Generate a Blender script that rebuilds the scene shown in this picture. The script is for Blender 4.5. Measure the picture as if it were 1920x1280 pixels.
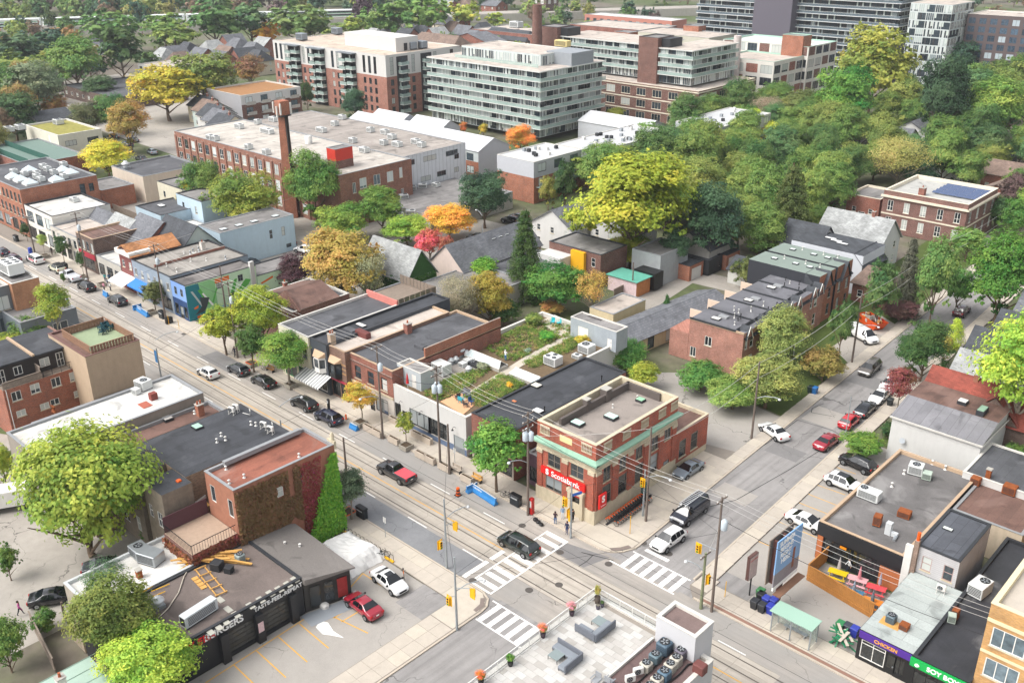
import bpy, bmesh, math, random
import numpy as np
from mathutils import Vector, Matrix
R_=math.radians
scene=bpy.context.scene
for o in list(bpy.data.objects): bpy.data.objects.remove(o)
col=scene.collection
# camera
F_PX,CAM_Z=1814.6,64.0
YAW,PITCH,ROLL=R_(-43.455),R_(24.04),R_(-0.459)
_f=Vector((math.sin(YAW)*math.cos(PITCH),math.cos(YAW)*math.cos(PITCH),-math.sin(PITCH)))
_r=Vector((math.cos(YAW),-math.sin(YAW),0));_u=_r.cross(_f)
CR=_r*math.cos(ROLL)+_u*math.sin(ROLL);CU=_u*math.cos(ROLL)-_r*math.sin(ROLL);CF=_f
cam_d=bpy.data.cameras.new('camera');cam=bpy.data.objects.new('camera',cam_d);col.objects.link(cam)
cam.matrix_world=Matrix(((CR.x,CU.x,-CF.x,0),(CR.y,CU.y,-CF.y,0),(CR.z,CU.z,-CF.z,CAM_Z),(0,0,0,1)))
cam_d.sensor_width=36;cam_d.lens=36*F_PX/1920;cam_d.clip_start=1;cam_d.clip_end=6000
scene.camera=cam
# sky, sun, exposure (bright overcast)
world=bpy.data.worlds.new('World');scene.world=world;world.use_nodes=True
nt=world.node_tree;nt.nodes.clear()
SUN_EL,SUN_AZ=R_(52),R_(205)
sky=nt.nodes.new('ShaderNodeTexSky');sky.sky_type='NISHITA';sky.sun_disc=False
sky.sun_elevation=SUN_EL;sky.sun_rotation=SUN_AZ;sky.air_density=1.0;sky.dust_density=4.0;sky.ozone_density=0.6
hs=nt.nodes.new('ShaderNodeHueSaturation');hs.inputs['Saturation'].default_value=0.22;hs.inputs['Value'].default_value=1.0
bg=nt.nodes.new('ShaderNodeBackground');bg.inputs['Strength'].default_value=0.15
wo=nt.nodes.new('ShaderNodeOutputWorld')
nt.links.new(sky.outputs[0],hs.inputs['Color']);nt.links.new(hs.outputs[0],bg.inputs[0]);nt.links.new(bg.outputs[0],wo.inputs[0])
sun_d=bpy.data.lights.new('sun','SUN');sun_d.energy=1.1;sun_d.angle=R_(35);sun_d.color=(1,0.965,0.91)
sun=bpy.data.objects.new('sun',sun_d);col.objects.link(sun)
sdir=Vector((math.sin(SUN_AZ)*math.cos(SUN_EL),math.cos(SUN_AZ)*math.cos(SUN_EL),math.sin(SUN_EL)))
sun.rotation_euler=sdir.to_track_quat('Z','Y').to_euler()
scene.view_settings.view_transform='Standard';scene.view_settings.look='None';scene.view_settings.gamma=1
scene.view_settings.use_curve_mapping=False;scene.view_settings.exposure=0.97
try:
 scene.cycles.use_adaptive_sampling=True;scene.cycles.max_bounces=6;scene.cycles.diffuse_bounces=3;scene.cycles.glossy_bounces=3
 scene.cycles.transmission_bounces=4;scene.cycles.transparent_max_bounces=12;scene.cycles.volume_bounces=0
except Exception: pass
rnd=random.Random(7)
def ru(a,b): return rnd.random()*(b-a)+a
# measuring: a picture point and a height give a place in the world
def G(px,py,z=0.0):
 d=CF+CR*((px-960)/F_PX)+CU*((640-py)/F_PX);t=(z-CAM_Z)/d.z
 return Vector((d.x*t,d.y*t,z))
def DEPTH(p): return (Vector(p)-Vector((0,0,CAM_Z))).dot(CF)
def PPM(p): return F_PX/DEPTH(p)
# colour and materials
def lin(c):
 c/=255.0
 return c/12.92 if c<=0.04045 else ((c+0.055)/1.055)**2.4
def hx(s):
 s=s.lstrip('#');return (lin(int(s[0:2],16)),lin(int(s[2:4],16)),lin(int(s[4:6],16)))
MATS={}
class NT:
 def __init__(s,name):
  s.m=bpy.data.materials.new(name);s.m.use_nodes=True;s.t=s.m.node_tree;s.t.nodes.clear()
  s.out=s.n('ShaderNodeOutputMaterial');s.b=s.n('ShaderNodeBsdfPrincipled');s.l(s.b.outputs[0],s.out.inputs[0])
 def n(s,k,**kw):
  x=s.t.nodes.new(k)
  for a,v in kw.items(): setattr(x,a,v)
  return x
 def l(s,a,b): s.t.links.new(a,b)
 def pos(s): return s.n('ShaderNodeNewGeometry').outputs['Position']
 def objc(s): return s.n('ShaderNodeTexCoord').outputs['Object']
 def noise(s,vec,scale,detail=4,rough=0.6,dist=0):
  x=s.n('ShaderNodeTexNoise');x.inputs['Scale'].default_value=scale;x.inputs['Detail'].default_value=detail
  x.inputs['Roughness'].default_value=rough;x.inputs['Distortion'].default_value=dist
  s.l(vec,x.inputs['Vector']);return x.outputs['Fac']
 def ramp(s,fac,stops):
  x=s.n('ShaderNodeValToRGB');e=x.color_ramp.elements
  while len(e)<len(stops): e.new(0.5)
  for i,(p,c) in enumerate(stops):
   e[i].position=p;e[i].color=(c,c,c,1) if isinstance(c,(int,float)) else (*c,1)
  s.l(fac,x.inputs[0]);return x.outputs[0]
 def mix(s,fac,a,b,mode='MIX'):
  x=s.n('ShaderNodeMix',data_type='RGBA',blend_type=mode)
  if isinstance(fac,(int,float)): x.inputs[0].default_value=fac
  else: s.l(fac,x.inputs[0])
  for v,i in ((a,6),(b,7)):
   if isinstance(v,tuple): x.inputs[i].default_value=(*v[:3],1)
   elif isinstance(v,(int,float)): x.inputs[i].default_value=(v,v,v,1)
   else: s.l(v,x.inputs[i])
  return x.outputs[2]
 def math(s,op,a,b=0.0,c=None):
  x=s.n('ShaderNodeMath',operation=op)
  for v,i in ((a,0),(b,1),(c,2)):
   if v is None: continue
   if isinstance(v,(int,float)): x.inputs[i].default_value=v
   else: s.l(v,x.inputs[i])
  return x.outputs[0]
 def vmul(s,v,k):
  x=s.n('ShaderNodeVectorMath',operation='MULTIPLY');s.l(v,x.inputs[0]);x.inputs[1].default_value=k;return x.outputs[0]
 def col(s,c):
  if isinstance(c,tuple): s.b.inputs['Base Color'].default_value=(*c[:3],1)
  else: s.l(c,s.b.inputs['Base Color'])
 def rough(s,v):
  if isinstance(v,(int,float)): s.b.inputs['Roughness'].default_value=v
  else: s.l(v,s.b.inputs['Roughness'])
 def bump(s,h,strength=0.3,dist=0.02):
  x=s.n('ShaderNodeBump');x.inputs['Strength'].default_value=strength;x.inputs['Distance'].default_value=dist
  s.l(h,x.inputs['Height']);s.l(x.outputs[0],s.b.inputs['Normal'])
def pm(name,c,rough=0.6,var=0.25,scale=1.2,metal=0.0,spec=0.4,grime=0.0):
 if name in MATS: return MATS[name]
 if isinstance(c,str): c=hx(c)
 t=NT(name);p=t.pos()
 f=t.math('ADD',t.math('MULTIPLY',t.noise(p,scale,5),0.6),t.math('MULTIPLY',t.noise(p,scale*9,3),0.4))
 v=t.ramp(f,[(0.25,1-var),(0.75,1+var*0.6)])
 o=t.mix(1.0,c,v,'MULTIPLY')
 if grime>0:
  g=t.ramp(t.noise(t.vmul(p,(1.6,1.6,0.25)),1.0,6,0.7),[(0.45,0.0),(0.75,grime)])
  o=t.mix(g,o,tuple(x*0.35+0.02 for x in c))
 t.col(o);t.rough(rough);t.b.inputs['Metallic'].default_value=metal;t.b.inputs['Specular IOR Level'].default_value=spec
 MATS[name]=t.m;return t.m
def brick(name,c,c2=None,mortar='#9a8e84',grime=0.3,sx=1.0):
 if name in MATS: return MATS[name]
 c=hx(c);c2=hx(c2) if c2 else tuple(x*0.62 for x in c)
 t=NT(name);p=t.pos();sp=t.n('ShaderNodeSeparateXYZ');t.l(p,sp.inputs[0])
 cb=t.n('ShaderNodeCombineXYZ');t.l(t.math('ADD',sp.outputs[0],sp.outputs[1]),cb.inputs[0]);t.l(sp.outputs[2],cb.inputs[1])
 b=t.n('ShaderNodeTexBrick');t.l(cb.outputs[0],b.inputs['Vector'])
 b.inputs['Scale'].default_value=1.0;b.inputs['Brick Width'].default_value=0.23*sx;b.inputs['Row Height'].default_value=0.075*sx
 b.inputs['Mortar Size'].default_value=0.006;b.inputs['Bias'].default_value=0.0
 b.inputs['Color1'].default_value=(*c,1);b.inputs['Color2'].default_value=(*c2,1);b.inputs['Mortar'].default_value=(*hx(mortar),1)
 n=t.ramp(t.noise(p,0.5,6,0.65),[(0.3,0.72),(0.7,1.18)])
 o=t.mix(1.0,b.outputs[0],n,'MULTIPLY')
 g=t.ramp(t.noise(t.vmul(p,(1.2,1.2,0.3)),0.8,6,0.7),[(0.5,0.0),(0.8,grime)])
 o=t.mix(g,o,(0.09,0.07,0.06));t.col(o);t.rough(0.85);t.bump(b.outputs['Fac'],0.25,0.01)
 MATS[name]=t.m;return t.m
def tar(name,c,var=0.35,seams=0.0,stain=0.5,stainc=None,rough=0.85,ax=0,gap=1.0):
 """flat roofing: mottled felt with lap seams, ponding stains and scuffs"""
 if name in MATS: return MATS[name]
 c=hx(c) if isinstance(c,str) else c
 t=NT(name);p=t.pos()
 a=t.ramp(t.noise(p,0.22,6,0.62,0.4),[(0.28,1-var),(0.72,1+var*0.8)])
 o=t.mix(1.0,c,a,'MULTIPLY')
 f=t.ramp(t.noise(p,7,3,0.7),[(0.3,0.86),(0.7,1.12)]);o=t.mix(1.0,o,f,'MULTIPLY')
 s=t.ramp(t.noise(p,0.13,5,0.6,1.2),[(0.56,0.0),(0.66,stain)])
 o=t.mix(s,o,stainc or tuple(min(1,x*1.5+0.05) for x in c))
 s2=t.ramp(t.noise(p,0.31,4,0.5,0.8),[(0.58,0.0),(0.66,0.6)]);o=t.mix(s2,o,tuple(x*0.42 for x in c))
 if seams>0:
  sp=t.n('ShaderNodeSeparateXYZ');t.l(p,sp.inputs[0])
  cb=t.n('ShaderNodeCombineXYZ');t.l(sp.outputs[1-ax],cb.inputs[0]);t.l(t.math('ADD',sp.outputs[ax],t.math('MULTIPLY',t.noise(p,0.6,2),0.08)),cb.inputs[1]);b=t.n('ShaderNodeTexBrick');t.l(cb.outputs[0],b.inputs['Vector'])
  for k_,v_ in (('Scale',1),('Brick Width',7.3),('Row Height',gap),('Mortar Size',0.03),('Color1',(1.1,1.1,1.1,1)),('Color2',(0.86,0.86,0.86,1)),('Mortar',(1-0.6*seams,)*3+(1,))): b.inputs[k_].default_value=v_
  o=t.mix(1.0,o,b.outputs[0],'MULTIPLY')
 t.col(o);t.rough(rough);t.bump(t.noise(p,12,3),0.25,0.01);MATS[name]=t.m;return t.m
def ground_mat(name,c,patch=0.2,crack=0.6,fine=0.18,tint=None,streak=None):
 if name in MATS: return MATS[name]
 c=hx(c) if isinstance(c,str) else c
 t=NT(name);p=t.pos()
 o=t.mix(1.0,c,t.ramp(t.noise(p,0.09,6,0.6,0.5),[(0.28,1-patch),(0.72,1+patch*0.7)]),'MULTIPLY')
 o=t.mix(1.0,o,t.ramp(t.noise(p,1.1,6,0.7),[(0.25,0.9),(0.75,1.08)]),'MULTIPLY')
 o=t.mix(1.0,o,t.ramp(t.noise(p,22,2,0.7),[(0.25,1-fine),(0.75,1+fine)]),'MULTIPLY')
 if streak: o=t.mix(1.0,o,t.ramp(t.noise(t.vmul(p,streak),1.0,5,0.6),[(0.3,0.74),(0.55,1.0),(0.75,1.1)]),'MULTIPLY')
 if tint: o=t.mix(t.ramp(t.noise(p,0.05,4,0.6),[(0.42,0.0),(0.62,0.8)]),o,hx(tint))
 if crack>0:
  v=t.n('ShaderNodeTexVoronoi',feature='DISTANCE_TO_EDGE');v.inputs['Scale'].default_value=0.11
  ad=t.n('ShaderNodeVectorMath',operation='ADD')
  nn=t.n('ShaderNodeTexNoise');nn.inputs['Scale'].default_value=0.5;nn.inputs['Detail'].default_value=5;t.l(p,nn.inputs['Vector'])
  t.l(p,ad.inputs[0]);t.l(t.vmul(nn.outputs['Color'],(3.5,3.5,0)),ad.inputs[1]);t.l(ad.outputs[0],v.inputs['Vector'])
  k=t.math('MULTIPLY',t.math('LESS_THAN',v.outputs['Distance'],0.0035),t.ramp(t.noise(p,0.12,3),[(0.42,0.0),(0.6,crack)]))
  o=t.mix(k,o,tuple(x*0.28 for x in c))
  st=t.ramp(t.noise(p,0.75,4,0.55),[(0.67,0.0),(0.74,0.4)]);o=t.mix(st,o,tuple(x*0.45 for x in c))
 t.col(o);t.rough(0.9);t.b.inputs['Specular IOR Level'].default_value=0.25;t.bump(t.noise(p,30,2),0.2,0.01);MATS[name]=t.m;return t.m
def shingle(name,c,var=0.3):
 if name in MATS: return MATS[name]
 c=hx(c);t=NT(name);p=t.pos();sp=t.n('ShaderNodeSeparateXYZ');t.l(p,sp.inputs[0])
 o=t.mix(1.0,c,t.ramp(t.noise(p,0.5,5,0.6),[(0.3,1-var),(0.7,1+var*0.7)]),'MULTIPLY')
 cb=t.n('ShaderNodeCombineXYZ');t.l(t.math('ADD',sp.outputs[0],t.math('MULTIPLY',sp.outputs[1],1.0)),cb.inputs[0]);t.l(t.math('MULTIPLY',sp.outputs[2],1.6),cb.inputs[1])
 b=t.n('ShaderNodeTexBrick');t.l(cb.outputs[0],b.inputs['Vector']);b.inputs['Scale'].default_value=1;b.inputs['Brick Width'].default_value=0.55;b.inputs['Row Height'].default_value=0.26
 b.inputs['Mortar Size'].default_value=0.012;b.inputs['Color1'].default_value=(1.12,1.12,1.12,1);b.inputs['Color2'].default_value=(0.78,0.78,0.78,1);b.inputs['Mortar'].default_value=(0.5,0.5,0.5,1)
 o=t.mix(1.0,o,b.outputs[0],'MULTIPLY');t.col(o);t.rough(0.9);MATS[name]=t.m;return t.m
def siding(name,c,gap=0.18,vert=False,var=0.12):
 if name in MATS: return MATS[name]
 c=hx(c);t=NT(name);p=t.pos();sp=t.n('ShaderNodeSeparateXYZ');t.l(p,sp.inputs[0])
 o=t.mix(1.0,c,t.ramp(t.noise(p,0.7,5,0.6),[(0.3,1-var),(0.7,1+var*0.6)]),'MULTIPLY')
 q=t.math('ADD',sp.outputs[0],sp.outputs[1]) if vert else sp.outputs[2]
 l=t.math('LESS_THAN',t.math('FRACT',t.math('MULTIPLY',q,1/gap)),0.12)
 o=t.mix(t.math('MULTIPLY',l,0.6),o,tuple(x*0.5 for x in c))
 g=t.ramp(t.noise(t.vmul(p,(1.5,1.5,0.2)),1.0,6,0.7),[(0.52,0.0),(0.8,0.25)]);o=t.mix(g,o,tuple(x*0.4 for x in c))
 t.col(o);t.rough(0.7);MATS[name]=t.m;return t.m
def pane_mat(name,dark='#1c2226',light='#b9bdb8',p_light=0.3,rough=0.06):
 """window glass: some with pale blinds, some dark, reflecting the sky"""
 if name in MATS: return MATS[name]
 t=NT(name);oi=t.n('ShaderNodeObjectInfo');rr=oi.outputs['Random']
 p=t.objc();sp=t.n('ShaderNodeSeparateXYZ');t.l(p,sp.inputs[0])
 lev=t.math('FRACT',t.math('MULTIPLY',rr,17.31))
 hasb=t.math('LESS_THAN',t.math('FRACT',t.math('MULTIPLY',rr,7.77)),p_light)
 above=t.math('GREATER_THAN',sp.outputs[2],t.math('MULTIPLY',t.math('SUBTRACT',lev,0.6),1.6))
 bl=t.math('MULTIPLY',hasb,above)
 dk=t.mix(lev,hx(dark),tuple(x*2.6+0.01 for x in hx(dark)))
 dk=t.mix(1.0,dk,t.ramp(t.noise(t.pos(),1.5,3),[(0.3,0.6),(0.7,1.5)]),'MULTIPLY')
 t.col(t.mix(bl,dk,hx(light)));t.rough(rough);t.b.inputs['Specular IOR Level'].default_value=0.8;MATS[name]=t.m;return t.m
def clear_glass(name,c,alpha=0.35,rough=0.05):
 if name in MATS: return MATS[name]
 t=NT(name);t.col(hx(c));t.rough(rough);t.b.inputs['Alpha'].default_value=alpha;t.b.inputs['Specular IOR Level'].default_value=0.6
 MATS[name]=t.m;return t.m
def objcol(name,rough=0.35,var=0.08,coat=0.0,metal=0.0):
 """the colour comes from the object (car paint, plastic)"""
 if name in MATS: return MATS[name]
 t=NT(name);oi=t.n('ShaderNodeObjectInfo')
 v=t.ramp(t.noise(t.pos(),2.5,4),[(0.3,1-var),(0.7,1+var)])
 t.col(t.mix(1.0,oi.outputs['Color'],v,'MULTIPLY'));t.rough(rough);t.b.inputs['Coat Weight'].default_value=coat;t.b.inputs['Coat Roughness'].default_value=0.06;t.b.inputs['Metallic'].default_value=metal
 MATS[name]=t.m;return t.m
def leaf_mat(name,var=0.4,trans=0.33,attr=None):
 if name in MATS: return MATS[name]
 t=NT(name);oi=t.n('ShaderNodeObjectInfo');at=t.n('ShaderNodeAttribute',attribute_name='tint')
 c=t.n('ShaderNodeAttribute',attribute_name=attr).outputs['Color'] if attr else oi.outputs['Color']
 h=t.n('ShaderNodeHueSaturation');t.l(c,h.inputs['Color'])
 t.l(t.math('ADD',0.5,t.math('MULTIPLY',t.math('SUBTRACT',at.outputs['Fac'],0.5),-0.10)),h.inputs['Hue'])
 t.l(t.math('ADD',1.0,t.math('MULTIPLY',t.math('SUBTRACT',at.outputs['Fac'],0.5),1.9*var)),h.inputs['Value'])
 h.inputs['Saturation'].default_value=0.92
 n=t.ramp(t.noise(t.pos(),0.35,4,0.6),[(0.3,1.2),(0.7,1.75)])
 cc=t.mix(1.0,h.outputs[0],n,'MULTIPLY')
 t.col(cc);t.rough(0.62);t.b.inputs['Specular IOR Level'].default_value=0.25
 tr=t.n('ShaderNodeBsdfTranslucent');t.l(cc,tr.inputs[0]);mx=t.n('ShaderNodeMixShader');mx.inputs[0].default_value=trans
 t.l(t.b.outputs[0],mx.inputs[1]);t.l(tr.outputs[0],mx.inputs[2]);t.l(mx.outputs[0],t.out.inputs[0])
 MATS[name]=t.m;return t.m
# mesh builder
class MB:
 def __init__(s): s.v=[];s.f=[];s.m=[];s.mats=[];s.cur=0;s.sm=[]
 def mat(s,m):
  if m not in s.mats: s.mats.append(m)
  s.cur=s.mats.index(m);return s
 def face(s,pts,smooth=False):
  b=len(s.v);s.v.extend([tuple(p) for p in pts]);s.f.append(tuple(range(b,b+len(pts))));s.m.append(s.cur);s.sm.append(smooth)
 def idx(s,verts,faces,smooth=False):
  b=len(s.v);s.v.extend([tuple(p) for p in verts])
  for f in faces: s.f.append(tuple(i+b for i in f));s.m.append(s.cur);s.sm.append(smooth)
  return s
 def box(s,x0,x1,y0,y1,z0,z1,T=None):
  v=[(x0,y0,z0),(x1,y0,z0),(x1,y1,z0),(x0,y1,z0),(x0,y0,z1),(x1,y0,z1),(x1,y1,z1),(x0,y1,z1)]
  if T is not None: v=[T@Vector(p) for p in v]
  s.idx(v,[(0,3,2,1),(4,5,6,7),(0,1,5,4),(1,2,6,5),(2,3,7,6),(3,0,4,7)]);return s
 def cbox(s,x0,x1,y0,y1,z0,z1,c=0.05,T=None):
  """box with chamfered top and vertical edges"""
  def ring(i,z): return [(x0+i,y0+0,z),(x1-i,y0,z),(x1,y0+i,z),(x1,y1-i,z),(x1-i,y1,z),(x0+i,y1,z),(x0,y1-i,z),(x0,y0+i,z)]
  a=ring(c,z0);b=ring(c,z1-c);t=[(p[0]+(c if p[0]<(x0+x1)/2 else -c)*0.8,p[1]+(c if p[1]<(y0+y1)/2 else -c)*0.8,z1) for p in ring(c,z1)]
  v=a+b+t
  if T is not None: v=[T@Vector(p) for p in v]
  n=8;f=[tuple(reversed(range(8))),tuple(range(16,24))]
  for k in range(2):
   for i in range(n): j=(i+1)%n;f.append((k*8+i,k*8+j,k*8+8+j,k*8+8+i))
  s.idx(v,f);return s
 def cyl(s,p0,p1,r0,r1=None,n=8,caps=True,smooth=True):
  p0=Vector(p0);p1=Vector(p1);r1=r0 if r1 is None else r1;d=(p1-p0)
  if d.length<1e-6: return s
  d.normalize();a=d.orthogonal().normalized();b=d.cross(a)
  v=[p0+(a*math.cos(2*math.pi*i/n)+b*math.sin(2*math.pi*i/n))*r0 for i in range(n)]+[p1+(a*math.cos(2*math.pi*i/n)+b*math.sin(2*math.pi*i/n))*r1 for i in range(n)]
  s.idx(v,[(i,(i+1)%n,n+(i+1)%n,n+i) for i in range(n)],smooth)
  if caps: s.idx(v,[tuple(reversed(range(n))),tuple(range(n,2*n))])
  return s
 def tube(s,pts,r,n=6,r1=None):
  pts=[Vector(p) for p in pts];rings=[];k=len(pts)
  for i,p in enumerate(pts):
   d=(pts[min(i+1,k-1)]-pts[max(i-1,0)]);d=d.normalized() if d.length>1e-9 else Vector((0,0,1))
   ref=Vector((0,0,1)) if abs(d.z)<0.95 else Vector((1,0,0))
   a=d.cross(ref).normalized();b=a.cross(d);rr=r if r1 is None else r+(r1-r)*i/(k-1)
   rings.append([p+(a*math.cos(2*math.pi*j/n)+b*math.sin(2*math.pi*j/n))*rr for j in range(n)])
  v=[q for ring in rings for q in ring];f=[]
  for i in range(k-1):
   for j in range(n): f.append((i*n+j,i*n+(j+1)%n,(i+1)*n+(j+1)%n,(i+1)*n+j))
  s.idx(v,f,True);s.idx(v,[tuple(reversed(range(n))),tuple(range((k-1)*n,k*n))]);return s
 def lathe(s,prof,c=(0,0,0),n=12,smooth=True):
  v=[];
  for r,z in prof: v+=[(c[0]+r*math.cos(2*math.pi*j/n),c[1]+r*math.sin(2*math.pi*j/n),c[2]+z) for j in range(n)]
  f=[(i*n+j,i*n+(j+1)%n,(i+1)*n+(j+1)%n,(i+1)*n+j) for i in range(len(prof)-1) for j in range(n)]
  s.idx(v,f,smooth);s.idx(v,[tuple(reversed(range(n))),tuple(range((len(prof)-1)*n,len(prof)*n))]);return s
 def prism(s,poly,z0,z1):
  n=len(poly);v=[(p[0],p[1],z0) for p in poly]+[(p[0],p[1],z1) for p in poly]
  a=sum(poly[i][0]*poly[(i+1)%n][1]-poly[(i+1)%n][0]*poly[i][1] for i in range(n))
  if a<0: v=[(p[0],p[1],z0) for p in reversed(poly)]+[(p[0],p[1],z1) for p in reversed(poly)]
  s.idx(v,[tuple(reversed(range(n))),tuple(range(n,2*n))]+[(i,(i+1)%n,n+(i+1)%n,n+i) for i in range(n)]);return s
 def data(s,name='m'):
  me=bpy.data.meshes.new(name);me.from_pydata(s.v,[],s.f)
  for m in s.mats: me.materials.append(m)
  me.polygons.foreach_set('material_index',s.m);me.polygons.foreach_set('use_smooth',s.sm);me.update();return me
 def build(s,name,mat=None,parent=None,loc=None,rz=0.0):
  if mat is not None: s.mats=[mat]+s.mats[1:] if s.mats else [mat]
  return put(name,s.data(name),parent,loc,rz)
def MM(m):
 b=MB();b.mat(m);return b
def put(name,me,parent=None,loc=None,rz=0.0,rot=None,color=None,scale=None):
 o=bpy.data.objects.new(name,me);col.objects.link(o)
 if parent is not None: o.parent=parent
 if loc is not None: o.location=loc
 if rot is not None: o.rotation_euler=rot
 elif rz: o.rotation_euler=(0,0,rz)
 if color is not None: o.color=(*color[:3],1)
 if scale is not None: o.scale=scale
 return o
def tag(o,label=None,cat=None,group=None,kind=None):
 if label: o['label']=label
 if cat: o['category']=cat
 if group: o['group']=group
 if kind: o['kind']=kind
 return o
def thing(name,label,cat,loc=(0,0,0),rz=0.0,group=None):
 o=bpy.data.objects.new(name,None);col.objects.link(o);o.location=loc;o.rotation_euler=(0,0,rz);o.empty_display_size=0.3
 return tag(o,label,cat,group)
def copy_tree(o,parent=None):
 c=o.copy();col.objects.link(c);c.parent=parent
 for ch in list(o.children): copy_tree(ch,c)
 return c
def drop(o):
 for ch in list(o.children): drop(ch)
 bpy.data.objects.remove(o)
CACHE={}
def cached(key,fn):
 if key not in CACHE: CACHE[key]=fn()
 return CACHE[key]
def text_mesh(body,size,extrude,mat,align='CENTER',shear=0.0,space=1.0,bold=0.0):
 c=bpy.data.curves.new('txt','FONT');c.body=body;c.size=size;c.extrude=extrude;c.align_x=align;c.align_y='CENTER';c.shear=shear;c.space_character=space;c.offset=bold
 o=bpy.data.objects.new('txt',c);col.objects.link(o);bpy.context.view_layer.update()
 me=bpy.data.meshes.new_from_object(o.evaluated_get(bpy.context.evaluated_depsgraph_get()));bpy.data.objects.remove(o);bpy.data.curves.remove(c)
 me.materials.clear();me.materials.append(mat);return me
def face_rot(f):   # text / window rotation (x along the wall, z out of the wall after tilt)
 return {'S':0.0,'E':math.pi/2,'N':math.pi,'W':-math.pi/2}[f]
# shared materials
GL=pane_mat('window_glass');GLD=pane_mat('shop_glass','#15191b','#8d9496',0.12);GLL=pane_mat('condo_glass','#39444a','#c9d0cf',0.38,0.08)
WHITE=pm('white_paint','#cfcdc8',0.5,0.1);FRW=pm('white_trim','#dedcd6',0.5,0.1,3);FRB=pm('black_trim','#1c1d1f',0.45,0.2,3);FRG=pm('grey_trim','#6f757a',0.5,0.15,3)
CONC=pm('concrete','#a9a59d',0.85,0.2,0.8,grime=0.3);STONE=pm('limestone','#c3b79e',0.85,0.18,1.5,grime=0.35);METAL=pm('galvanised','#a7acb0',0.4,0.15,2,metal=0.6);ALU=pm('light_metal','#c9cccd',0.4,0.1,2,metal=0.2)
DARKM=pm('dark_metal','#2c2e31',0.5,0.2,3);RUST=pm('rusty_steel','#8a4a22',0.8,0.5,2.5);WOOD=pm('timber','#a97c4e',0.75,0.35,3);WOODG=pm('weathered_wood','#85786c',0.85,0.35,2);BLACK=pm('black_plastic','#17181a',0.45,0.2,3)
WOODL=pm('fresh_lumber','#c99a55',0.7,0.35,2);GREYP=pm('grey_paint','#8c9196',0.55,0.12)
COPW=pm('white_coping','#c6c3bc',0.55,0.12,2);COPG=pm('grey_coping','#8b8d8f',0.5,0.15,2);COPD=pm('dark_coping','#313337',0.55,0.2,2);COPT=pm('tan_coping','#b39a80',0.6,0.2,2)
REDP=pm('red_paint','#b5211e',0.45,0.1,2);YEL=pm('yellow_paint','#e0a90f',0.5,0.12,2);BLUEP=pm('blue_plastic','#2f79b5',0.5,0.15,2);GREENP=pm('green_plastic','#1d7a52',0.5,0.2,2);ORANGE=pm('orange_plastic','#d85a12',0.5,0.15,2)
TARK=tar('black_felt_roof','#3a3c41',0.3,0.5,0.35,None,0.85,0,1.0);TARG=tar('grey_felt_roof','#7d7a78',0.25,0.35,0.4);TARD=tar('dark_grey_roof','#515256',0.28,0.4,0.35);TARW=tar('white_membrane_roof','#c9c7c2',0.1,0.15,0.35,hx('#a89f90'));TARB=tar('brown_felt_roof','#6b5148',0.3,0.3,0.3);TARR=tar('red_brown_roof','#8a5443',0.22,0.2,0.4,hx('#8d8078'));TARGR=tar('gravel_roof','#8b827b',0.2,0,0.4);TARL=tar('pale_gravel_roof','#b5aaa0',0.18,0.2,0.3,hx('#c9c2ba'))
SH_G=shingle('grey_shingles','#6a6c71');SH_D=shingle('dark_shingles','#45484d');SH_L=shingle('light_grey_shingles','#9a9c9b');SH_B=shingle('brown_shingles','#7d6a5f');SH_R=shingle('red_shingles','#8a463a');SH_T=shingle('terracotta_shingles','#b07a50')
BR_O=brick('orange_brick','#ab6546');BR_R=brick('red_brick','#93503e');BR_D=brick('dark_red_brick','#704237');BR_P=brick('pink_brick','#b4786a','#8f584c');BR_B=brick('brown_brick','#5e463d');BR_Y=brick('buff_brick','#c99a5c','#b3854a',grime=0.12);BR_BK=brick('bank_brick','#b04a2a','#8c3a22');BR_T=brick('tan_brick','#a58b70','#7f6a55')
FACE_ROT={'S':0.0,'E':math.pi/2,'N':math.pi,'W':-math.pi/2}
def win_mesh(w,h,style,fr,sill):
 def mk():
  m=MB();t=0.07 if w<2.5 else 0.09;y0,y1=0.02,0.11
  m.mat(fr)
  m.box(-w/2,w/2,y0,y1,0,t);m.box(-w/2,w/2,y0,y1,h-t,h);m.box(-w/2,-w/2+t,y0,y1,t,h-t);m.box(w/2-t,w/2,y0,y1,t,h-t)
  def v(x,a=0.04): m.box(x-a/2,x+a/2,y0+0.02,y1,t,h-t)
  def hz(z,a=0.04): m.box(-w/2+t,w/2-t,y0+0.025,y1-0.002,z-a/2,z+a/2)
  if style=='sash': hz(h*0.52,0.06)
  elif style=='pair': v(0,0.09)
  elif style=='pairsash': v(0,0.1);hz(h*0.4,0.06)
  elif style=='trip': v(-w/6,0.07);v(w/6,0.07)
  elif style=='quad': v(0,0.06);hz(h*0.5,0.06)
  elif style=='ind':
   for i in range(1,4): v(-w/2+w*i/4)
   for i in range(1,4): hz(h*i/4)
  elif style=='strip':
   n=max(2,int(w/1.2))
   for i in range(1,n): v(-w/2+w*i/n,0.06)
  elif style=='store':
   n=max(2,int(w/1.5));hz(h*0.8,0.06)
   for i in range(1,n): v(-w/2+w*i/n,0.06)
  elif style=='garage':
   for i in range(1,5): hz(h*i/5,0.03)
   for i in range(1,3): v(-w/2+w*i/3,0.03)
  if sill is not None: m.mat(sill);m.box(-w/2-0.08,w/2+0.08,-0.09,0.11,-0.1,0.0)
  return m.data('window')
 return cached(('win',round(w,2),round(h,2),style,fr.name,sill.name if sill else ''),mk)
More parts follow.
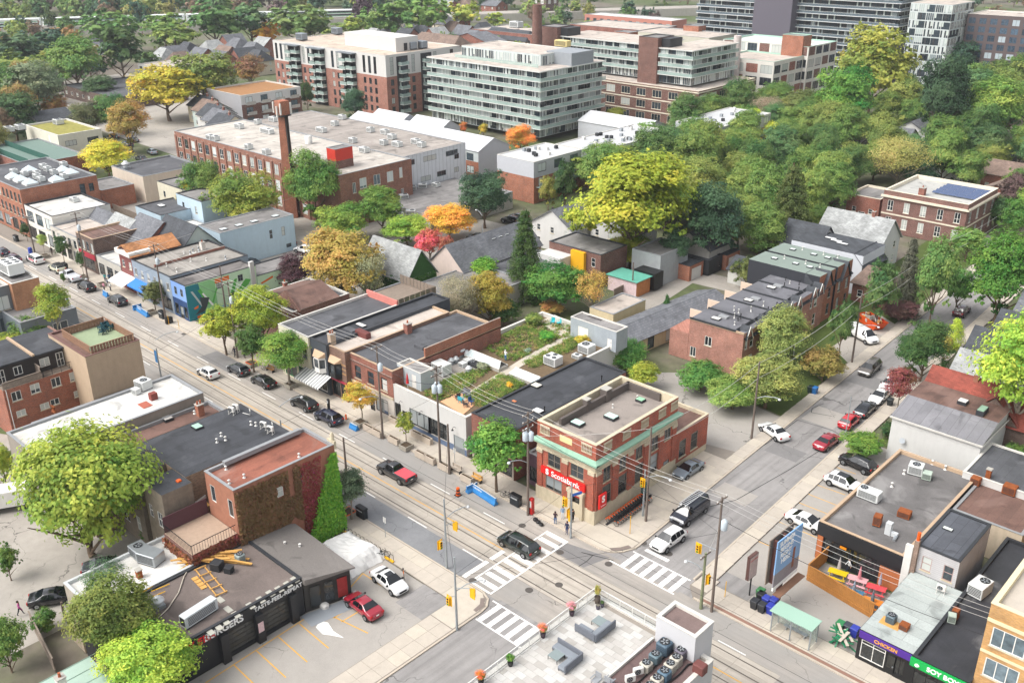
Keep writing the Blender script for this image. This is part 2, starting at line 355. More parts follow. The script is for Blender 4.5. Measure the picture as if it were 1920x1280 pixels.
def pane_mesh(w,h,gl):
 return cached(('pane',round(w,2),round(h,2),gl.name),lambda:(lambda m:(m.mat(gl),m.face([(-w/2,0.075,0),(w/2,0.075,0),(w/2,0.075,h),(-w/2,0.075,h)]),m.data('pane'))[-1])(MB()))
def door_mesh(w,h,m_,glass):
 def mk():
  m=MM(m_);t=0.1
  m.box(-w/2,-w/2+t,0.02,0.1,0,h);m.box(w/2-t,w/2,0.02,0.1,0,h);m.box(-w/2+t,w/2-t,0.02,0.1,h-t,h)
  m.box(-w/2+t,w/2-t,0.05,0.09,0.0,h*0.35 if glass else h-t)
  if glass: m.mat(GLD);m.box(-w/2+t,w/2-t,0.06,0.08,h*0.35,h-t)
  m.mat(METAL);m.box(w/2-t-0.16,w/2-t-0.06,-0.02,0.05,1.0,1.12)
  return m.data('door')
 return cached(('door',w,h,m_.name,glass),mk)
BLDS=[]
class Bld:
 def __init__(s,name,label,se,sw=None,ne=None,h=4.5,rz=0.0,wall=None,roof=None,par=0.35,cop=None,w=None,d=None,z0=0.0,cat='building',group=None,copw=0.28,zones=None,world=False,roofkind='flat',parent=None,rec=0.16):
  rz=R_(rz);c,si=math.cos(rz),math.sin(rz)
  P=(lambda q:Vector((q[0],q[1],0))) if se[0]<0 else (lambda q:(lambda g:Vector((g.x,g.y,0)))(G(q[0],q[1],h)))
  o=P(se);s.o=o;s.rz=rz;s.c=c;s.s=si
  s.w=w if w is not None else -s._l(P(sw))[0]
  s.d=d if d is not None else s._l(P(ne))[1]
  s.h=h;s.z0=z0;s.wall=wall;s.roofm=roof;s.par=par;s.cop=cop;s.copw=copw;s.zones=zones or {};s.rec=rec
  s.root=thing(name,label,cat,(o.x,o.y,0),rz,group);BLDS.append((o.x-s.w,o.x,o.y,o.y+s.d));s.holes={k:[] for k in 'SENW'};s.zr=h-par;s.roof=None;s.kind=roofkind
 def _l(s,p):
  dx,dy=p.x-s.o.x,p.y-s.o.y;return (dx*s.c+dy*s.s,-dx*s.s+dy*s.c)
 def L(s,px,py,z=None):
  z=s.zr if z is None else z;g=G(px,py,z);x,y=s._l(g);return x,y,z
 def Wd(s,x,y,z=0): return Vector((s.o.x+x*s.c-y*s.s,s.o.y+x*s.s+y*s.c,z))
 def fp(s,f,u,z,out=0.0):
  if f=='S': return (-s.w+u,-out,z)
  if f=='E': return (out,u,z)
  if f=='N': return (-u,s.d+out,z)
  return (-s.w-out,s.d-u,z)
 def flen(s,f): return s.w if f in 'SN' else s.d
 def U(s,f,px,py,z):
  """distance along a wall of the point seen at a pixel, at height z on that wall"""
  d=CF+CR*((px-960)/F_PX)+CU*((640-py)/F_PX);best=None
  n=Vector((s.s,-s.c,0)) if f=='S' else Vector((s.c,s.s,0))
  p0=Vector((s.o.x,s.o.y,0));t=(p0-Vector((0,0,CAM_Z))).dot(n)/d.dot(n);q=Vector((0,0,CAM_Z))+d*t
  x,y=s._l(q);return ((x+s.w) if f=='S' else y),q.z
 def win(s,f,u,z,w,h,style='sash',fr=None,sill='d',gl=None,hole=True,name='window',split=True):
  fr=fr or FRW;gl=gl or GL;sill=STONE if sill=='d' else sill
  if hole: s.holes[f].append((u-w/2,u+w/2,z,z+h))
  o=put(name,win_mesh(w,h,style,fr,sill),s.root,s.fp(f,u,z,-0.0),FACE_ROT[f])
  put('pane',pane_mesh(w,h,gl),o,(0,0,0));return o
 def grid(s,f,n,zs,w,h,u0=None,u1=None,skip=(),**k):
  L=s.flen(f);u0=L*0.5/n if u0 is None else u0;u1=L-L*0.5/n if u1 is None else u1
  for i in range(n):
   u=u0+(u1-u0)*i/(n-1) if n>1 else (u0+u1)/2
   for j,z in enumerate(zs):
    if (i,j) in skip: continue
    s.win(f,u,z,w,h,**k)
 def door(s,f,u,w=1.0,h=2.1,m=None,glass=False,z=0.0):
  s.holes[f].append((u-w/2,u+w/2,z,z+h))
  return put('door',door_mesh(w,h,m or FRB,glass),s.root,s.fp(f,u,z),FACE_ROT[f])
 def trim(s,name,f,u0,u1,z0,z1,out,m,inn=0.0):
  """a band, sign board, cornice or pilaster standing proud of a wall"""
  b=MM(m);a=s.fp(f,u0,z0,-inn);c=s.fp(f,u1,z1,out)
  b.box(min(a[0],c[0]),max(a[0],c[0]),min(a[1],c[1]),max(a[1],c[1]),z0,z1);return b.build(name,None,s.root)
 def text(s,f,u,z,body,size,m,out=0.06,ext=0.02,parent=None,bold=0.0,space=1.0,align='CENTER'):
  me=text_mesh(body,size,ext,m,align,0.0,space,bold);o=put('lettering',me,s.root,s.fp(f,u,z,out));o.rotation_euler=(math.pi/2,0,FACE_ROT[f]);return o
 def walls(s,top=None):
  m=MB();top=s.h if top is None else top
  for f in 'SENW':
   L=s.flen(f);H=s.holes[f];zn=s.zones.get(f,s.zones.get('*',[]))
   us=sorted({0.0,L}|{max(0,min(L,round(a,4))) for q in H for a in q[:2]});zs=sorted({s.z0,top}|{max(s.z0,min(top,round(a,4))) for q in H for a in q[2:]}|{z for z,_ in zn if s.z0<z<top})
   for k in range(len(zs)-1):
    za,zb=zs[k],zs[k+1];zc=(za+zb)/2;mt=s.wall
    for zt,mm in zn:
     if zc<zt: mt=mm;break
    m.mat(mt);run=None
    for i in range(len(us)-1):
     uc=(us[i]+us[i+1])/2
     if any(q[0]<uc<q[1] and q[2]<zc<q[3] for q in H):
      if run is not None: m.face([s.fp(f,run,za),s.fp(f,us[i],za),s.fp(f,us[i],zb),s.fp(f,run,zb)]);run=None
     elif run is None: run=us[i]
    if run is not None: m.face([s.fp(f,run,za),s.fp(f,L,za),s.fp(f,L,zb),s.fp(f,run,zb)])
   m.mat(s.wall);r=s.rec
   for a,b,za,zb in H:
    p=lambda u,z,o: s.fp(f,u,z,o)
    m.face([p(a,za,0),p(b,za,0),p(b,za,-r),p(a,za,-r)]);m.face([p(a,zb,-r),p(b,zb,-r),p(b,zb,0),p(a,zb,0)])
    m.face([p(a,za,-r),p(a,zb,-r),p(a,zb,0),p(a,za,0)]);m.face([p(b,za,0),p(b,zb,0),p(b,zb,-r),p(b,za,-r)])
  s.wallmb=m;return m
 def done(s):
  if s.kind=='flat':
   m=s.walls();c=s.copw
   if s.par>0.05:
    m.mat(s.cop or s.wall)
    for a,b in (((-s.w+c,c),(-c,c)),((-c,c),(-c,s.d-c)),((-c,s.d-c),(-s.w+c,s.d-c)),((-s.w+c,s.d-c),(-s.w+c,c))):
     m.face([(b[0],b[1],s.zr-0.05),(a[0],a[1],s.zr-0.05),(a[0],a[1],s.h),(b[0],b[1],s.h)])
   m.build('wall',None,s.root)
   r=MB();i=c-0.01 if s.par>0.05 else 0.0;r.face([(-s.w+i,i,s.zr),(-i,i,s.zr),(-i,s.d-i,s.zr),(-s.w+i,s.d-i,s.zr)]);s.roof=r.build('roof',s.roofm,s.root)
   if s.par>0.05:
    p=MB();e=0.04;t=0.07;z=s.h
    p.box(-s.w-e,e,-e,c,z,z+t);p.box(-s.w-e,e,s.d-c,s.d+e,z,z+t);p.box(-s.w-e,-s.w+c,c,s.d-c,z,z+t);p.box(-c,e,c,s.d-c,z,z+t)
    p.build('coping',s.cop or COPG,s.root)
  return s
 def gable(s,axis,rise,roofm,over=0.35,hip=0.0,th=0.12):
  """pitched roof: ridge along 'x' or 'y';hip>0 pulls the ridge ends in"""
  s.kind='gable';m=s.walls();w,d,h=s.w,s.d,s.h;m.mat(s.wall)
  if hip<=0:
   if axis=='x':
    m.face([(0,0,h),(0,d,h),(0,d/2,h+rise)]);m.face([(-w,d,h),(-w,0,h),(-w,d/2,h+rise)])
   else:
    m.face([(-w,0,h),(0,0,h),(-w/2,0,h+rise)]);m.face([(0,d,h),(-w,d,h),(-w/2,d,h+rise)])
  m.build('wall',None,s.root)
  o=over;r=MB()
  def slab(pts):
   pts=[Vector(p) for p in pts];n=(pts[1]-pts[0]).cross(pts[2]-pts[0]).normalized()
   if n.z<0: pts=list(reversed(pts));n=-n
   top=[p+n*th for p in pts];k=len(pts)
   r.idx(pts+top,[tuple(reversed(range(k))),tuple(range(k,2*k))]+[(i,(i+1)%k,k+(i+1)%k,k+i) for i in range(k)])
  if axis=='x':
   q=rise/(d/2);zo=h-q*o;xa,xb=-w-(o if hip<=0 else o),o
   ra,rb=(-w-o+hip*1.0,o-hip) if hip>0 else (xa,xb);zr=h+rise
   slab([(xa,-o,zo),(xb,-o,zo),(rb,d/2,zr),(ra,d/2,zr)]);slab([(xb,d+o,zo),(xa,d+o,zo),(ra,d/2,zr),(rb,d/2,zr)])
   if hip>0: slab([(xb,-o,zo),(xb,d+o,zo),(rb,d/2,zr)]);slab([(xa,d+o,zo),(xa,-o,zo),(ra,d/2,zr)])
  else:
   q=rise/(w/2);zo=h-q*o;ya,yb=-o,d+o;ra,rb=(ya+hip,yb-hip) if hip>0 else (ya,yb);zr=h+rise;xm=-w/2
   slab([(-w-o,yb,zo),(-w-o,ya,zo),(xm,ra,zr),(xm,rb,zr)]);slab([(o,ya,zo),(o,yb,zo),(xm,rb,zr),(xm,ra,zr)])
   if hip>0: slab([(-w-o,ya,zo),(o,ya,zo),(xm,ra,zr)]);slab([(o,yb,zo),(-w-o,yb,zo),(xm,rb,zr)])
  s.roof=r.build('roof',roofm,s.root);return s
 # --- pieces on the roof
 def skylight(s,px,py,w=1.0,d=1.0,gl='#c9d6d0',h=0.3,kind='flat',xyz=None):
  x,y,z=xyz or s.L(px,py);m=MM(COPD if kind=='flat' else FRW);m.box(x-w/2,x+w/2,y-d/2,y+d/2,z-0.02,z+h)
  sk=m.build('skylight',None,s.roof or s.root)
  g=MM(pm('skylight_glass_'+gl.strip('#'),gl,0.15,0.12,2))
  if kind=='dome': g.cbox(x-w/2+0.05,x+w/2-0.05,y-d/2+0.05,y+d/2-0.05,z+h,z+h+0.28,0.22)
  elif kind=='pyr':
   a=[(x-w/2,y-d/2,z+h),(x+w/2,y-d/2,z+h),(x+w/2,y+d/2,z+h),(x-w/2,y+d/2,z+h)];t=(x,y,z+h+w*0.4)
   for i in range(4): g.face([a[i],a[(i+1)%4],t])
  else: g.box(x-w/2+0.06,x+w/2-0.06,y-d/2+0.06,y+d/2-0.06,z+h,z+h+0.05)
  put('glazing',g.data('glazing'),sk if s.roof is None else sk);return sk
 def vent(s,px,py,h=0.5,r=0.07,m=None,xyz=None,cap=True):
  x,y,z=xyz or s.L(px,py);b=MM(m or WHITE);b.lathe([(r*2.2,-0.02),(r*2.0,0.03),(r,0.08),(r,h)]+([(r*1.7,h),(r*1.7,h+0.08),(r*0.5,h+0.14)] if cap else []),(x,y,z),8);return b.build('vent_pipe',None,s.roof or s.root)
 def hatch(s,px,py,w,d,h,m=None,xyz=None,name='roof_hatch'):
  x,y,z=xyz or s.L(px,py);b=MM(m or COPG);b.cbox(x-w/2,x+w/2,y-d/2,y+d/2,z-0.02,z+h,min(0.05,h*0.3));return b.build(name,None,s.roof or s.root)
 def chimney(s,px,py,w=0.6,d=0.9,h=1.4,m=None,xyz=None,pots=1):
  x,y,z=xyz or s.L(px,py);b=MM(m or BR_R);b.box(x-w/2,x+w/2,y-d/2,y+d/2,z-0.5,z+h);b.mat(CONC);b.box(x-w/2-0.06,x+w/2+0.06,y-d/2-0.06,y+d/2+0.06,z+h,z+h+0.1)
  c=b.build('chimney',None,s.roof or s.root)
  if pots:
   q=MM(ORANGE if False else pm('clay_pot','#a5593a',0.8,0.2))
   for i in range(pots): q.lathe([(0.13,0.1),(0.11,0.45),(0.13,0.5)],(x,y+(i-(pots-1)/2)*0.4,z+h),8)
   q.build('chimney_pot',None,c)
  return c
# rooftop machines (each one a thing)
def _rtu():
 m=MM(pm('unit_casing','#c8cac8',0.5,0.12,2));m.cbox(-0.5,0.5,-0.5,0.5,0.12,1.0,0.03);m.mat(DARKM);m.box(-0.47,0.47,-0.47,0.47,0,0.12);m.box(-0.503,-0.497,-0.4,0.4,0.25,0.9)
 for k in range(6): m.box(-0.42,0.42,-0.505,-0.499,0.25+k*0.11,0.31+k*0.11)
 return m.data('casing')
def _fan(n=1):
 m=MM(DARKM);m.lathe([(0.5,0),(0.5,0.06),(0.42,0.06),(0.42,0.02),(0.1,0.02),(0.1,0.07)],(0,0,0),14)
 m.mat(METAL)
 for k in range(5): a=k*math.pi*2/5;m.box(0.1,0.4,-0.06,0.06,0.025,0.04,Matrix.Rotation(a,4,'Z'))
 return m.data('fan')
def hvac(px,py,z,w,d,h,label,fans=((0.2,0.0),),rz=0.0,group=None,fr=0.32,casing=None,xy=None,name='rooftop_unit'):
 g=Vector((xy[0],xy[1],z)) if xy else G(px,py,z)
 t=thing(name,label,'air conditioner',(g.x,g.y,z-0.02),R_(rz),group)
 c=put('casing',cached('rtu',_rtu),t,(0,0,0));c.scale=(w,d,h)
 if casing is not None:
  c.data=c.data.copy();c.data.materials[0]=casing
 for fx,fy in fans:
  f=put('fan',cached('fan',_fan),t,(fx*w,fy*d,h));f.scale=(fr*2*min(w,d),)*2+(1,)
 return t
def condenser(px,py,z,label,s=0.8,h=0.8,c='#b9bab4',group=None,xy=None):
 g=Vector((xy[0],xy[1],z)) if xy else G(px,py,z);t=thing('condenser_unit',label,'air conditioner',(g.x,g.y,z-0.01),0,group)
 m=MM(pm('condenser_'+c.strip('#'),c,0.5,0.15,3));m.cbox(-s/2,s/2,-s/2,s/2,0.05,h,0.1);m.mat(DARKM)
 for k in range(5): m.box(-s/2-0.004,s/2+0.004,-s/2+0.12,s/2-0.12,0.15+k*h*0.15,0.19+k*h*0.15);m.box(-s/2+0.12,s/2-0.12,-s/2-0.004,s/2+0.004,0.15+k*h*0.15,0.19+k*h*0.15)
 m.box(-s/2+0.05,s/2-0.05,-s/2+0.05,s/2-0.05,0,0.05);m.build('casing',None,t)
 f=put('fan',cached('fan',_fan),t,(0,0,h));f.scale=(s*0.8,s*0.8,1);return t
def minisplit(px,py,z,label,rz=0,group=None,xy=None,stand=True):
 g=Vector((xy[0],xy[1],z)) if xy else G(px,py,z);t=thing('heat_pump_unit',label,'air conditioner',(g.x,g.y,z-0.01),R_(rz),group)
 m=MM(WHITE);m.cbox(-0.42,0.42,-0.16,0.16,0.35,0.95,0.04);m.build('casing',None,t)
 f=put('fan',cached('fan',_fan),t,(-0.1,-0.16,0.65));f.rotation_euler=(math.pi/2,0,0);f.scale=(0.5,0.5,0.5)
 if stand:
  m=MM(WHITE)
  for x in (-0.35,0.35):
   m.box(x-0.02,x+0.02,-0.2,-0.16,0,0.36);m.box(x-0.02,x+0.02,0.16,0.2,0,0.36);m.box(x-0.02,x+0.02,-0.3,0.3,0.0,0.03);m.box(x-0.02,x+0.02,-0.2,0.2,0.33,0.36)
  m.build('stand',None,t)
 return t
def mushroom(px,py,z,label,s=0.6,group=None,xy=None):
 g=Vector((xy[0],xy[1],z)) if xy else G(px,py,z);t=thing('exhaust_fan',label,'exhaust fan',(g.x,g.y,z-0.01),0,group)
 m=MM(METAL);m.box(-s*0.5,s*0.5,-s*0.5,s*0.5,0,s*0.35);m.build('curb',None,t)
 m=MM(ALU);m.lathe([(s*0.4,s*0.35),(s*0.42,s*0.6),(s*0.62,s*0.75),(s*0.6,s*0.95),(s*0.35,s*1.0),(s*0.3,s*1.25),(s*0.05,s*1.3)],(0,0,0),14);m.build('hood',None,t);return t
def _wp(s,f,px,py,w,h,**k):
 u,z=s.U(f,px,py,0);L=s.flen(f);u=min(max(u,w/2+0.12),max(L-w/2-0.12,w/2+0.12));zz=min(max(z-h/2,s.z0+0.05),s.h-h-0.15);return s.win(f,u,zz,w,h,**k)
Bld.wp=_wp
# GROUND, ROADS, PAVEMENTS
ASPH=ground_mat('asphalt_side_street','#8f8c8a',streak=(1.3,0.04,1),patch=0.2,crack=0.8);ASPHA=ground_mat('asphalt_main_street','#a19a92',streak=(0.04,1.3,1),patch=0.24,crack=0.8,tint='#8c8a87');ASPHD=ground_mat('asphalt_new_patch','#7a7877',patch=0.1,crack=0.3)
ASPHL=ground_mat('asphalt_parking','#9c9791',patch=0.2,crack=1.0,tint='#9f9a93');LANE=ground_mat('lane_concrete','#a09a92',patch=0.2,crack=0.9);DIRT=ground_mat('packed_dirt','#7a6c5c',patch=0.3,crack=0.0,fine=0.3)
PAVE=ground_mat('sidewalk_concrete','#b3aa9e',patch=0.13,crack=0.0,fine=0.08);PAVE2=ground_mat('sidewalk_concrete_pale','#b9b0a2',patch=0.1,crack=0.0,fine=0.08);PAVED=pm('joint_filler','#857d74',0.9,0.2);TRK=ground_mat('track_concrete','#afa79c',streak=(0.05,1.5,1),patch=0.16,crack=0.5,fine=0.08)
KERB=ground_mat('kerb_concrete','#b5aa9b',patch=0.1,crack=0.0);LINEW=ground_mat('road_paint_white','#e4e2dd',patch=0.1,crack=0.0,fine=0.16);LINEY=ground_mat('road_paint_yellow','#d8a548',patch=0.15,crack=0.0,fine=0.2);GRASS=ground_mat('lawn_grass','#4d5c2c',patch=0.35,crack=0.0,fine=0.45);RAILM=pm('rail_steel','#6a6058',0.45,0.3,1,metal=0.4)
def ground_far():
 t=NT('ground_mixed');p=t.pos();f=t.noise(p,0.02,6,0.65)
 o=t.mix(t.ramp(f,[(0.42,0.0),(0.58,1.0)]),hx('#4c5a2e'),hx('#6f675c'));o=t.mix(1.0,o,t.ramp(t.noise(p,0.4,5),[(0.3,0.7),(0.7,1.2)]),'MULTIPLY');t.col(o);t.rough(0.95);return t.m
m=MB();m.face([(-3200,-900,-0.06),(900,-900,-0.06),(900,3600,-0.06),(-3200,3600,-0.06)]);tag(m.build('ground',ground_far()),kind='structure')
def sheet(name,pts,z,mat,parent=None,px=False,th=0.0):
 q=[G(a,b,z) for a,b in pts] if px else [Vector((a,b,z)) for a,b in pts]
 ar=sum(q[i].x*q[(i+1)%len(q)].y-q[(i+1)%len(q)].x*q[i].y for i in range(len(q)))
 if ar<0: q.reverse()
 m=MB()
 if th>0: m.prism([(p.x,p.y) for p in q],z-th,z)
 else: m.face(q)
 o=m.build(name,mat,parent)
 if parent is None: tag(o,kind='structure')
 return o
def bx(y): return -0.042*(y-72)      # the side street leans a little west as it runs north
YS,YN=56.2,69.9;XBW,XBE=-50.4,-42.9
road_a=sheet('main_road',[(-430,YS),(60,YS),(60,YN),(-430,YN)],0.0,ASPHA)
rb=[(XBW+bx(y),y) for y in (YN-0.3,100,150,205)];re=[(XBE+bx(y),y) for y in (205,150,100,YN-0.3)]
road_b=sheet('side_road',rb+re,0.004,ASPH)
road_s=sheet('side_road_south',[(-55.4,YS+0.3),(-55.4,0),(-47.0,0),(-47.0,YS+0.3)],0.004,ASPH)
sheet('junction_base',[(-63,49),(-37,49),(-37,76),(-63,76)],-0.004,ASPH)
sheet('cross_street',[(-62,204.5),(40,196),(40,204),(-62,213)],0.0,ASPHL)
bed=sheet('track_bed',[(-230,60.15),(-30,60.15),(-30,66.15),(-230,66.15)],0.006,PAVED);cols=[60.2,61.72,63.15,64.6,66.1]
for i in range(46):
 x=-216+i*4.06
 for j in range(4):
  me=cached(('trk',j),lambda:MM(TRK).box(0.012,4.045,0.012,cols[j+1]-cols[j]-0.012,0,0.02).data('panel'));put('concrete_panel',me,bed,(x,cols[j],0.004))
for y in (60.62,62.12,63.98,65.48):
 MM(RAILM).box(-430,40,y-0.045,y+0.045,0.0,0.028).build('rail',None,bed);MM(DARKM).box(-430,40,y+0.046,y+0.085,0.0,0.0265).build('rail_groove',None,bed)
def line(parent,x0,x1,y0,y1,mat=LINEW,z=0.014,name='road_marking'):
 m=MB();m.face([(x0,y0,z),(x1,y0,z),(x1,y1,z),(x0,y1,z)]);return m.build(name,mat,parent)
line(road_a,-420,-61.0,62.72,62.84,LINEY,0.03);line(road_a,-42,50,62.9,63.02,LINEY,0.03)
for k in range(60):
 x=-61.2-k*9.1
 if x<-330: break
 line(road_a,x-3.2,x,59.78,59.9)
 line(road_a,x-6.5,x-3.1,66.34,66.46)
for k in range(5): line(road_a,-36+k*9,-33+k*9,66.3,66.42)
line(road_a,-61.1,-60.55,56.5,60.1,LINEW,0.031);line(road_a,-61.1,-60.55,60.6,62.6,LINEW,0.031)
line(road_b,-49.6,-46.6,73.1,73.6)
for (y0,y1) in ((68.05,68.7),(66.75,67.4),(65.3,65.95),(63.8,64.45),(62.55,63.2),(61.2,61.85),(59.6,60.25),(58.4,59.05),(57.1,57.75),(56.35,56.6)): line(road_a,-59.55,-56.95,y0,y1,LINEW,0.032,'crosswalk_bar')
for x in (-59.75,-56.8): line(road_a,x-0.1,x+0.1,56.4,68.7,LINEW,0.0335,'crosswalk_line')
for k in range(6): line(road_b,-50.0+k*1.22,-49.4+k*1.22,69.3,72.0,LINEW,0.02,'crosswalk_bar')
for y in (69.15,72.15): line(road_b,-51.3 if y<70 else -50.4,-43.0,y-0.09,y+0.09,LINEW,0.022,'crosswalk_line')
for k in range(6): line(road_s,-55.1+k*1.22,-54.5+k*1.22,52.85,55.75,LINEW,0.02,'crosswalk_bar')
for y in (52.75,55.85): line(road_s,-55.9 if y>54 else -55.2,-48.0,y-0.09,y+0.09,LINEW,0.022,'crosswalk_line')
for pts,mt in (([(-57.2,66.3),(-52.6,66.3),(-51.6,69.6),(-57.2,68.3)],ASPHD),([(-84.5,56.3),(-61.2,56.3),(-61.2,59.7),(-84.5,59.7)],ground_mat('asphalt_blue_grey','#7f8082',patch=0.2,crack=0.7)),([(-131,66.6),(-122,66.6),(-122,69.7),(-131,69.7)],ASPHD)):
 sheet('asphalt_patch',pts,0.0075,mt,road_a)
for y0,y1,a,b in ((101,104,-51,-46.5),(112,117,-51.6,-47),(127,131,-52.3,-45.5),(88,91,-50.6,-46),(145,150,-53,-47)): sheet('asphalt_patch',[(a,y0),(b,y0),(b,y1),(a,y1)],0.0075,ASPHD if y0%2 else ASPHL,road_b)
SEAL=pm('crack_sealant','#222222',0.6,0.2)
def seal(pts,parent=road_b,r=0.05):
 m=MM(SEAL)
 for a,b in zip(pts,pts[1:]):
  d=Vector((b[0]-a[0],b[1]-a[1],0));n=Vector((-d.y,d.x,0)).normalized()*r
  m.face([(a[0]-n.x,a[1]-n.y,0.0095),(b[0]-n.x,b[1]-n.y,0.0095),(b[0]+n.x,b[1]+n.y,0.0095),(a[0]+n.x,a[1]+n.y,0.0095)])
 m.build('sealed_crack',None,parent)
def pxw(l,z=0.0): return [(G(a,b,z).x,G(a,b,z).y) for a,b in l]
seal(pxw([(1545,756),(1523,765),(1521,773),(1560,780)]));seal(pxw([(1380,862),(1440,830),(1495,787),(1560,806),(1580,818)]));seal(pxw([(1280,962),(1380,937),(1480,880),(1560,830)]));seal(pxw([(1077,1066),(1100,1052),(1112,1040)]),road_a);seal(pxw([(1112,1040),(1090,1035),(1150,1050)]),road_a)
for c in (((1048,1096)),((1141,1057)),((1050,1035)),((979,985)),((1106,1015)),((992,1106)),((886,1088)),((1206,1018)),((1254,1038)),((359,616)),((345,626)),((1463,1180))):
 g=G(*c);m=MM(pm('cast_iron','#55504c',0.6,0.3,6));m.lathe([(0.42,0.0),(0.42,0.012),(0.36,0.012),(0.36,0.008),(0.05,0.008)],(g.x,g.y,0.026),16,False);m.build('manhole_cover',None,road_a)
# pavements: raised slabs between kerbs
def slabs(parent,x0,x1,y0,y1,z,nx,ny,mats,rnd_=rnd,skew=None):
 sx,sy=(x1-x0)/nx,(y1-y0)/ny
 for i in range(nx):
  for j in range(ny):
   mt=rnd_.choice(mats);me=cached(('slab',round(sx,3),round(sy,3),mt.name),lambda:MM(mt).box(0.012,sx-0.012,0.012,sy-0.012,-0.1,0.0).data('paving_slab'))
   x=x0+i*sx;y=y0+j*sy;put('paving_slab',me,parent,(x+(skew(y+sy/2) if skew else 0),y,z))
def pave_base(name,pts,z=0.105,th=0.16): return sheet(name,pts,z,PAVED,None,False,th)
nw=pave_base('sidewalk_north',[(-330,YN+0.22),(-53.2,YN+0.22),(-51.2,71.0),(-50.72,72.6),(-50.72,73.8),(-330,73.8)])
slabs(nw,-196,-57.3,YN+0.24,73.7,0.125,80,2,[PAVE,PAVE,PAVE2])
sheet('corner_slab',[(-57.28,YN+0.24),(-53.3,YN+0.24),(-52.2,70.5),(-51.4,71.4),(-50.8,72.6),(-50.8,73.7),(-57.28,73.7)],0.122,PAVE2,nw)
sheet('tactile_paving',[(-52.6,70.75),(-52.1,70.55),(-51.25,71.5),(-50.9,72.5),(-51.4,72.6),(-51.8,71.7)],0.128,pm('tactile_iron','#7b6f68',0.7,0.2,5),nw)
MM(KERB).box(-330,-53.2,YN,YN+0.22,-0.05,0.13).build('kerb',None,nw)
m=MM(KERB);q=[(-53.2,YN),(-52.0,70.3),(-51.1,71.2),(-50.5,72.6)]
for a,b in zip(q,q[1:]): m.prism([a,b,(b[0]-0.2,b[1]+0.1),(a[0]-0.12,a[1]+0.22)],-0.05,0.13)
m.build('kerb',None,nw)
ww=pave_base('sidewalk_bank_side',[(-57.5,73.8),(-50.72,73.8)]+[(XBW-0.25+bx(y),y) for y in (100,150,204)]+[(XBW-1.9+bx(y),y) for y in (204,150,98)]+[(-58,97)])
for y in range(0,72):
 yy=73.85+y*1.8
 if yy>203: break
 put('paving_slab',cached('wslab%d'%(y%3==0),lambda:MM(PAVE2 if y%3==0 else PAVE).box(0.012,1.6,0.012,1.788,-0.1,0).data('paving_slab')),ww,(XBW-1.88+bx(yy+0.9),yy,0.125))
for i in range(9):
 for j in range(2):
  put('paving_slab',cached('bslab%d'%((i+j)%2),lambda:MM(PAVE if (i+j)%2 else PAVE2).box(0.012,2.2,0.012,2.38,-0.1,0).data('paving_slab')),ww,(-56.75+j*2.22+bx(74+i*2.4)*0.6,73.85+i*2.4,0.124))
m=MM(KERB)
for a,b in ((72.6,100),(100,150),(150,204)): m.prism([(XBW+bx(a),a),(XBW+bx(b),b),(XBW-0.24+bx(b),b),(XBW-0.24+bx(a),a)],-0.05,0.13)
m.build('kerb',None,ww)
ew=pave_base('sidewalk_east',[(XBE+0.2+bx(y),y) for y in (72.5,100,150,196)]+[(XBE+2.0+bx(y),y) for y in (196,150,100,72.5)])
for y in range(68):
 yy=74.0+y*1.8;put('paving_slab',cached('eslab%d'%(y%4==1),lambda:MM(PAVE2 if y%4==1 else PAVE).box(0.012,1.75,0.012,1.788,-0.1,0).data('paving_slab')),ew,(XBE+0.22+bx(yy+0.9),yy,0.125))
m=MM(KERB)
for a,b in ((72.5,100),(100,150),(150,196)): m.prism([(XBE+bx(a),a),(XBE+bx(b),b),(XBE+0.2+bx(b),b),(XBE+0.2+bx(a),a)],-0.05,0.13)
m.build('kerb',None,ew)
ne=pave_base('sidewalk_bus_stop',[(-41.2,69.9),(20,69.9),(20,73.2),(-40.6,73.2),(-40.6,74),(-42.6,74),(-42.6,71.4)])
slabs(ne,-40.5,2,70.5,73.1,0.125,25,2,[PAVE,PAVE2,PAVE]);MM(pm('brick_band','#8a6a5c',0.85,0.2,4)).box(-40.5,20,70.1,70.48,0.0,0.126).build('brick_band',None,ne)
slabs(ne,-42.5,-40.6,71.5,73.9,0.124,1,2,[PAVE])
MM(KERB).box(-41.2,20,69.86,70.08,-0.05,0.13).build('kerb',None,ne)
sw=pave_base('sidewalk_south',[(-330,52.9),(-330,YS-0.2),(-57.4,YS-0.2),(-56.0,55.3),(-55.6,54.0),(-55.6,5),(-58.9,5),(-58.9,52.9)])
slabs(sw,-200,-60.4,52.95,YS-0.25,0.125,62,2,[PAVE,PAVE,PAVE2]);slabs(sw,-58.85,-55.7,8,50,0.125,2,24,[PAVE,PAVE2,PAVE])
sheet('corner_slab',[(-60.38,52.95),(-58.85,52.9),(-58.85,50.1),(-55.75,50.1),(-55.75,53.6),(-56.2,55.0),(-57.4,55.9),(-60.38,55.95)],0.122,PAVE2,sw)
sheet('tactile_paving',[(-56.25,53.4),(-55.8,53.4),(-55.9,54.6),(-56.7,55.5),(-57.0,55.2),(-56.4,54.5)],0.128,pm('tactile_iron','#7b6f68',0.7,0.2,5),sw)
MM(KERB).box(-330,-57.5,YS-0.2,YS,-0.05,0.13).build('kerb',None,sw);MM(KERB).box(-55.6,-55.4,5,53.8,-0.05,0.13).build('kerb',None,sw)
m=MM(KERB);q=[(-57.5,YS),(-56.3,55.7),(-55.6,54.8),(-55.4,53.8)]
for a,b in zip(q,q[1:]): m.prism([a,b,(b[0]-0.2,b[1]-0.1),(a[0]-0.1,a[1]-0.2)],-0.05,0.13)
m.build('kerb',None,sw)
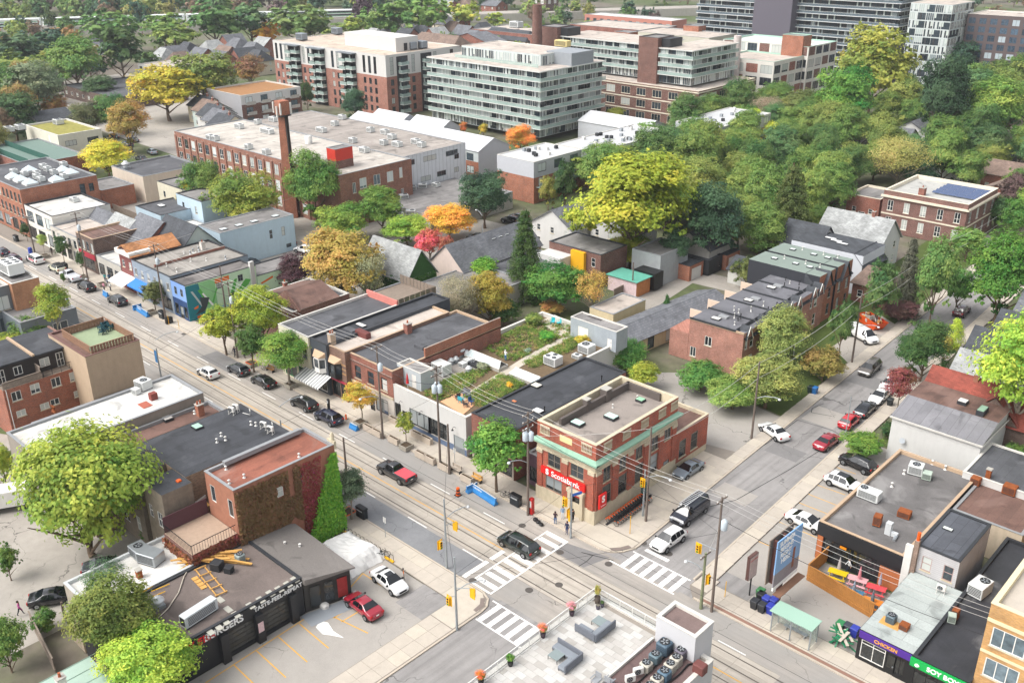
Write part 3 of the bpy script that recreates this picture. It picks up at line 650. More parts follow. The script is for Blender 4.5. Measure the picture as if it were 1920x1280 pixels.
# parking lots, lanes and yards
lot1=sheet('parking_lot',[(-72.5,10),(-58.95,10),(-58.95,52.85),(-76,52.85),(-76,46),(-68.3,46),(-68.3,20)],-0.02,ASPHL)
lot2=sheet('restaurant_parking_lot',[(-41.9,73.0),(-18,73.0),(-20,84),(-35,84.6),(-36.8,112),(-43.6,112)],-0.02,ASPHL)
sheet('bank_parking_lot',[(-78,95.2),(-52.8,97.2),(-53.6,110.5),(-72,113),(-80,106)],-0.0500,ASPHL)
sheet('back_lane',[(-140,-20),(-84,-20),(-84,46),(-100,50),(-140,30)],-0.0460,LANE)
sheet('factory_parking',[(-250,92),(-128,92),(-122,112),(-150,124),(-250,128)],-0.0420,LANE)
sheet('north_parking',[(-420,140),(-246,134),(-246,196),(-420,200)],-0.0380,LANE)
sheet('mid_lane',[(-165,140),(-52,150),(-54,156),(-165,148)],-0.0340,LANE)
sheet('garage_lane',pxw([(1015,652),(1340,470),(1375,480),(1090,668)]),-0.0300,LANE)
sheet('mid_parking',[(-178,120),(-122,124),(-122,142),(-178,142)],-0.0260,ASPHL)
sheet('behind_shops',[(-70,95.2),(-120,95),(-120,108),(-78,112)],-0.0220,DIRT)
sheet('yard_strip',[(-72,113.5),(-53.9,110.8),(-54.4,121),(-70,123)],-0.0180,GRASS)
sheet('front_gardens',[(-66,122),(-54.6,121),(-58.5,203),(-70,203)],-0.0140,GRASS);sheet('east_gardens',[(-41.0,112.5),(-30,112.5),(-30,196),(-45.5,196)],-0.0100,GRASS)
sheet('driveway',pxw([(1600,690),(1690,615),(1650,590),(1560,650)]),-0.0060,LANE)
def stall(parent,pts,w=0.06,mat=LINEY,z=-0.008):
 for a,b in zip(pts,pts[1:]):
  d=Vector((b[0]-a[0],b[1]-a[1],0));n=Vector((-d.y,d.x,0)).normalized()*w;m=MB();q=[(a[0]-n.x,a[1]-n.y,z),(b[0]-n.x,b[1]-n.y,z),(b[0]+n.x,b[1]+n.y,z),(a[0]+n.x,a[1]+n.y,z)]
  ar=(q[1][0]-q[0][0])*(q[2][1]-q[0][1])-(q[2][0]-q[0][0])*(q[1][1]-q[0][1])
  m.face(q if ar>0 else q[::-1]);m.build('stall_line',mat,parent)
stall(lot1,pxw([(384,1280),(438,1245),(598,1142)]))
for a,b in (((438,1245),(480,1285)),((481,1219),(536,1269)),((522,1193),(576,1240)),((561,1168),(616,1214)),((598,1142),(690,1186)),((612,1150),(660,1120)),((625,1158),(672,1130)),((640,1165),(690,1135)),((640,1120),(680,1074)),((680,1074),(720,1100)),((640,1095),(655,1104))): stall(lot1,pxw([a,b]))
for a,b in (((1559,872),(1605,888)),((1540,888),(1590,906)),((1522,905),(1585,927)),((1504,921),(1570,947)),((1486,937),(1550,962)),((1468,953),(1500,968)),((1448,972),(1546,1013)),((1407,1008),(1500,1046))): stall(lot2,pxw([a,b]),0.05)
# BUILDINGS ROUND THE CROSSING
# the corner bank: stone base, brick piers, copper cornice, balustraded parapet
COPPER=pm('copper_patina','#8ab09a',0.7,0.25,2.5,grime=0.2)
bank=Bld('bank_building','two storey orange brick corner bank with green copper cornice and stone base',(1118,836),(1005.4,789),(1272.5,744.5),10.4,wall=BR_BK,roof=TARGR,par=1.1,cop=STONE,copw=0.4,zones={'*':[(1.9,STONE),(7.0,BR_BK),(7.9,STONE)]})
b=bank;W_,D_=b.w,b.d
FRT=pm('taupe_frame','#7a7064',0.6,0.15,3)
for px,py in ((1039,862),(1082,881)): b.wp('S',px,py,1.9,2.1,style='pairsash',fr=FRT)
u,z=b.U('S',1038,918,0);b.win('S',u,1.95,2.5,2.2,'pair',FRT,None,GLD)
u,z=b.U('S',1082,940,0);b.door('S',u,1.4,2.6,FRB,True);du=u
for px,py in ((1138,886),(1168,866),(1198.5,844.5),(1228,829),(1252,809)): b.wp('E',px,py,1.3,2.1,style='pairsash',fr=FRT)
for px,py in ((1137,930),(1167,908),(1198,886),(1225,870)): u,z=b.U('E',px,py,0);b.win('E',u,1.95,1.6,2.5,'sash',FRT,STONE,GLD)
u,z=b.U('E',1249,865,0);b.door('E',min(u,D_-0.9),1.2,2.4,FRB,True)
b.done()
for f,L in (('S',W_),('E',D_)):
 b.trim('plinth',f,-0.12 if f=='S' else 0,L+0.12,0,1.9,0.12,STONE);
 b.trim('architrave',f,0.0,L,6.95,7.2,0.1,STONE);b.trim('frieze',f,0.0,L,7.22,7.7,0.05,STONE)
 b.trim('bed_moulding',f,-0.25 if f=='S' else -0.248,L+0.25,7.72,7.95,0.3,STONE);b.trim('copper_cornice',f,-0.55 if f=='S' else -0.548,L+0.55,7.98,8.2,0.55,COPPER)
 m=MM(COPPER);a=[b.fp(f,-0.55,8.21,0.55),b.fp(f,L+0.55,8.21,0.55),b.fp(f,L+0.02,8.5,0.02),b.fp(f,-0.02,8.5,0.02)];m.face(a);m.build('cornice_slope',None,b.root)
 k=2 if f=='S' else 4
 pu=[0.45,W_-0.5] if f=='S' else [0.5,D_*0.22,D_*0.41,D_*0.6,D_*0.79,D_-0.5]
 if f=='S': pu=[0.45,W_*0.5,W_-0.5]
 for p in pu: b.trim('brick_pier',f,p-0.38,p+0.38,1.9,6.5,0.14,BR_BK);b.trim('capital',f,p-0.46,p+0.46,6.5,6.95,0.2,STONE)
 for c in ([1.2,W_-1.3] if f=='S' else [D_*0.13,D_*0.35,D_*0.57,D_*0.79,D_*0.95]):
  b.trim('baluster_rail',f,c-0.75,c+0.75,9.0,9.14,0.1,STONE);b.trim('baluster_cap',f,c-0.75,c+0.75,10.0,10.16,0.1,STONE)
  m=MM(STONE)
  for i in range(7): q=b.fp(f,c-0.66+i*0.22,9.14,0.05);m.lathe([(0.05,0),(0.08,0.25),(0.045,0.6),(0.06,0.86)],q,6)
  m.build('balusters',None,b.root)
b.trim('stone_panel','S',W_*0.5-0.9,W_*0.5+0.9,9.1,9.9,0.04,pm('carved_panel','#d8c794',0.85,0.15,2))
REDS=pm('sign_red','#d3201d',0.4,0.05,1);WHT=pm('sign_white','#f2f2f0',0.5,0.04,1)
u0,z0=b.U('S',1017,878,0);u1,z1=b.U('S',1099,913,0);zc=3.95+0.35
sg=b.trim('sign_board','S',max(0.3,u0),min(W_-0.3,u1),3.98,4.85,0.3,REDS)
um=(u0+u1)/2
b.text('S',um+0.45,4.42,'Scotiabank',0.98,WHT,0.31,0.015,bold=0.012)
b.text('S',u0+1.0,4.42,'S',1.0,WHT,0.31,0.015,bold=0.04)
m=MM(STONE);a=b.fp('S',du-1.1,0,0);m.box(a[0],a[0]+0.4,-0.45,0,0,3.3);m.box(a[0]+1.8,a[0]+2.2,-0.45,0,0,3.3);m.box(a[0]-0.1,a[0]+2.3,-0.55,0,3.3,3.75);m.build('door_portal',None,b.root)
b.trim('door_transom','S',du-0.65,du+0.65,2.7,3.0,0.03,REDS)
m=MM(REDS).cbox(0.35,0.6,0.2,1.5,2.3,4.1,0.05);blade=m.build('blade_sign',None,b.root)
me=text_mesh('S',1.1,0.01,WHT,bold=0.05);o=put('lettering',me,blade,(0.612,0.85,3.4));o.rotation_euler=(math.pi/2,0,math.pi/2)
me=text_mesh('Scotiabank',0.2,0.01,WHT);o=put('lettering',me,blade,(0.612,0.85,2.6));o.rotation_euler=(math.pi/2,0,math.pi/2)
for px,py in ((1083,796),(1146,784)): b.skylight(px,py,1.5,1.1,'#bfe0d2',0.35)
b.skylight(1201,752,1.0,0.9,'#8fbf9b',0.3)
for px,py in ((1149,764),(1132,752),(1195,748)): b.vent(px,py,0.4)
PIT=pm('parapet_cladding','#5c5450',0.7,0.2,2)
x,y,z=b.L(1043,792);m=MM(PIT);m.box(-W_+1.4,-W_+1.75,2.2,D_-0.4,b.zr,b.zr+1.0);m.box(-W_+1.4,-2.2,D_-0.75,D_-0.45,b.zr,b.zr+1.0);m.build('inner_parapet',None,b.roof)
for px,py,w_ in ((1136,735,1.0),(1100,755,0.7)): b.chimney(0,0,w_,w_,1.6,PIT,xyz=(b.L(px,py,10.4)[0],b.L(px,py,10.4)[1],b.zr),pots=0)
wg=Bld('bank_rear_wing','lower brick rear wing of the corner bank beside its parking lot',(b.o.x+0.05,b.o.y+D_+0.02),h=5.3,w=7.5,d=7.2,wall=BR_BK,roof=TARB,par=0.4,cop=STONE,zones={'*':[(1.0,STONE)]})
for u in (1.6,4.2): wg.win('E',u,1.5,1.5,2.4,'sash',FRT,STONE,GLD)
wg.grid('S',1,[1.5],1.2,2,6,6.5);wg.done()
# narrow link shop with graffiti beside the bank
g=Bld('link_shop','narrow low grey shop squeezed between brick shop and corner bank',(b.o.x-W_-0.05,74.6),h=4.3,w=2.9,d=17,wall=pm('graffiti_wall','#6d5560',0.8,0.5,2.5),roof=TARG,par=0.25,cop=COPG)
g.door('S',2.3,0.9,2.1,REDP);g.win('S',0.9,0.6,1.2,2.0,'store',FRB,None,GLD);g.done()
# brick shop with the black felt roof
k=Bld('black_roof_shop','two storey red brick shop with long black felt roof',(-69.6,73.55),h=7.0,w=7.15,d=22.2,wall=BR_R,roof=TARK,par=0.2,cop=COPD,zones={'S':[(3.4,pm('shop_cream','#b9ada0',0.7,0.2))]})
u,z=k.U('S',903,812,0);k.win('S',3.2,4.1,3.4,1.9,'pair',FRW,STONE);k.win('S',5.9,0.5,2.0,2.4,'store',FRB,None,GLD);k.win('S',3.0,0.5,2.2,2.4,'store',FRB,None,GLD);k.door('S',1.0,1.0,2.3,FRB,True)
u,z=k.U('E',1072,767,0);k.win('E',u,4.0,0.8,1.3,'pair',FRW,None);k.win('E',u+2.4,4.0,0.8,1.3,'sash',FRG,None);k.done()
k.trim('shop_sign','S',1.9,7.0,3.0,3.6,0.12,pm('pink_sign','#d39a92',0.6,0.25,3))
m=MM(pm('charcoal_canvas','#33363d',0.8,0.15));a=0.2
m.idx([(-7.1,0,3.4),(-5.0,0,3.4),(-5.0,-1.1,2.7),(-7.1,-1.1,2.7),(-5.0,-1.1,2.4),(-7.1,-1.1,2.4)],[(0,1,2,3),(3,2,4,5),(0,3,5),(1,4,2)]);m.build('awning',None,k.root)
k.skylight(1005,724,1.4,1.1,'#cfcabc',0.22);k.skylight(1009,772,1.3,1.0,'#dcdcda',0.22);k.vent(1128,715,0.8,0.07,BLACK);k.vent(1021,772,0.7,0.07,BLACK)
MM(pm('orange_rag','#c4764f',0.9,0.3)).cbox(k.L(964,752)[0]-0.3,k.L(964,752)[0]+0.3,k.L(964,752)[1]-0.15,k.L(964,752)[1]+0.2,k.zr,k.zr+0.08,0.03).build('roof_debris',None,k.roof)
# white commercial building under the green roof
BLB=pm('blue_grey_base','#5c6c86',0.7,0.15);WST=pm('white_stucco','#c3c2bf',0.75,0.08,0.8,grime=0.12)
w=Bld('green_roof_building','long white building with planted roof garden, steps and two rooftop sheds',(-78.0,73.75),h=5.7,w=16.25,d=32.8,wall=WST,roof=pm('garden_soil','#6b5a44',0.95,0.4,2),par=0.55,cop=COPW,copw=0.4,zones={'S':[(1.0,BLB)]})
for px,py,ww,hh,st in ((734,771,1.2,2.1,'quad'),(747,777,1.2,2.1,'quad'),(788.5,799,4.2,2.3,'strip'),(813,810,2.0,2.3,'pair'),(831,820,1.5,2.3,'pair')):
 u,z=w.U('S',px,py,0);w.win('S',u,1.0,ww,hh,st,FRB,CONC,GLD)
u,z=w.U('S',861,836,0);w.door('S',min(u,15.2),2.0,2.5,FRG,True);u,z=w.U('S',760,783,0);w.door('S',u,1.1,2.4,FRB,True);w.done()
for px,py in ((755,765),(793,778),(855,812)):
 u,z=w.U('S',px,py,0);q=w.fp('S',u,3.6);m=MM(BLACK);m.tube([q,(q[0],q[1]-0.3,3.9),(q[0],q[1]-0.55,3.8),(q[0],q[1]-0.6,3.6)],0.03,6);m.lathe([(0.18,-0.12),(0.12,0),(0.03,0.06)],(q[0],q[1]-0.6,3.6),8);m.build('wall_lamp',None,w.root)
ZR=w.zr
def shed(name,label,pts,z0,h,mat):   # a flat-roofed box standing on the roof, by the pixels of its roof corners se, sw, ne
 return Bld(name,label,pts[0],pts[1],pts[2],z0+h,wall=mat,roof=TARG,par=0.12,cop=COPW,z0=z0-0.03,copw=0.18,cat='roof shed')
GRS=siding('grey_siding','#9aa2a8',0.2)
s1=shed('stair_shed','pale grey stair shed with white trim by the red umbrella on the planted roof',((788.5,701),(741,683),(814,691)),ZR,2.6,pm('grey_panels','#aeb5b8',0.6,0.1));s1.door('S',s1.w*0.7,0.9,2.0,FRW,False,ZR);s1.done()
s2=shed('rear_shed','long grey sided shed with white double doors at the back of the planted roof',((1156,623),(1067,595.5),(1175,612)),ZR,3.2,GRS);s2.door('S',s2.w*0.28,1.9,2.2,FRW,False,ZR);s2.door('S',s2.w*0.86,0.8,1.6,FRW,False,ZR+0.2);s2.done();s2.hatch(1116,596,2.6,0.7,0.04,pm('puddle','#40393a',0.3,0.3));
def lantern(name,label,pa,pb):   # long ridge skylight across the roof
 a=w.L(*pa,ZR+0.5);c=w.L(*pb,ZR+0.5);x0,x1=sorted((a[0],c[0]));y=(a[1]+c[1])/2;t=thing(name,label,'skylight',w.Wd(x0,y,ZR),w.rz)
 L=x1-x0;m=MM(CONC);m.box(0,L,-0.9,0.9,-0.05,0.55);m.build('kerb_wall',None,t)
 n=max(3,int(L/0.9));
 for i in range(n):
  for sd in (-1,1):
   xa,xb=L*i/n+0.03,L*(i+1)/n-0.03;g=MM(pm('lantern_glass','#b9c6c8',0.12,0.1));q=[(xa,sd*0.88,0.56),(xb,sd*0.88,0.56),(xb-(0.5 if i==n-1 else 0),sd*0.03,1.25),(xa+(0.5 if i==0 else 0),sd*0.03,1.25)];g.face(q if sd<0 else q[::-1]);g.build('glass_pane',None,t)
 f=MM(FRW);f.box(0.4,L-0.4,-0.05,0.05,1.24,1.31)
 for i in range(n+1):
  for sd in (-1,1): f.cyl((L*i/n,sd*0.9,0.55),(min(max(L*i/n,0.5),L-0.5),0,1.27),0.035,n=4)
 f.box(0,L,-0.95,-0.88,0.5,0.6);f.box(0,L,0.88,0.95,0.5,0.6);f.build('frame',None,t);return t
lantern('ridge_skylight','white framed glass ridge skylight beside the rooftop exhaust fans',(880,662),(943,689));lantern('ridge_skylight','white framed glass ridge skylight next to the black felt roof',(962,696),(1018,718))
m=MB();
def wpath(name,pts,mat,z=0.06):
 q=[w.L(a,c_,ZR+z) for a,c_ in pts];m=MM(mat);poly=[(p[0],p[1]) for p in q];m.prism(poly,ZR-0.02,ZR+z);return m.build(name,None,w.roof)
wpath('roof_path',[(862,745),(868,752),(1000,673),(1075,630),(1068,625),(990,665)],PAVE2,0.09);wpath('roof_gravel',[(770,706),(835,660),(880,655),(920,680),(905,690),(850,705),(800,730)],pm('grey_gravel','#9a948d',0.9,0.25,4),0.05)
wpath('roof_deck',[(826,752),(862,735),(902,748),(868,777)],pm('peach_paving','#d3a27c',0.8,0.18,3),0.07);wpath('roof_terrace',[(1010,602),(1040,590),(1067,602),(1066,632),(1040,625)],PAVE2,0.07)
# the row of old shops west of it
d_=Bld('brick_corner_shop','wide two storey red brick shop with arched parapet and dark grey roof',(735,697),(650,661),None,7.6,d=21,wall=BR_R,roof=TARD,par=0.25,cop=COPT,zones={'S':[(3.3,pm('shop_white','#c9c2ba',0.7,0.25))]})
for f_ in (0.2,0.5,0.8): d_.win('S',d_.w*f_,4.1,1.4,2.0,'sash',pm('brown_frame','#7d4f3f',0.7,0.2),STONE)
for f_ in (0.25,0.72): d_.win('S',d_.w*f_,0.5,2.6,2.2,'store',FRB,None,GLD)
d_.door('S',d_.w*0.5,1.0,2.2,FRB,True);d_.done();d_.trim('stone_band','S',0,d_.w,3.3,3.6,0.12,STONE);d_.trim('stone_band','S',0,d_.w,6.5,6.75,0.1,BR_D)
d_.hatch(789,652,1.9,1.0,0.5,TARD);d_.chimney(765,624,0.9,0.9,1.5,BR_R)
p=MM(BR_O);p.box(-0.25,0.0,6,21,7.4,9.0);p.build('party_wall',None,d_.root)
c_=Bld('red_front_shop','narrow buff banded shop with black bay window and red storefront',(646,661),(611,647),None,7.9,d=20,wall=brick('banded_brick','#7d5a48'),roof=TARL,par=0.25,cop=COPT)
c_.win('S',c_.w*0.35,0.4,1.8,2.3,'store',FRB,None,GLD);c_.win('S',c_.w*0.78,0.4,1.2,2.3,'store',FRB,None,GLD);c_.done()
c_.trim('storefront_trim','S',0,c_.w,2.8,3.1,0.15,pm('crimson_trim','#9c2a42',0.5,0.15));c_.trim('storefront_post','S',c_.w-0.2,c_.w,0,2.8,0.14,pm('crimson_trim','#9c2a42',0.5,0.15));c_.trim('storefront_post','S',0,0.2,0,2.8,0.14,pm('crimson_trim','#9c2a42',0.5,0.15))
for z_ in (4.3,5.0,5.7): c_.trim('brick_band','S',0.02,c_.w-0.02,z_,z_+0.18,0.03,BR_Y)
def bay(b,u,z0,z1,wd,mat,cap):
 m=MM(mat);y=-0.75
 def poly(o=0.0): return [(-b.w+u-wd/2-o,0.02),(-b.w+u-wd/4-o,y-o),(-b.w+u+wd/4+o,y-o),(-b.w+u+wd/2+o,0.02)]
 m.prism(poly(),z0,z0+0.7);m.prism(poly(),z1-0.35,z1);m.mat(GL);m.prism(poly(-0.05),z0+0.69,z1-0.34);m.mat(mat)
 for q in poly(): m.box(q[0]-0.07,q[0]+0.07,q[1]-0.07,q[1]+0.05,z0+0.7,z1-0.35)
 o=m.build('bay_window',None,b.root);r=MM(cap);pp=poly(0.12);r.prism(pp,z1,z1+0.06);r.idx([(p_[0],p_[1],z1+0.06) for p_ in pp]+[(pp[0][0],0,z1+0.7),(pp[3][0],0,z1+0.7)],[(0,1,4),(1,2,5,4),(2,3,5)]);r.build('bay_roof',None,o);return o
bay(c_,c_.w*0.45,3.5,5.9,2.4,BLACK,pm('tan_metal','#b79a7d',0.6,0.15))
c_.hatch(681,631,2.6,0.9,0.9,pm('red_brown_box','#6b3a36',0.7,0.2),name='stair_hood');c_.chimney(623,646,0.7,0.9,1.7,pm('patched_brick','#b8a48f',0.85,0.4,3),pots=2)
b_=Bld('black_front_shop','narrow black fronted shop with white bay window and striped awning',(611,647),(577,633),None,8.1,d=24,wall=pm('charcoal_paint','#41464d',0.7,0.15),roof=TARK,par=0.3,cop=COPD)
b_.win('S',b_.w*0.5,0.4,b_.w*0.7,2.3,'store',FRW,None,GLD);b_.done();bay(b_,b_.w*0.6,3.6,6.0,2.3,FRW,pm('tan_metal','#b79a7d',0.6,0.15));b_.hatch(657,618,2.2,1.1,0.14,TARD);b_.skylight(677,611,1.8,0.8,'#d8d5cf',0.2)
def awning(b,u0,u1,z,out,drop,mat,stripe=None,f='S'):
 n=max(1,int((u1-u0)/0.28)) if stripe else 1;m=MB()
 for i in range(n):
  m.mat(stripe if (stripe and i%2) else mat);a=u0+(u1-u0)*i/n;c=u0+(u1-u0)*(i+1)/n
  m.face([b.fp(f,a,z-drop,out),b.fp(f,c,z-drop,out),b.fp(f,c,z,0.02),b.fp(f,a,z,0.02)]);m.face([b.fp(f,a,z-drop-0.25,out),b.fp(f,c,z-drop-0.25,out),b.fp(f,c,z-drop,out),b.fp(f,a,z-drop,out)])
 return m.build('awning',None,b.root)
awning(b_,-1.2,b_.w+0.6,3.3,2.4,1.0,pm('awning_grey','#8b8d8e',0.8,0.1),pm('awning_white','#d9d9d6',0.8,0.1))
a_=Bld('cream_corner_shop','cream corner shop with white edged flat roof half hidden by street trees',(577,633),(514,610),None,8.2,d=17,wall=pm('cream_render','#c9c3ae',0.8,0.15,grime=0.25),roof=TARD,par=0.35,cop=COPW)
a_.grid('S',3,[4.4],1.2,1.8);a_.win('S',a_.w*0.3,0.4,3,2.4,'store',pm('green_front','#1f7a45',0.6,0.1),None,GLD);a_.win('S',a_.w*0.75,0.4,2.6,2.4,'store',pm('green_front','#1f7a45',0.6,0.1),None,GLD);a_.done()
a_.trim('party_parapet','N',0,a_.w,7.6,8.9,0.0,pm('salmon_wall','#c47a70',0.8,0.15),0.3)
lr=Bld('low_rear_store','broad low store with plain grey roof behind the shops',(800,597),(726,590),(838,545),4.2,wall=CONC,roof=TARG,par=0.1,cop=COPG,d=24,w=13);lr.done()
dk=Bld('deck_store','low flat store carrying a weathered timber roof deck',(715,590),None,None,5.2,w=9,d=12,wall=CONC,roof=WOODG,par=0.1,cop=COPG);dk.done()
for side in range(3):
 for i in range(10):
  if side==0: q=(-9+i*0.9,0.1)
  elif side==1: q=(-0.1,0.3+i*1.17)
  else: q=(-9+i*0.9,11.7)
  MM(WOODG).box(q[0],q[0]+(0.8 if side!=1 else 0.06),q[1],q[1]+(0.06 if side!=1 else 1.05),5.1,6.7).build('fence_panel',None,dk.root)
br=Bld('brown_gable_shop','old brick shop with brown roof and stepped gable behind mural lane trees',(548,586),(470,556),(637,543),6.6,wall=BR_D,roof=TARD,par=0.3,cop=COPW);br.grid('E',3,[3.6],1.1,1.6);br.done();br.chimney(559,559,1.0,1.0,1.3,pm('white_chimney','#cfcac2',0.8,0.15));br.chimney(535,540,0.6,0.6,1.0)
m=MM(BR_D);x0=-br.w*0.6;m.idx([(x0,1,6.6),(x0+7,1,6.6),(x0+3.5,1,9.3),(x0,1.3,6.6),(x0+7,1.3,6.6),(x0+3.5,1.3,9.3)],[(0,1,2),(5,4,3),(0,2,5,3),(1,4,5,2)]);m.build('stepped_gable',None,br.root)
m=MM(TARB);m.idx([(-br.w,1.3,6.6),(-br.w,br.d-2,6.6),(-br.w+6,br.d-2,8.4),(-br.w+6,1.3,8.4),(-br.w+11,1.3,6.7),(-br.w+11,br.d-2,6.7)],[(0,3,2,1),(3,4,5,2),(0,4,3),(1,2,5)]);m.build('brown_roof',None,br.root)
# south side of the main road
OGB=brick('orange_tan_brick','#b98058','#a56e4a',grime=0.1)
s0=Bld('orange_brick_block','modern orange brick block with white cooling unit on its roof edge',(21,533),None,(68,517.5),9.0,w=10,wall=OGB,roof=TARG,par=0.3,cop=COPW);s0.win('E',6.0,0.8,2.6,1.6,'pair',FRB,None,GLD);s0.done()
s0b=Bld('grey_glass_block','grey panelled block with tall windows below the orange brick block',(s0.o.x-1.2,s0.o.y-9.0),h=8.6,w=12,d=8.95,wall=pm('slate_panel','#6d747b',0.5,0.1),roof=TARG,par=0.3,cop=COPW)
s0b.grid('E',3,[1.0,4.6],2.2,2.4,style='strip',fr=FRG,gl=GLL);s0b.done()
hvac(24,512,9.05,4.2,2.6,2.2,'tall white six fan cooling unit on the orange brick block',[(-0.3,-0.22),(0.02,-0.22),(0.32,-0.22),(-0.3,0.24),(0.02,0.24),(0.32,0.24)],0,None,0.16,pm('cooler_white','#dfe0de',0.5,0.08))
g1=Bld('grey_annex','small flat grey annex below the orange brick block',(38,606),None,None,4.6,w=14,d=9,wall=pm('slate_panel','#6d747b',0.5,0.1),roof=TARG,par=0.3,cop=COPG);g1.win('E',6,1.0,2.4,2.0,'pair',FRW,None);g1.done()
s3=Bld('tan_block','three storey blank tan brick block with fenced roof patio',(-120.6,45.4),h=10.5,w=11.5,d=7.6,wall=pm('tan_painted_brick','#b29c84',0.8,0.12,0.7,grime=0.2),roof=TARB,par=0.25,cop=pm('brown_coping','#6e4f49',0.6,0.15));s3.done()
x0,x1,y0,y1=-9.5,-0.7,1.2,7.2;Z=s3.zr
MM(pm('patio_turf','#8d9b7c',0.9,0.15,2)).box(x0,x1,y0,y1,Z,Z+0.05).build('patio_floor',None,s3.roof)
def slat_fence(parent,a,b,z,h,mat,step=0.3,wd=0.24,th=0.05,posts=True,name='fence_board',rail=True):
 a=Vector((a[0],a[1],0));b=Vector((b[0],b[1],0));L=(b-a).length;n=max(1,int(L/step));ang=math.atan2(b.y-a.y,b.x-a.x)
 me=cached(('slat',mat.name,round(wd,2),round(h,2)),lambda:MM(mat).box(0,wd,-th/2,th/2,0,h).data('board'))
 for i in range(n):
  p=a+(b-a)*(i*step/L);put(name,me,parent,(p.x,p.y,z),ang)
 if rail:
  d=(b-a).normalized();m=MM(mat);nrm=Vector((-d.y,d.x,0))*0.06
  for zz in (0.25*h,0.98*h): m.box(0,L,-0.07,0.07,zz-0.04,zz+0.05,Matrix.Translation((a.x,a.y,z))@Matrix.Rotation(ang,4,'Z'))
  m.build('fence_rail',None,parent)
PFEN=pm('patio_timber','#8a6a55',0.8,0.25,2)
for a,c in (((x0,y0),(x1,y0)),((x1,y0),(x1,y1)),((x1,y1),(x0,y1)),((x0,y1),(x0,y0))): slat_fence(s3.root,a,c,Z,1.15,PFEN,0.42,0.36)
br=Bld('brick_rowhouse','brick row house with white windows, timber balcony and charcoal shingled attic',(5,733),None,(153,687),7.2,w=10,wall=brick('row_red_brick','#a4593c','#7d4330'),roof=WOODG,par=0.05,cop=COPD)
for px,py in ((31,742),(66,728),(105,716),(139,705)): br.wp('E',px,py,1.25,1.35,style='pair',fr=FRW)
for px,py in ((40,774),(84,761),(103,753),(147,737)): br.wp('E',px,py,1.2,0.9,style='pair',fr=FRW)
br.done();
DSH=pm('attic_shingle','#3b3634',0.9,0.25,3)
m=MM(DSH);D=br.d;m.box(-10,-2.0,0,D,7.2,9.7);m.build('attic_wall',None,br.root)
m=MM(TARK);m.box(-10.2,-1.6,-0.3,D+0.3,9.7,9.95);m.build('attic_roof',None,br.root);MM(COPT).box(-10.2,-1.5,D*0.48,D*0.48+0.35,9.95,10.2).build('party_parapet',None,br.root);MM(brick('party_brick','#8e6a5d')).box(-10.2,0.3,D+0.32,D+0.62,6.5,10.1).build('party_wall',None,br.root)
for yy,ww,hh,dr in ((0.3*1+0.2,0.9,2.0,1),(D*0.26,1.1,1.2,0),(D*0.6,1.3,1.2,0),(D*0.8,0.95,2.0,1)):
 o=put('attic_door' if dr else 'attic_window',win_mesh(ww,hh,'quad' if dr else 'pair',FRW,None),br.root,(-1.94,yy+0.3,7.25 if dr else 7.9),math.pi/2);put('pane',pane_mesh(ww,hh,GL),o);o.location.x=-1.86
slat_fence(br.root,(-0.1,0.1),(-0.1,D*0.5),7.2,1.0,WOODG,0.16,0.12);slat_fence(br.root,(-1.9,D*0.5),(-0.1,D*0.5),7.2,1.6,WOODG,0.2,0.18)
m=MM(BLACK)
for i in range(5): yy=D*0.52+i*(D*0.46/4);m.box(-0.13,-0.07,yy-0.03,yy+0.03,7.2,8.25)
m.box(-0.12,-0.08,D*0.5,D,8.2,8.26);m.box(-0.12,-0.08,D*0.5,D,7.35,7.4);m.build('balcony_rail',None,br.root)
m=MM(WHITE);m.cyl((0.08,0.35,0),(0.08,0.35,7.2),0.06);m.build('downpipe',None,br.root)
la=Bld('grey_lean_to','low grey felt roofed lean-to below the brick row house',(-116.9,37.0),h=4.2,w=3.4,d=15.5,wall=CONC,roof=TARG,par=0.12,cop=COPG);la.done();la.vent(100,770,0.7,0.12,RUST);la.vent(103,772,0.7,0.12,RUST)
WZ=8.2
wr=Bld('white_roof_block','long block with bright white membrane roof and dark parapet',(65,855),(12,811),(382,737),WZ,wall=pm('grey_render','#8d857c',0.8,0.2,grime=0.3),roof=TARW,par=0.25,cop=COPG);wr.grid('S',2,[1.0,4.0],1.3,1.5,fr=FRW);wr.done()
hvac(270,728,wr.zr,1.8,1.5,1.3,'grey rooftop unit on bright white roof',((0.1,0),),10);hvac(256,738,wr.zr,1.0,0.8,0.8,'small grey rooftop fan box with tan side on bright white roof',(),10)
wr.hatch(288,748,0.8,0.9,0.9,pm('red_flue','#7d3b32',0.7,0.2),name='flue_box');wr.hatch(272,759,1.7,1.2,0.06,pm('red_patch','#a25a48',0.8,0.15))
bs=Bld('brown_strip_block','narrow block with brown felt roof between white and black roofs',(-96.1,33.5),h=7.0,w=7.7,d=19.6,wall=BR_T,roof=TARB,par=0.35,cop=COPG);bs.done();bs.chimney(376,778,0.8,0.8,1.5,BR_O,pots=2);bs.skylight(312,786,1.7,1.1,'#b8b4ae',0.35)
BKZ=9.4
bk=Bld('black_roof_block','long stone walled block with wide black felt roof',(-85.6,39.9),h=BKZ,w=10.4,d=13.3,wall=BR_T,roof=TARK,par=0.04,cop=COPG);bk.done()
bk2=Bld('rear_stone_wing','stone walled rear wing with tall white windows and black roof',(-89.7,36.5),h=9.4,w=6.3,d=3.35,wall=pm('rubble_stone','#857a6c',0.9,0.35,2.2,grime=0.4),roof=TARK,par=0.04)
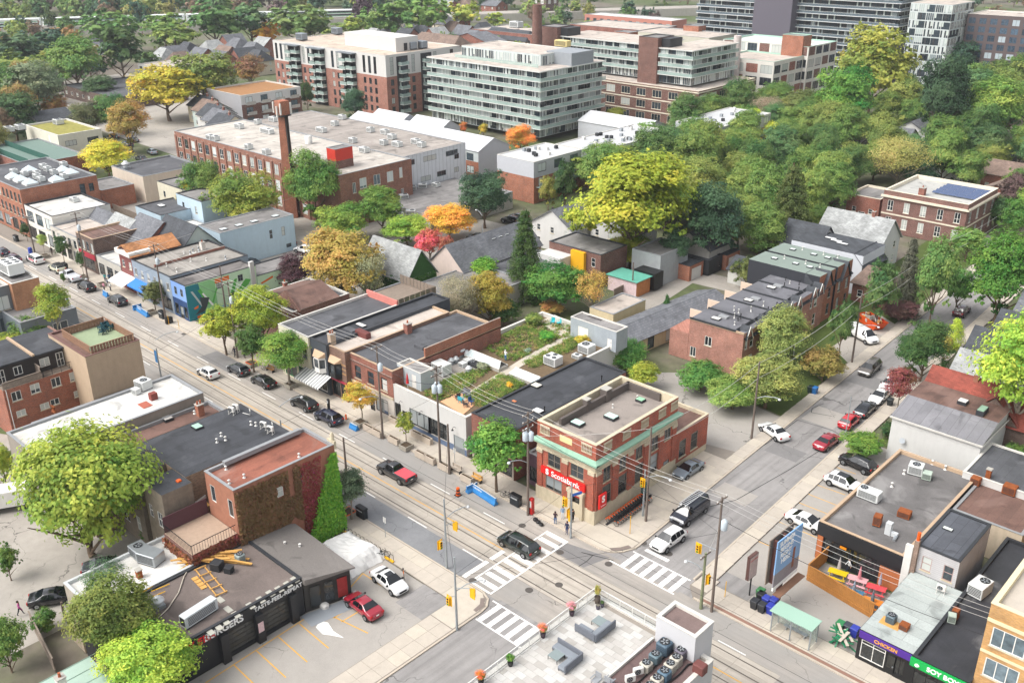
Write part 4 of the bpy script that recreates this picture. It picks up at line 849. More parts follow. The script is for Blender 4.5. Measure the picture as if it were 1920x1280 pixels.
bk2.win('S',1.6,5.6,0.9,1.9,'sash',FRW,None);bk2.win('S',4.6,5.6,0.9,1.9,'sash',FRW,None);bk2.win('S',1.6,1.6,1.6,2.0,'pair',FRW,None);bk2.win('S',4.6,1.6,0.9,1.9,'sash',FRW,None);bk2.done()
bk3=Bld('stone_corner_wing','stone rear wing with white sash windows beside the ivy wall deck',(-84.2,36.4),h=9.4,w=4.0,d=3.45,wall=pm('rubble_stone','#857a6c',0.9,0.35,2.2,grime=0.4),roof=TARK,par=0.04)
bk3.win('S',0.9,5.4,0.8,1.6,'sash',FRW,None);bk3.win('S',2.8,4.9,1.1,1.9,'quad',FRW,None);bk3.win('S',1.2,1.2,0.8,1.6,'sash',FRW,None);bk3.win('S',2.8,0.9,1.2,1.9,'quad',FRW,None);bk3.done()
for px,py in ((443,771),(435,776)): minisplit(px,py,bk.zr,'white heat pump on stand at street end of the black roof',20,'heat pumps by the street edge of the black roof')
for px,py in ((495,804),(508,812)): minisplit(px,py,bk.zr,'white heat pump on stand near the red brown roof',20,'heat pumps by the red brown roof')
bk.skylight(370,802,1.2,1.0,'#9fc0ae',0.25)
for px,py,hh in ((415,817,0.35),(407,829,0.4),(423,825,0.4),(471,796,0.4),(480,798,0.4),(365,775,0.3)): bk.vent(px,py,hh,0.09)
for px,py in ((470,779),(512,804)):
 x,y,z=bk.L(px,py);m=MM(WHITE);m.tube([(x-1.2,y-0.3,z+0.06),(x-0.1,y,z+0.06),(x,y,z+0.7),(x-0.3,y+0.1,z+0.75),(x-0.3,y+0.1,z+0.5)],0.05,6);m.build('refrigerant_pipe',None,bk.roof)
MM(ORANGE).cbox(-1.5,-1.0,2.4,2.9,bk3.zr,bk3.zr+0.2,0.08).build('roof_debris',None,bk3.roof)
RZ=10.8
rd=Bld('ivy_wall_block','tall block with red brown roof and ivy covered side wall',(437,920),(390,880),(612,825),RZ,wall=pm('faded_brick','#9c6a55',0.85,0.3,1.5,grime=0.2),roof=TARR,par=0.3,cop=COPG);rd.win('E',rd.d*0.42,7.6,0.8,1.3,'sash',FRW,None);rd.win('E',rd.d*0.62,8.0,0.7,1.2,'sash',FRW,None);rd.win('S',1.2,7.6,0.9,2.0,'plain',FRW,None);rd.win('S',rd.w-1.0,7.2,0.9,2.1,'plain',FRW,None);rd.done()
for px,py in ((424,880),(458,895),(561,856),(430,906)): rd.vent(px,py,0.35,0.09)
m=MM(COPG);m.box(-rd.w+0.3,-rd.w+0.8,2,rd.d-1,RZ,RZ+0.5);m.build('raised_parapet',None,rd.root)
m=MM(STONE);m.box(-1.2,0.05,rd.d-0.05,rd.d+0.25,RZ-0.6,RZ+0.35);m.lathe([(0.3,0),(0.2,0.3),(0.25,0.7),(0.1,1.0)],(-0.4,rd.d+0.1,RZ+0.3),8);m.build('parapet_ornament',None,rd.root)
da=Bld('deck_annex','ivy clad annex carrying an outdoor lounge deck with black railing',(rd.o.x-0.3,rd.o.y-5.2),h=5.6,w=5.6,d=5.15,wall=BR_D,roof=pm('deck_boards','#a8927f',0.8,0.2,3),par=0.04,cop=WOODG);da.done()
m=MM(BLACK)
for i in range(20):
 x=-5.5+i*0.29;m.box(x-0.012,x+0.012,0.06,0.09,5.6,6.6)
for i in range(17): y=0.08+i*0.3;m.box(-0.09,-0.06,y-0.012,y+0.012,5.6,6.6)
m.box(-5.6,-0.05,0.05,0.1,6.58,6.64);m.box(-0.1,-0.05,0.05,5.1,6.58,6.64);m.build('deck_railing',None,da.root)
MM(pm('maroon_fence','#57393f',0.8,0.15)).box(-5.6,-5.52,0.1,5.1,5.6,7.4).build('privacy_screen',None,da.root)
# burger restaurant
BLK=pm('black_cladding','#26272a',0.5,0.15,2);BFZ=4.3
BROF=tar('burger_roof','#6b605b',0.28,0.0,0.6,hx('#8d8178'))
bu=Bld('burger_restaurant','single storey black fronted burger restaurant with glass garage doors',(-68.35,24.0),h=BFZ,w=9.4,d=17.8,wall=BLK,roof=BROF,par=0.12,cop=COPD,rec=0.5)
for px,py,ww in ((449,1180,4.1),(512,1148,4.1)):
 u,z=bu.U('E',px,py,0);bu.win('E',u,0.35,ww,2.5,'garage',FRB,None,pm('bar_glass','#4a4a47',0.1,0.3,1.5))
bu.win('E',3.2,0.3,4.2,2.6,'garage',FRB,None,BLK);bu.done()
for px,py in ((418,1205),(484,1170),(548,1140)): u,z=bu.U('E',px,py,0);bu.trim('black_pier','E',u-0.4,u+0.4,0,3.2,0.55,BLK)
u0,z0=bu.U('E',338,1228,0);u1,z1=bu.U('E',385,1197,0);u2,_=bu.U('E',446,1162,0);u3,_=bu.U('E',493,1138,0);u4,_=bu.U('E',549,1108,0)
bu.trim('fascia','E',0.2,17.6,3.05,4.22,0.12,BLK);LW=pm('letter_white','#e8e8e6',0.5,0.03,1);LR=pm('letter_red','#d31f22',0.5,0.03,1)
bu.text('E',(u0+u1)/2,3.66,'NEW ERA',0.98,LR,0.14,0.04,bold=0.025,space=1.05);bu.text('E',(u1+u2)/2+0.15,3.66,'BURGERS',0.98,LW,0.14,0.04,bold=0.02);bu.text('E',(u3+u4)/2,3.72,'TASTE-FEEL-REPEAT',0.62,LW,0.14,0.04,bold=0.01)
bu.trim('menu_poster','E',bu.U('E',483,1165,0)[0]-0.3,bu.U('E',483,1165,0)[0]+0.3,1.3,2.4,0.57,pm('poster_pink','#d6b8ba',0.6,0.3,6))
m=MM(pm('burger_side','#33312f',0.6,0.2));P=[(-68.35,41.9),(-67.0,46.6),(-77.0,46.9),(-79.8,41.9)]
tw=thing('restaurant_corner_wing','angled corner wing of the burger restaurant with plain grey sloping roof','building',(-68.35,41.9,0));pl=[(p[0]+68.35,p[1]-41.9) for p in P]
m.prism(pl,0,3.7);m.build('wall',None,tw);m=MM(tar('grey_slope_roof','#6f6a66',0.12,0,0.2));q=[(0.5,-0.1),(1.9,5.0),(-8.6,5.2),(-11.6,-0.1)];m.idx([(q[0][0],q[0][1],4.25),(q[1][0],q[1][1],3.75),(q[2][0],q[2][1],3.95),(q[3][0],q[3][1],4.35)]+[(a,b,3.6) for a,b in q],[(0,1,2,3),(4,5,1,0),(5,6,2,1),(6,7,3,2),(7,4,0,3)]);m.build('roof',None,tw)
for i,(t0,t1) in enumerate(((0.12,0.34),(0.42,0.62),(0.7,0.92))):
 d=Vector((1.35,4.7,0));a=d*t0;c=d*t1;n=Vector((4.7,-1.35,0)).normalized();m=MM(FRB);e=n*0.03;f_=n*0.1
 m.idx([a+e+Vector((0,0,0.4)),c+e+Vector((0,0,0.4)),c+e+Vector((0,0,2.8)),a+e+Vector((0,0,2.8)),a+f_+Vector((0,0,0.4)),c+f_+Vector((0,0,0.4)),c+f_+Vector((0,0,2.8)),a+f_+Vector((0,0,2.8))],[(0,1,5,4),(1,2,6,5),(2,3,7,6),(3,0,4,7)]);wn=m.build('window',None,tw)
 g=MM(pm('poster_red','#9c3a38',0.3,0.4,3) if i==2 else GLD);g.face([a+n*0.06+Vector((0,0,0.45)),c+n*0.06+Vector((0,0,0.45)),c+n*0.06+Vector((0,0,2.75)),a+n*0.06+Vector((0,0,2.75))]);g.build('pane',None,wn)
for px,py in ((534,1019),(562,1023),(485,1001)): x=G(px,py,4.1);MM(WHITE).lathe([(0.2,-0.05),(0.12,0.08),(0.1,0.3),(0.16,0.34)],(x.x+68.35,x.y-41.9,4.02),8).build('vent_pipe',None,tw)
ap=sheet('painted_apron',[(-68.3,41.2),(-66.2,41.0),(-65.0,47.8),(-66.7,47.3)],0.01,pm('grey_floor_paint','#8d9297',0.7,0.1));
wb=Bld('white_roof_kitchen','low kitchen block with bright white membrane roof behind the burger restaurant',(-77.85,25.5),h=4.4,w=6.8,d=12.8,wall=pm('pale_render','#a79d90',0.85,0.2,grime=0.4),roof=TARW,par=0.3,cop=ALU);wb.done()
mb=Bld('ivy_kitchen_store','small store with ivy and white roof between kitchen and deck annex',(-79.9,38.4),h=4.1,w=5.0,d=3.4,wall=BR_D,roof=TARW,par=0.2,cop=ALU);mb.done()
hvac(262,1040,wb.zr,1.7,1.5,1.2,'grey rooftop unit on the white kitchen roof',((0,0),),0,None,0.3,METAL);hvac(284,1052,wb.zr,2.4,1.6,1.3,'large galvanised duct box on the white kitchen roof',(),20,None,0.3,METAL)
wb.chimney(262,1082,0.5,0.5,0.9,RUST,pots=0)
mushroom(298,1138,bu.zr,'silver exhaust fan on the burger restaurant roof',1.0);hvac(375,1158,bu.zr,3.6,0.9,1.35,'long white kitchen air handler on the burger roof near its sign',(),97,None,0.3,pm('air_handler','#c2c6c8',0.45,0.1));condenser(451,1052,bu.zr,'grey round condenser near lumber pile on the burger roof',0.85,0.95,'#8d9896')
hvac(408,1066,bu.zr,1.1,1.0,0.9,'dark grey louvred box on the burger roof',(),25,None,0.3,DARKM);hvac(430,1072,bu.zr,0.8,0.7,0.7,'smaller dark grey louvred box on the burger roof',(),25,None,0.3,DARKM)
for px,py in ((553,1086),(540,1095),(524,1104),(507,1112),(489,1124),(470,1135),(443,1152),(423,1165),(410,1175),(394,1184),(413,1124),(428,1142)): bu.hatch(px,py,1.0,0.55,0.05,pm('concrete_paver','#a8a69c',0.85,0.15),name='ballast_paver')
def lumber(px,py,z,L,ang,parent,w=0.14,h=0.09,mat=None,dz=0.0):
 g=G(px,py,z);m=MM(mat or WOODL).box(-L/2,L/2,-w/2,w/2,0,h);o=m.build('plank',None,parent);o.location=(g.x-parent.location.x,g.y-parent.location.y,z+dz-parent.location.z);o.rotation_euler=(0,ru(-0.02,0.02),R_(ang));return o
lp=G(400,1045,bu.zr);pile=thing('lumber_pile','untidy pile of reclaimed yellow planks on the burger restaurant roof','lumber',(lp.x,lp.y,bu.zr))
for i in range(34): lumber(398+ru(-38,42),1046+ru(-14,12),bu.zr,ru(1.6,4.6),42+ru(-14,14),pile,0.2,0.1,None,0.02+0.1*(i//6))
fr=thing('timber_frame','nailed timber wall frame lying flat on the burger restaurant roof','lumber',(*G(395,1090,bu.zr)[:2],bu.zr+0.04))
for t in (-0.45,0.45): MM(WOODL).box(-2.6,2.6,t-0.05,t+0.05,0,0.1).build('plank',None,fr)
for i in range(5): MM(WOODL).box(-2.6+i*1.28,-2.5+i*1.28,-0.62,0.62,0.1,0.19).build('plank',None,fr)
fr.rotation_euler.z=R_(-8)
fr2=thing('shelf_board','small slatted timber panel on the burger restaurant roof','lumber',(*G(374,1093,bu.zr)[:2],bu.zr+0.03),R_(-5))
for i in range(4): MM(WOODL).box(-1.2+i*0.6,-0.68+i*0.6,-0.3,0.3,0,0.05).build('plank',None,fr2)
rp=thing('gas_pipe_run','yellow gas pipe run along the edge of the white kitchen roof','pipe',(0,0,0));m=MM(YEL);z=bu.zr+0.2
for l in ([(253,1119),(310,1083),(338,1067),(360,1052)],[(284,1108),(318,1094)],[(286,1118),(310,1108)]): m.tube([G(a,c,z) for a,c in l],0.045,6)
m.build('pipe',None,rp)
hs_=thing('loose_hose','long pale hose lying across the burger restaurant roof','hose');m=MM(PAVE2);m.tube([G(a,c,bu.zr+0.1) for a,c in ((292,1162),(315,1140),(335,1110),(345,1080),(357,1060))],0.06,6);m.build('hose',None,hs_)
sd=Bld('lean_to_shed','small weathered shed at the white roofed kitchen corner',(150,1180),None,None,2.8,w=2.4,d=4.2,wall=pm('old_boards','#a99a86',0.9,0.3,2),roof=WOODG,par=0.0);sd.done()
gg=Bld('green_roof_garage','garage with pale green metal roof and white chimney at the lane',(125,1425),None,None,3.6,w=10,d=6.5,wall=pm('garage_render','#9c968d',0.85,0.2),roof=pm('green_metal_sheet','#9fb5a8',0.5,0.12,1.0),par=0.0);gg.done()
for i in range(7): MM(pm('green_metal_seam','#8aa195',0.5,0.1)).box(-10+i*1.5,-9.95+i*1.5,0,7,3.6,3.65).build('seam',None,gg.roof)
gg.chimney(120,1300,0.7,0.7,1.8,pm('white_chimney','#cfcac2',0.8,0.15))
# corner building in the foreground with the paved roof terrace
TZ=9.0
tb=Bld('terrace_building','pale corner building with white paved roof terrace and glass railing',(-29.9,20),h=TZ+0.12,w=12.2,d=34.7,wall=pm('pale_panel','#b9b9bb',0.6,0.08),roof=pm('terrace_bed','#8d857c',0.9,0.2),par=0.12,cop=COPW,copw=0.35);tb.done()
PV=[pm('terrace_paver_%d'%i,c,0.85,0.1,3) for i,c in enumerate(('#b5b2ad','#aeaaa5','#bab8b4','#a6a29c'))]
pv=thing('terrace_paving','pale running bond paving slabs of the roof terrace','paving',(-41.8,39.0,TZ));prnd=random.Random(3);k=0
rows=int(15.2/0.62);
for r in range(rows):
 y=r*0.62;x=0.1-(0.5 if r%2 else 0.0)
 while x<6.9:
  wd=1.0;xa=max(0.08,x);xb=min(6.95,x+wd)
  if xb-xa>0.15:
   c=prnd.choice(PV);me=cached(('pv',round(xb-xa,2),c.name),lambda:MM(c).box(0.008,xb-xa-0.008,0.008,0.612,0,0.05).data('paver'));put('paver',me,pv,(xa,y,0.0));k+=1
  x+=wd
rl=thing('terrace_railing','white framed glass railing round the roof terrace','railing',(-41.8,39.0,TZ));GLR=clear_glass('railing_glass','#aab3b4',0.16)
pts=[(0.05,-8.0),(0.05,15.5),(6.6,15.5)]
for a,c in zip(pts,pts[1:]):
 a=Vector((*a,0));c=Vector((*c,0));L=(c-a).length;n=round(L/1.25);d=(c-a)/n;ang=math.atan2(d.y,d.x)
 for i in range(n):
  p=a+d*i;put('glass_panel',cached(('rg',round(d.length,3)),lambda:MM(GLR).box(0.05,d.length-0.05,-0.008,0.008,0.12,1.0).data('glass_panel')),rl,p,ang)
  put('post',cached('rpost',lambda:MM(WHITE).box(-0.025,0.025,-0.025,0.025,0,1.05).data('post')),rl,p,ang)
 MM(WHITE).box(0,L+0.04,-0.04,0.04,1.04,1.1).build('top_rail',None,rl,a,ang);MM(WHITE).box(0,L,-0.12,0.12,0.0,0.1).build('base_rail',None,rl,a,ang)
sb=Bld('terrace_stair_box','plain pale stair box with white rimmed flat roof beside the terrace',(-30.9,53.35),h=11.6,w=3.75,d=2.6,z0=7.0,wall=pm('pale_panel2','#bdbdc0',0.6,0.06),roof=tar('brown_grey_roof','#75635f',0.15,0,0.5),par=0.22,cop=COPW,copw=0.28,cat='roof shed');sb.done()
m=MM(tar('maroon_grey_roof','#6a5654',0.2,0,0.4));m.box(-34.75,-30.2,30,53.3,TZ-0.05,TZ+0.14);lo=m.build('plant_roof',None,None);lo.parent=tb.root;lo.location=(29.9,-20,0)
MM(COPW).box(-5.05,-4.82,10,33.3,9.1,9.4).build('divider_upstand',None,tb.root)
ZP=TZ+0.14
for i,(px,py,s,h,c) in enumerate(((1245,1212,1.05,1.1,'#4c5f6e'),(1276,1222,0.85,0.9,'#5f5a66'),(1228,1230,0.85,0.9,'#5d7078'),(1267,1235,0.85,0.85,'#b3aea2'),(1211,1246,0.85,0.85,'#b3aea2'),(1256,1247,0.85,0.85,'#b3aea2'),(1245,1262,0.9,0.9,'#50687a'),(1231,1274,0.85,0.85,'#b3aea2'),(1218,1288,0.85,0.85,'#b3aea2'))):
 condenser(px,py+10,ZP,['large dark blue condenser by the stair box','low mauve grey condenser against the stair box','slate condenser beside terrace edge','beige condenser on the plant roof','beige condenser on the plant roof','beige condenser on the plant roof','slate blue condenser amid beige ones','beige condenser on the plant roof','beige condenser on the plant roof'][i],s,h,c,'condensers on the plant roof of the terrace building')
for px,py in ((1196,1268),(1181,1282)): minisplit(px,py,ZP,'white twin heat pump beside terrace edge on the plant roof',62,'heat pumps by the terrace edge',None,False)
t=thing('duct_box','rusty maroon duct box on the plant roof','duct',(*G(1312,1258,ZP)[:2],ZP));MM(pm('maroon_duct','#6b3f3b',0.7,0.25)).cbox(-0.5,0.5,-0.4,0.4,0,0.8,0.08).build('duct_hood',None,t)
cb=thing('refrigerant_pipes','bundled black refrigerant pipes between the condensers','pipe');m=MM(BLACK)
for l in ([(1280,1222),(1262,1240),(1240,1262),(1215,1285)],[(1310,1240),(1290,1245),(1275,1262),(1250,1282)],[(1262,1218),(1245,1232),(1225,1252),(1195,1280)]): m.tube([G(a,c,ZP+0.12) for a,c in l],0.07,6)
m.build('pipe',None,cb)
# north-east corner: restaurants and shops
r1=Bld('patio_restaurant','wide low restaurant with stained grey roof and black fascia above a patio',(1695,1043),(1535,978),(1818,888),4.5,wall=BLK,roof=tar('stained_grey_roof','#6a6766',0.35,0,0.6,hx('#8f8d8b')),par=0.35,cop=COPT,copw=0.3,rec=0.4)
r1.win('S',1.6,0.3,1.6,2.5,'pair',FRB,None,GLD);r1.win('S',3.6,0.9,1.8,1.9,'pair',FRB,None,GLD);r1.win('S',5.6,0.3,2.0,2.5,'store',FRB,None,GLD);r1.done()
r1.trim('fascia','S',-0.05,r1.w,2.95,4.45,0.18,BLK);r1.trim('corner_post','S',0.1,0.7,0,2.95,0.16,pm('rust_cladding','#a8643c',0.7,0.2));r1.trim('patio_panel','S',7.0,9.2,0,2.4,0.12,pm('rust_cladding','#a8643c',0.7,0.2));r1.trim('open_sign','S',2.6,3.3,2.4,2.65,0.1,pm('amber_sign','#e08a1e',0.4,0.1))
hvac(1629,934,r1.zr,2.4,1.3,1.2,'white rooftop unit on timber sleepers on the stained grey roof',((-0.28,0),),0);hvac(1716,887,r1.zr,1.6,1.4,1.25,'white rooftop unit with grille beside a pale green box',((0,0),),12);hvac(1737,897,r1.zr,1.0,1.0,0.9,'pale green fan box with rusty lid on the stained grey roof',(),12,None,0.3,pm('pale_green_box','#a5b2a6',0.6,0.2))
hvac(1695,968,r1.zr,1.3,1.0,0.8,'rusty ochre box on legs on the stained grey roof',(),5,None,0.3,RUST);hvac(1644,984,r1.zr,0.8,0.9,1.3,'tall rusty burnt orange exhaust box on the stained grey roof',(),10,None,0.3,RUST)
m_=thing('roof_duct','white sheet metal duct elbow on the stained grey roof','duct',(*G(1665,1000,r1.zr)[:2],r1.zr));MM(ALU).box(-0.3,0.3,-0.3,0.3,0,1.4).box(0.3,1.0,-0.2,0.2,0,0.45).build('duct',None,m_);MM(METAL).cyl((0.9,0,0.2),(1.0,-0.9,0.1),0.18).build('elbow',None,m_)
for px,py in ((1672,912),(1748,870),(1772,880),(1695,888)): r1.vent(px,py,0.45,0.1)
ra=Bld('rear_kitchen','low brown roofed kitchen annex behind the patio restaurant',(-19.0,97.0),h=4.2,w=7.2,d=8.5,wall=pm('cream_block','#c0b19b',0.8,0.15,grime=0.3),roof=TARB,par=0.1,cop=COPG);ra.done()
ra.chimney(1850,905,0.5,0.5,1.8,RUST,pots=0);hvac(1828,908,ra.zr,1.0,0.9,1.0,'rusty red fan box at the rear of the stained grey roof',(),0,None,0.3,RUST);hvac(1892,925,ra.zr,1.4,1.1,1.1,'burnt orange and white fan box on the brown rear roof',(),0,None,0.3,RUST)
r2=Bld('grey_sided_house','small two storey house with pale grey siding and charcoal flat roof',(1800,1054),(1718,1020),(1858,983),6.5,wall=siding('pale_siding','#b5b3b4',0.22),roof=tar('charcoal_felt','#50535a',0.2,0.7,0.2,None,0.85,0,1.1),par=0.06,cop=COPD)
r2.win('S',1.3,4.0,0.95,1.6,'sash',pm('pinkish_frame','#a58a84',0.6,0.1),STONE);r2.win('S',3.4,3.9,0.95,1.7,'sash',pm('pinkish_frame','#a58a84',0.6,0.1),STONE);r2.done();r2.skylight(1777,992,1.0,0.5,'#c9cfc8',0.1)
m=MM(brick('brick_flue','#8d7565'));m.box(-r2.w-0.05,-r2.w+0.4,-0.42,0.0,0,7.2);m.build('brick_flue',None,r2.root);MM(ORANGE).cyl((-r2.w+0.18,-0.2,7.2),(-r2.w+0.18,-0.2,8.1),0.18).build('flue_liner',None,r2.root);MM(WHITE).box(-r2.w-0.8,-r2.w-0.06,-0.5,-0.1,0,6.4).build('white_chase',None,r2.root)
r3=Bld('purple_sign_shop','one storey shop with pale grey seamed metal roof and purple sign',(-20.35,72.9),h=3.5,w=5.0,d=11.7,wall=FRB,roof=tar('pale_sheet_roof','#a9b0ad',0.12,0.6,0.15,None,0.6,1,1.3),par=0.04,cop=ALU)
r3.win('S',1.5,0.5,2.3,2.0,'store',FRW,None,GLD);r3.win('S',4.0,0.5,0.9,2.0,'store',FRB,None,GLD);r3.door('S',3.2,0.9,2.3,FRB,True);r3.done()
PUR=pm('purple_sign','#4b2a86',0.5,0.05);r3.trim('sign_board','S',0.1,4.9,2.75,3.4,0.2,PUR);r3.text('S',2.6,3.08,'CHICKEN',0.5,pm('letter_gold','#e5a630',0.5,0.05),0.215,0.015,bold=0.01)
condenser(1670,1165,r3.zr,'blue grey condenser on a plywood sheet on the seamed roof',0.85,0.85,'#56666e');MM(WOODL).box(-0.9,0.9,-0.6,0.6,0.0,0.03).build('plywood_sheet',None,r3.root).location=(*r3.L(1670,1168)[:2],r3.zr);hvac(1695,1178,r3.zr,0.8,0.8,0.6,'small rusty box on legs on the seamed roof',(),0,None,0.3,RUST)
minisplit(1763,1111,r3.zr,'white heat pump below the grey sided house',10)
r4=Bld('green_sign_shop','one storey shop with wet black roof and bright green sign',(-15.4,72.6),h=3.6,w=4.9,d=24,wall=FRB,roof=tar('wet_black_roof','#34353a',0.45,0.2,0.5,hx('#7d7c7c'),0.55),par=0.3,cop=COPD)
r4.win('S',1.4,0.5,2.2,2.0,'store',FRB,None,GLD);r4.win('S',3.7,0.5,1.6,2.0,'store',FRB,None,GLD);r4.done();r4.trim('sign_board','S',-0.1,4.9,2.65,3.5,0.2,pm('green_sign','#12a04a',0.5,0.05));r4.text('S',2.9,3.08,'SOY BOYS',0.66,LW,0.215,0.015,bold=0.02)
m=MM(LW);q=r4.fp('S',0.55,2.9,0.21);m.lathe([(0.16,0),(0.22,0.05),(0.2,0.15),(0.02,0.25)],q,10);m.build('sign_emblem',None,r4.root)
hvac(1835,1112,r4.zr,1.5,2.2,1.4,'tall pale rooftop unit on the wet black roof',((0.1,0.2),),-8);hvac(1783,1165,r4.zr,0.7,0.7,0.9,'pale green flue box on the wet black roof',(),20,None,0.3,pm('pale_green_box','#a5b2a6',0.6,0.2));hvac(1790,1158,r4.zr,0.6,0.6,1.1,'rusty flue beside a pale green box on the wet black roof',(),0,None,0.3,RUST)
r5=Bld('buff_apartments','four storey buff brick apartment block with planted balcony ledge',(-4,73.4),h=11.6,w=11.4,d=30,wall=BR_Y,roof=PAVE,par=0.5,cop=pm('cream_coping','#d5c7a4',0.7,0.1),copw=0.4)
for z in (1.0,4.4,7.6): r5.grid('S',3,[z],2.7,1.9,1.9,9.5,style='trip',fr=FRW,gl=GLL)
r5.grid('W',5,[4.4,7.6],1.4,1.7);r5.done();r5.trim('band','S',0,11.4,9.9,10.2,0.1,pm('cream_coping','#d5c7a4',0.7,0.1));r5.trim('band','S',0,11.4,6.7,6.95,0.08,pm('cream_coping','#d5c7a4',0.7,0.1))
r6=Bld('white_stucco_house','big white stucco house with brown and grey sheet roof',(1840,833),(1678,775),(1868,786),6.2,wall=WST,roof=TARB,par=0.0,d=9.2);r6.kind='x'
m=r6.walls();m.mat(WST);m.face([(0,0,6.2),(0,9.2,6.2),(0,9.2,7.2),(0,5,7.2)]);m.build('wall',None,r6.root)
r=MM(tar('grey_sheet_roof','#77767a',0.12,0.6,0.2,None,0.6,0,1.1));W6=r6.w;r.idx([(-W6-0.2,-0.25,6.15),(0.2,-0.25,6.15),(0.2,4.6,7.3),(-W6-0.2,4.6,7.3)],[(0,1,2,3)]);r.mat(TARB);r.idx([(-W6-0.2,4.6,7.3),(0.2,4.6,7.3),(0.2,9.5,7.5),(-W6-0.2,9.5,7.5)],[(0,1,2,3)]);r.mat(COPW);r.box(-W6-0.25,0.25,-0.3,-0.2,5.95,6.18);r.box(0.2,0.28,-0.3,9.5,5.9,6.1);r6.roof=r.build('roof',None,r6.root)
r6.skylight(1788,762,1.1,1.1,'#d3d0ca',0.45,xyz=(-W6*0.45,6.6,7.35));r6.skylight(0,0,0.9,1.8,'#8aa593',0.7,xyz=(-W6*0.2,5.6,7.3))
m=MM(METAL);m.lathe([(0.02,0),(0.35,0.12),(0.36,0.16)],(0,0,0),12);o=m.build('satellite_dish',None,r6.root,(-W6*0.83,-0.3,3.4));o.rotation_euler=(R_(70),0,0)
r7=Bld('white_garage','white walled garage with brown flat roof beside the stucco house',(-20.5,104.3),h=4.9,w=7.4,d=9,wall=WST,roof=TARD,par=0.1,cop=COPW);r7.win('S',1.4,3.6,1.4,0.35,'plain',FRB,None);r7.done()
r8=Bld('red_roof_house','house with bright red shingled cross gable roof behind the stucco house',(-24.8,118.8),h=5.2,w=14,d=7.5,wall=BR_B,roof=SH_R);r8.gable('x',3.2,SH_R,0.4)
m=MM(SH_R);m.idx([(-8.2,-0.5,5.4),(-4.9,-0.5,8.5),(-1.6,-0.5,5.4),(-4.9,3.6,8.6)],[(0,1,3),(1,2,3)]);m.mat(BR_B);m.idx([(-8.0,-0.4,5.2),(-1.8,-0.4,5.2),(-4.9,-0.4,8.3)],[(0,1,2)]);m.build('front_gable',None,r8.root);r8.chimney(0,0,0.6,0.6,1.4,BR_O,xyz=(-8.6,3.4,7.6))
r9=Bld('pale_roof_house','twin gabled house with pale grey shingle roof behind the red roof',(-25.2,126.6),h=5.2,w=13,d=8,wall=WST,roof=SH_L);r9.gable('x',3.2,SH_L,0.4);r9.chimney(0,0,0.6,0.6,1.5,BR_O,xyz=(-7.5,5,7.6))
for i,(x,y,ww,dd,mt,lb) in enumerate(((-29.5,136.2,10,7.5,SH_D,'house with charcoal shingle gable behind pale roof house'),(-29.5,145.5,9.5,7.5,SH_D,'house with near black shingle gable amid east side trees'),(-29.5,155.0,9.5,8.5,SH_G,'house with wide grey shingle gable by the parked maroon hatchback'),(-31.5,167,9.5,8.5,SH_G,'house with grey gable half hidden by tall east trees'),(-33,180,9.5,8.5,SH_D,'house with dark gable near the far street corner'))):
 h_=Bld('gable_house',lb,(x,y),h=5.4,w=ww,d=dd,wall=BR_R if i%2 else WST,roof=mt,group='gabled houses on the east side');h_.grid('W',2,[1.2,3.6],1.0,1.3);h_.gable('x',3.0,mt,0.45)
# MIDDLE DISTANCE
MT=pm('mural_teal','#1f7a86',0.7,0.1);MGn=pm('mural_green','#8fc98b',0.7,0.08);MPl=pm('mural_pale','#c8e6c4',0.7,0.08);MLB=pm('mural_light_blue','#7d9fd6',0.7,0.08);MNv=pm('mural_navy','#27436f',0.7,0.1)
mu=Bld('mural_building','corner building with bright green and teal mural on its side wall',(-144.8,72.9),h=6.6,w=4.8,d=13.8,wall=MPl,roof=tar('mural_roof','#6f6a67',0.35,0.2,0.3),par=0.12,cop=COPD,zones={'S':[(3.6,MNv),(6.6,MLB)]})
mu.win('S',1.4,4.3,0.9,1.4,'quad',FRG,None);mu.win('S',3.4,4.3,0.9,1.4,'quad',FRG,None);mu.door('S',2.6,1.2,2.4,FRB,True);mu.win('S',4.0,0.6,1.0,2.0,'plain',FRB,None,GLD);mu.win('S',1.0,0.6,1.2,2.0,'plain',FRB,None,GLD)
mu.win('E',6.3,4.4,1.0,1.2,'quad',FRG,None);mu.win('E',10.6,4.6,1.0,1.2,'quad',FRG,None);mu.done()
mu2=Bld('mural_rear_wing','lower rear wing continuing the green mural',(-144.75,86.75),h=4.6,w=6,d=9.5,wall=MPl,roof=TARG,par=0.1,cop=COPD);mu2.done()
def mural(name,b,f,poly,mat,o=0.004): m=MM(mat);m.face([b.fp(f,u,z,o) for u,z in poly]);m.build(name,None,b.root)
OM=pm('mural_orange','#e0701c',0.7,0.08);DG=pm('mural_dark','#3d4648',0.7,0.1);WG=pm('mural_grey','#b9c2c0',0.7,0.1);LG=pm('mural_leaf','#58b04a',0.7,0.1)
mural('mural_field',mu,'E',[(0.02,0.05),(3.3,0.05),(2.5,6.45),(0.02,6.45)],MT);mural('mural_field',mu,'E',[(3.3,0.05),(5.6,0.05),(5.6,6.45),(2.5,6.45)],MGn)
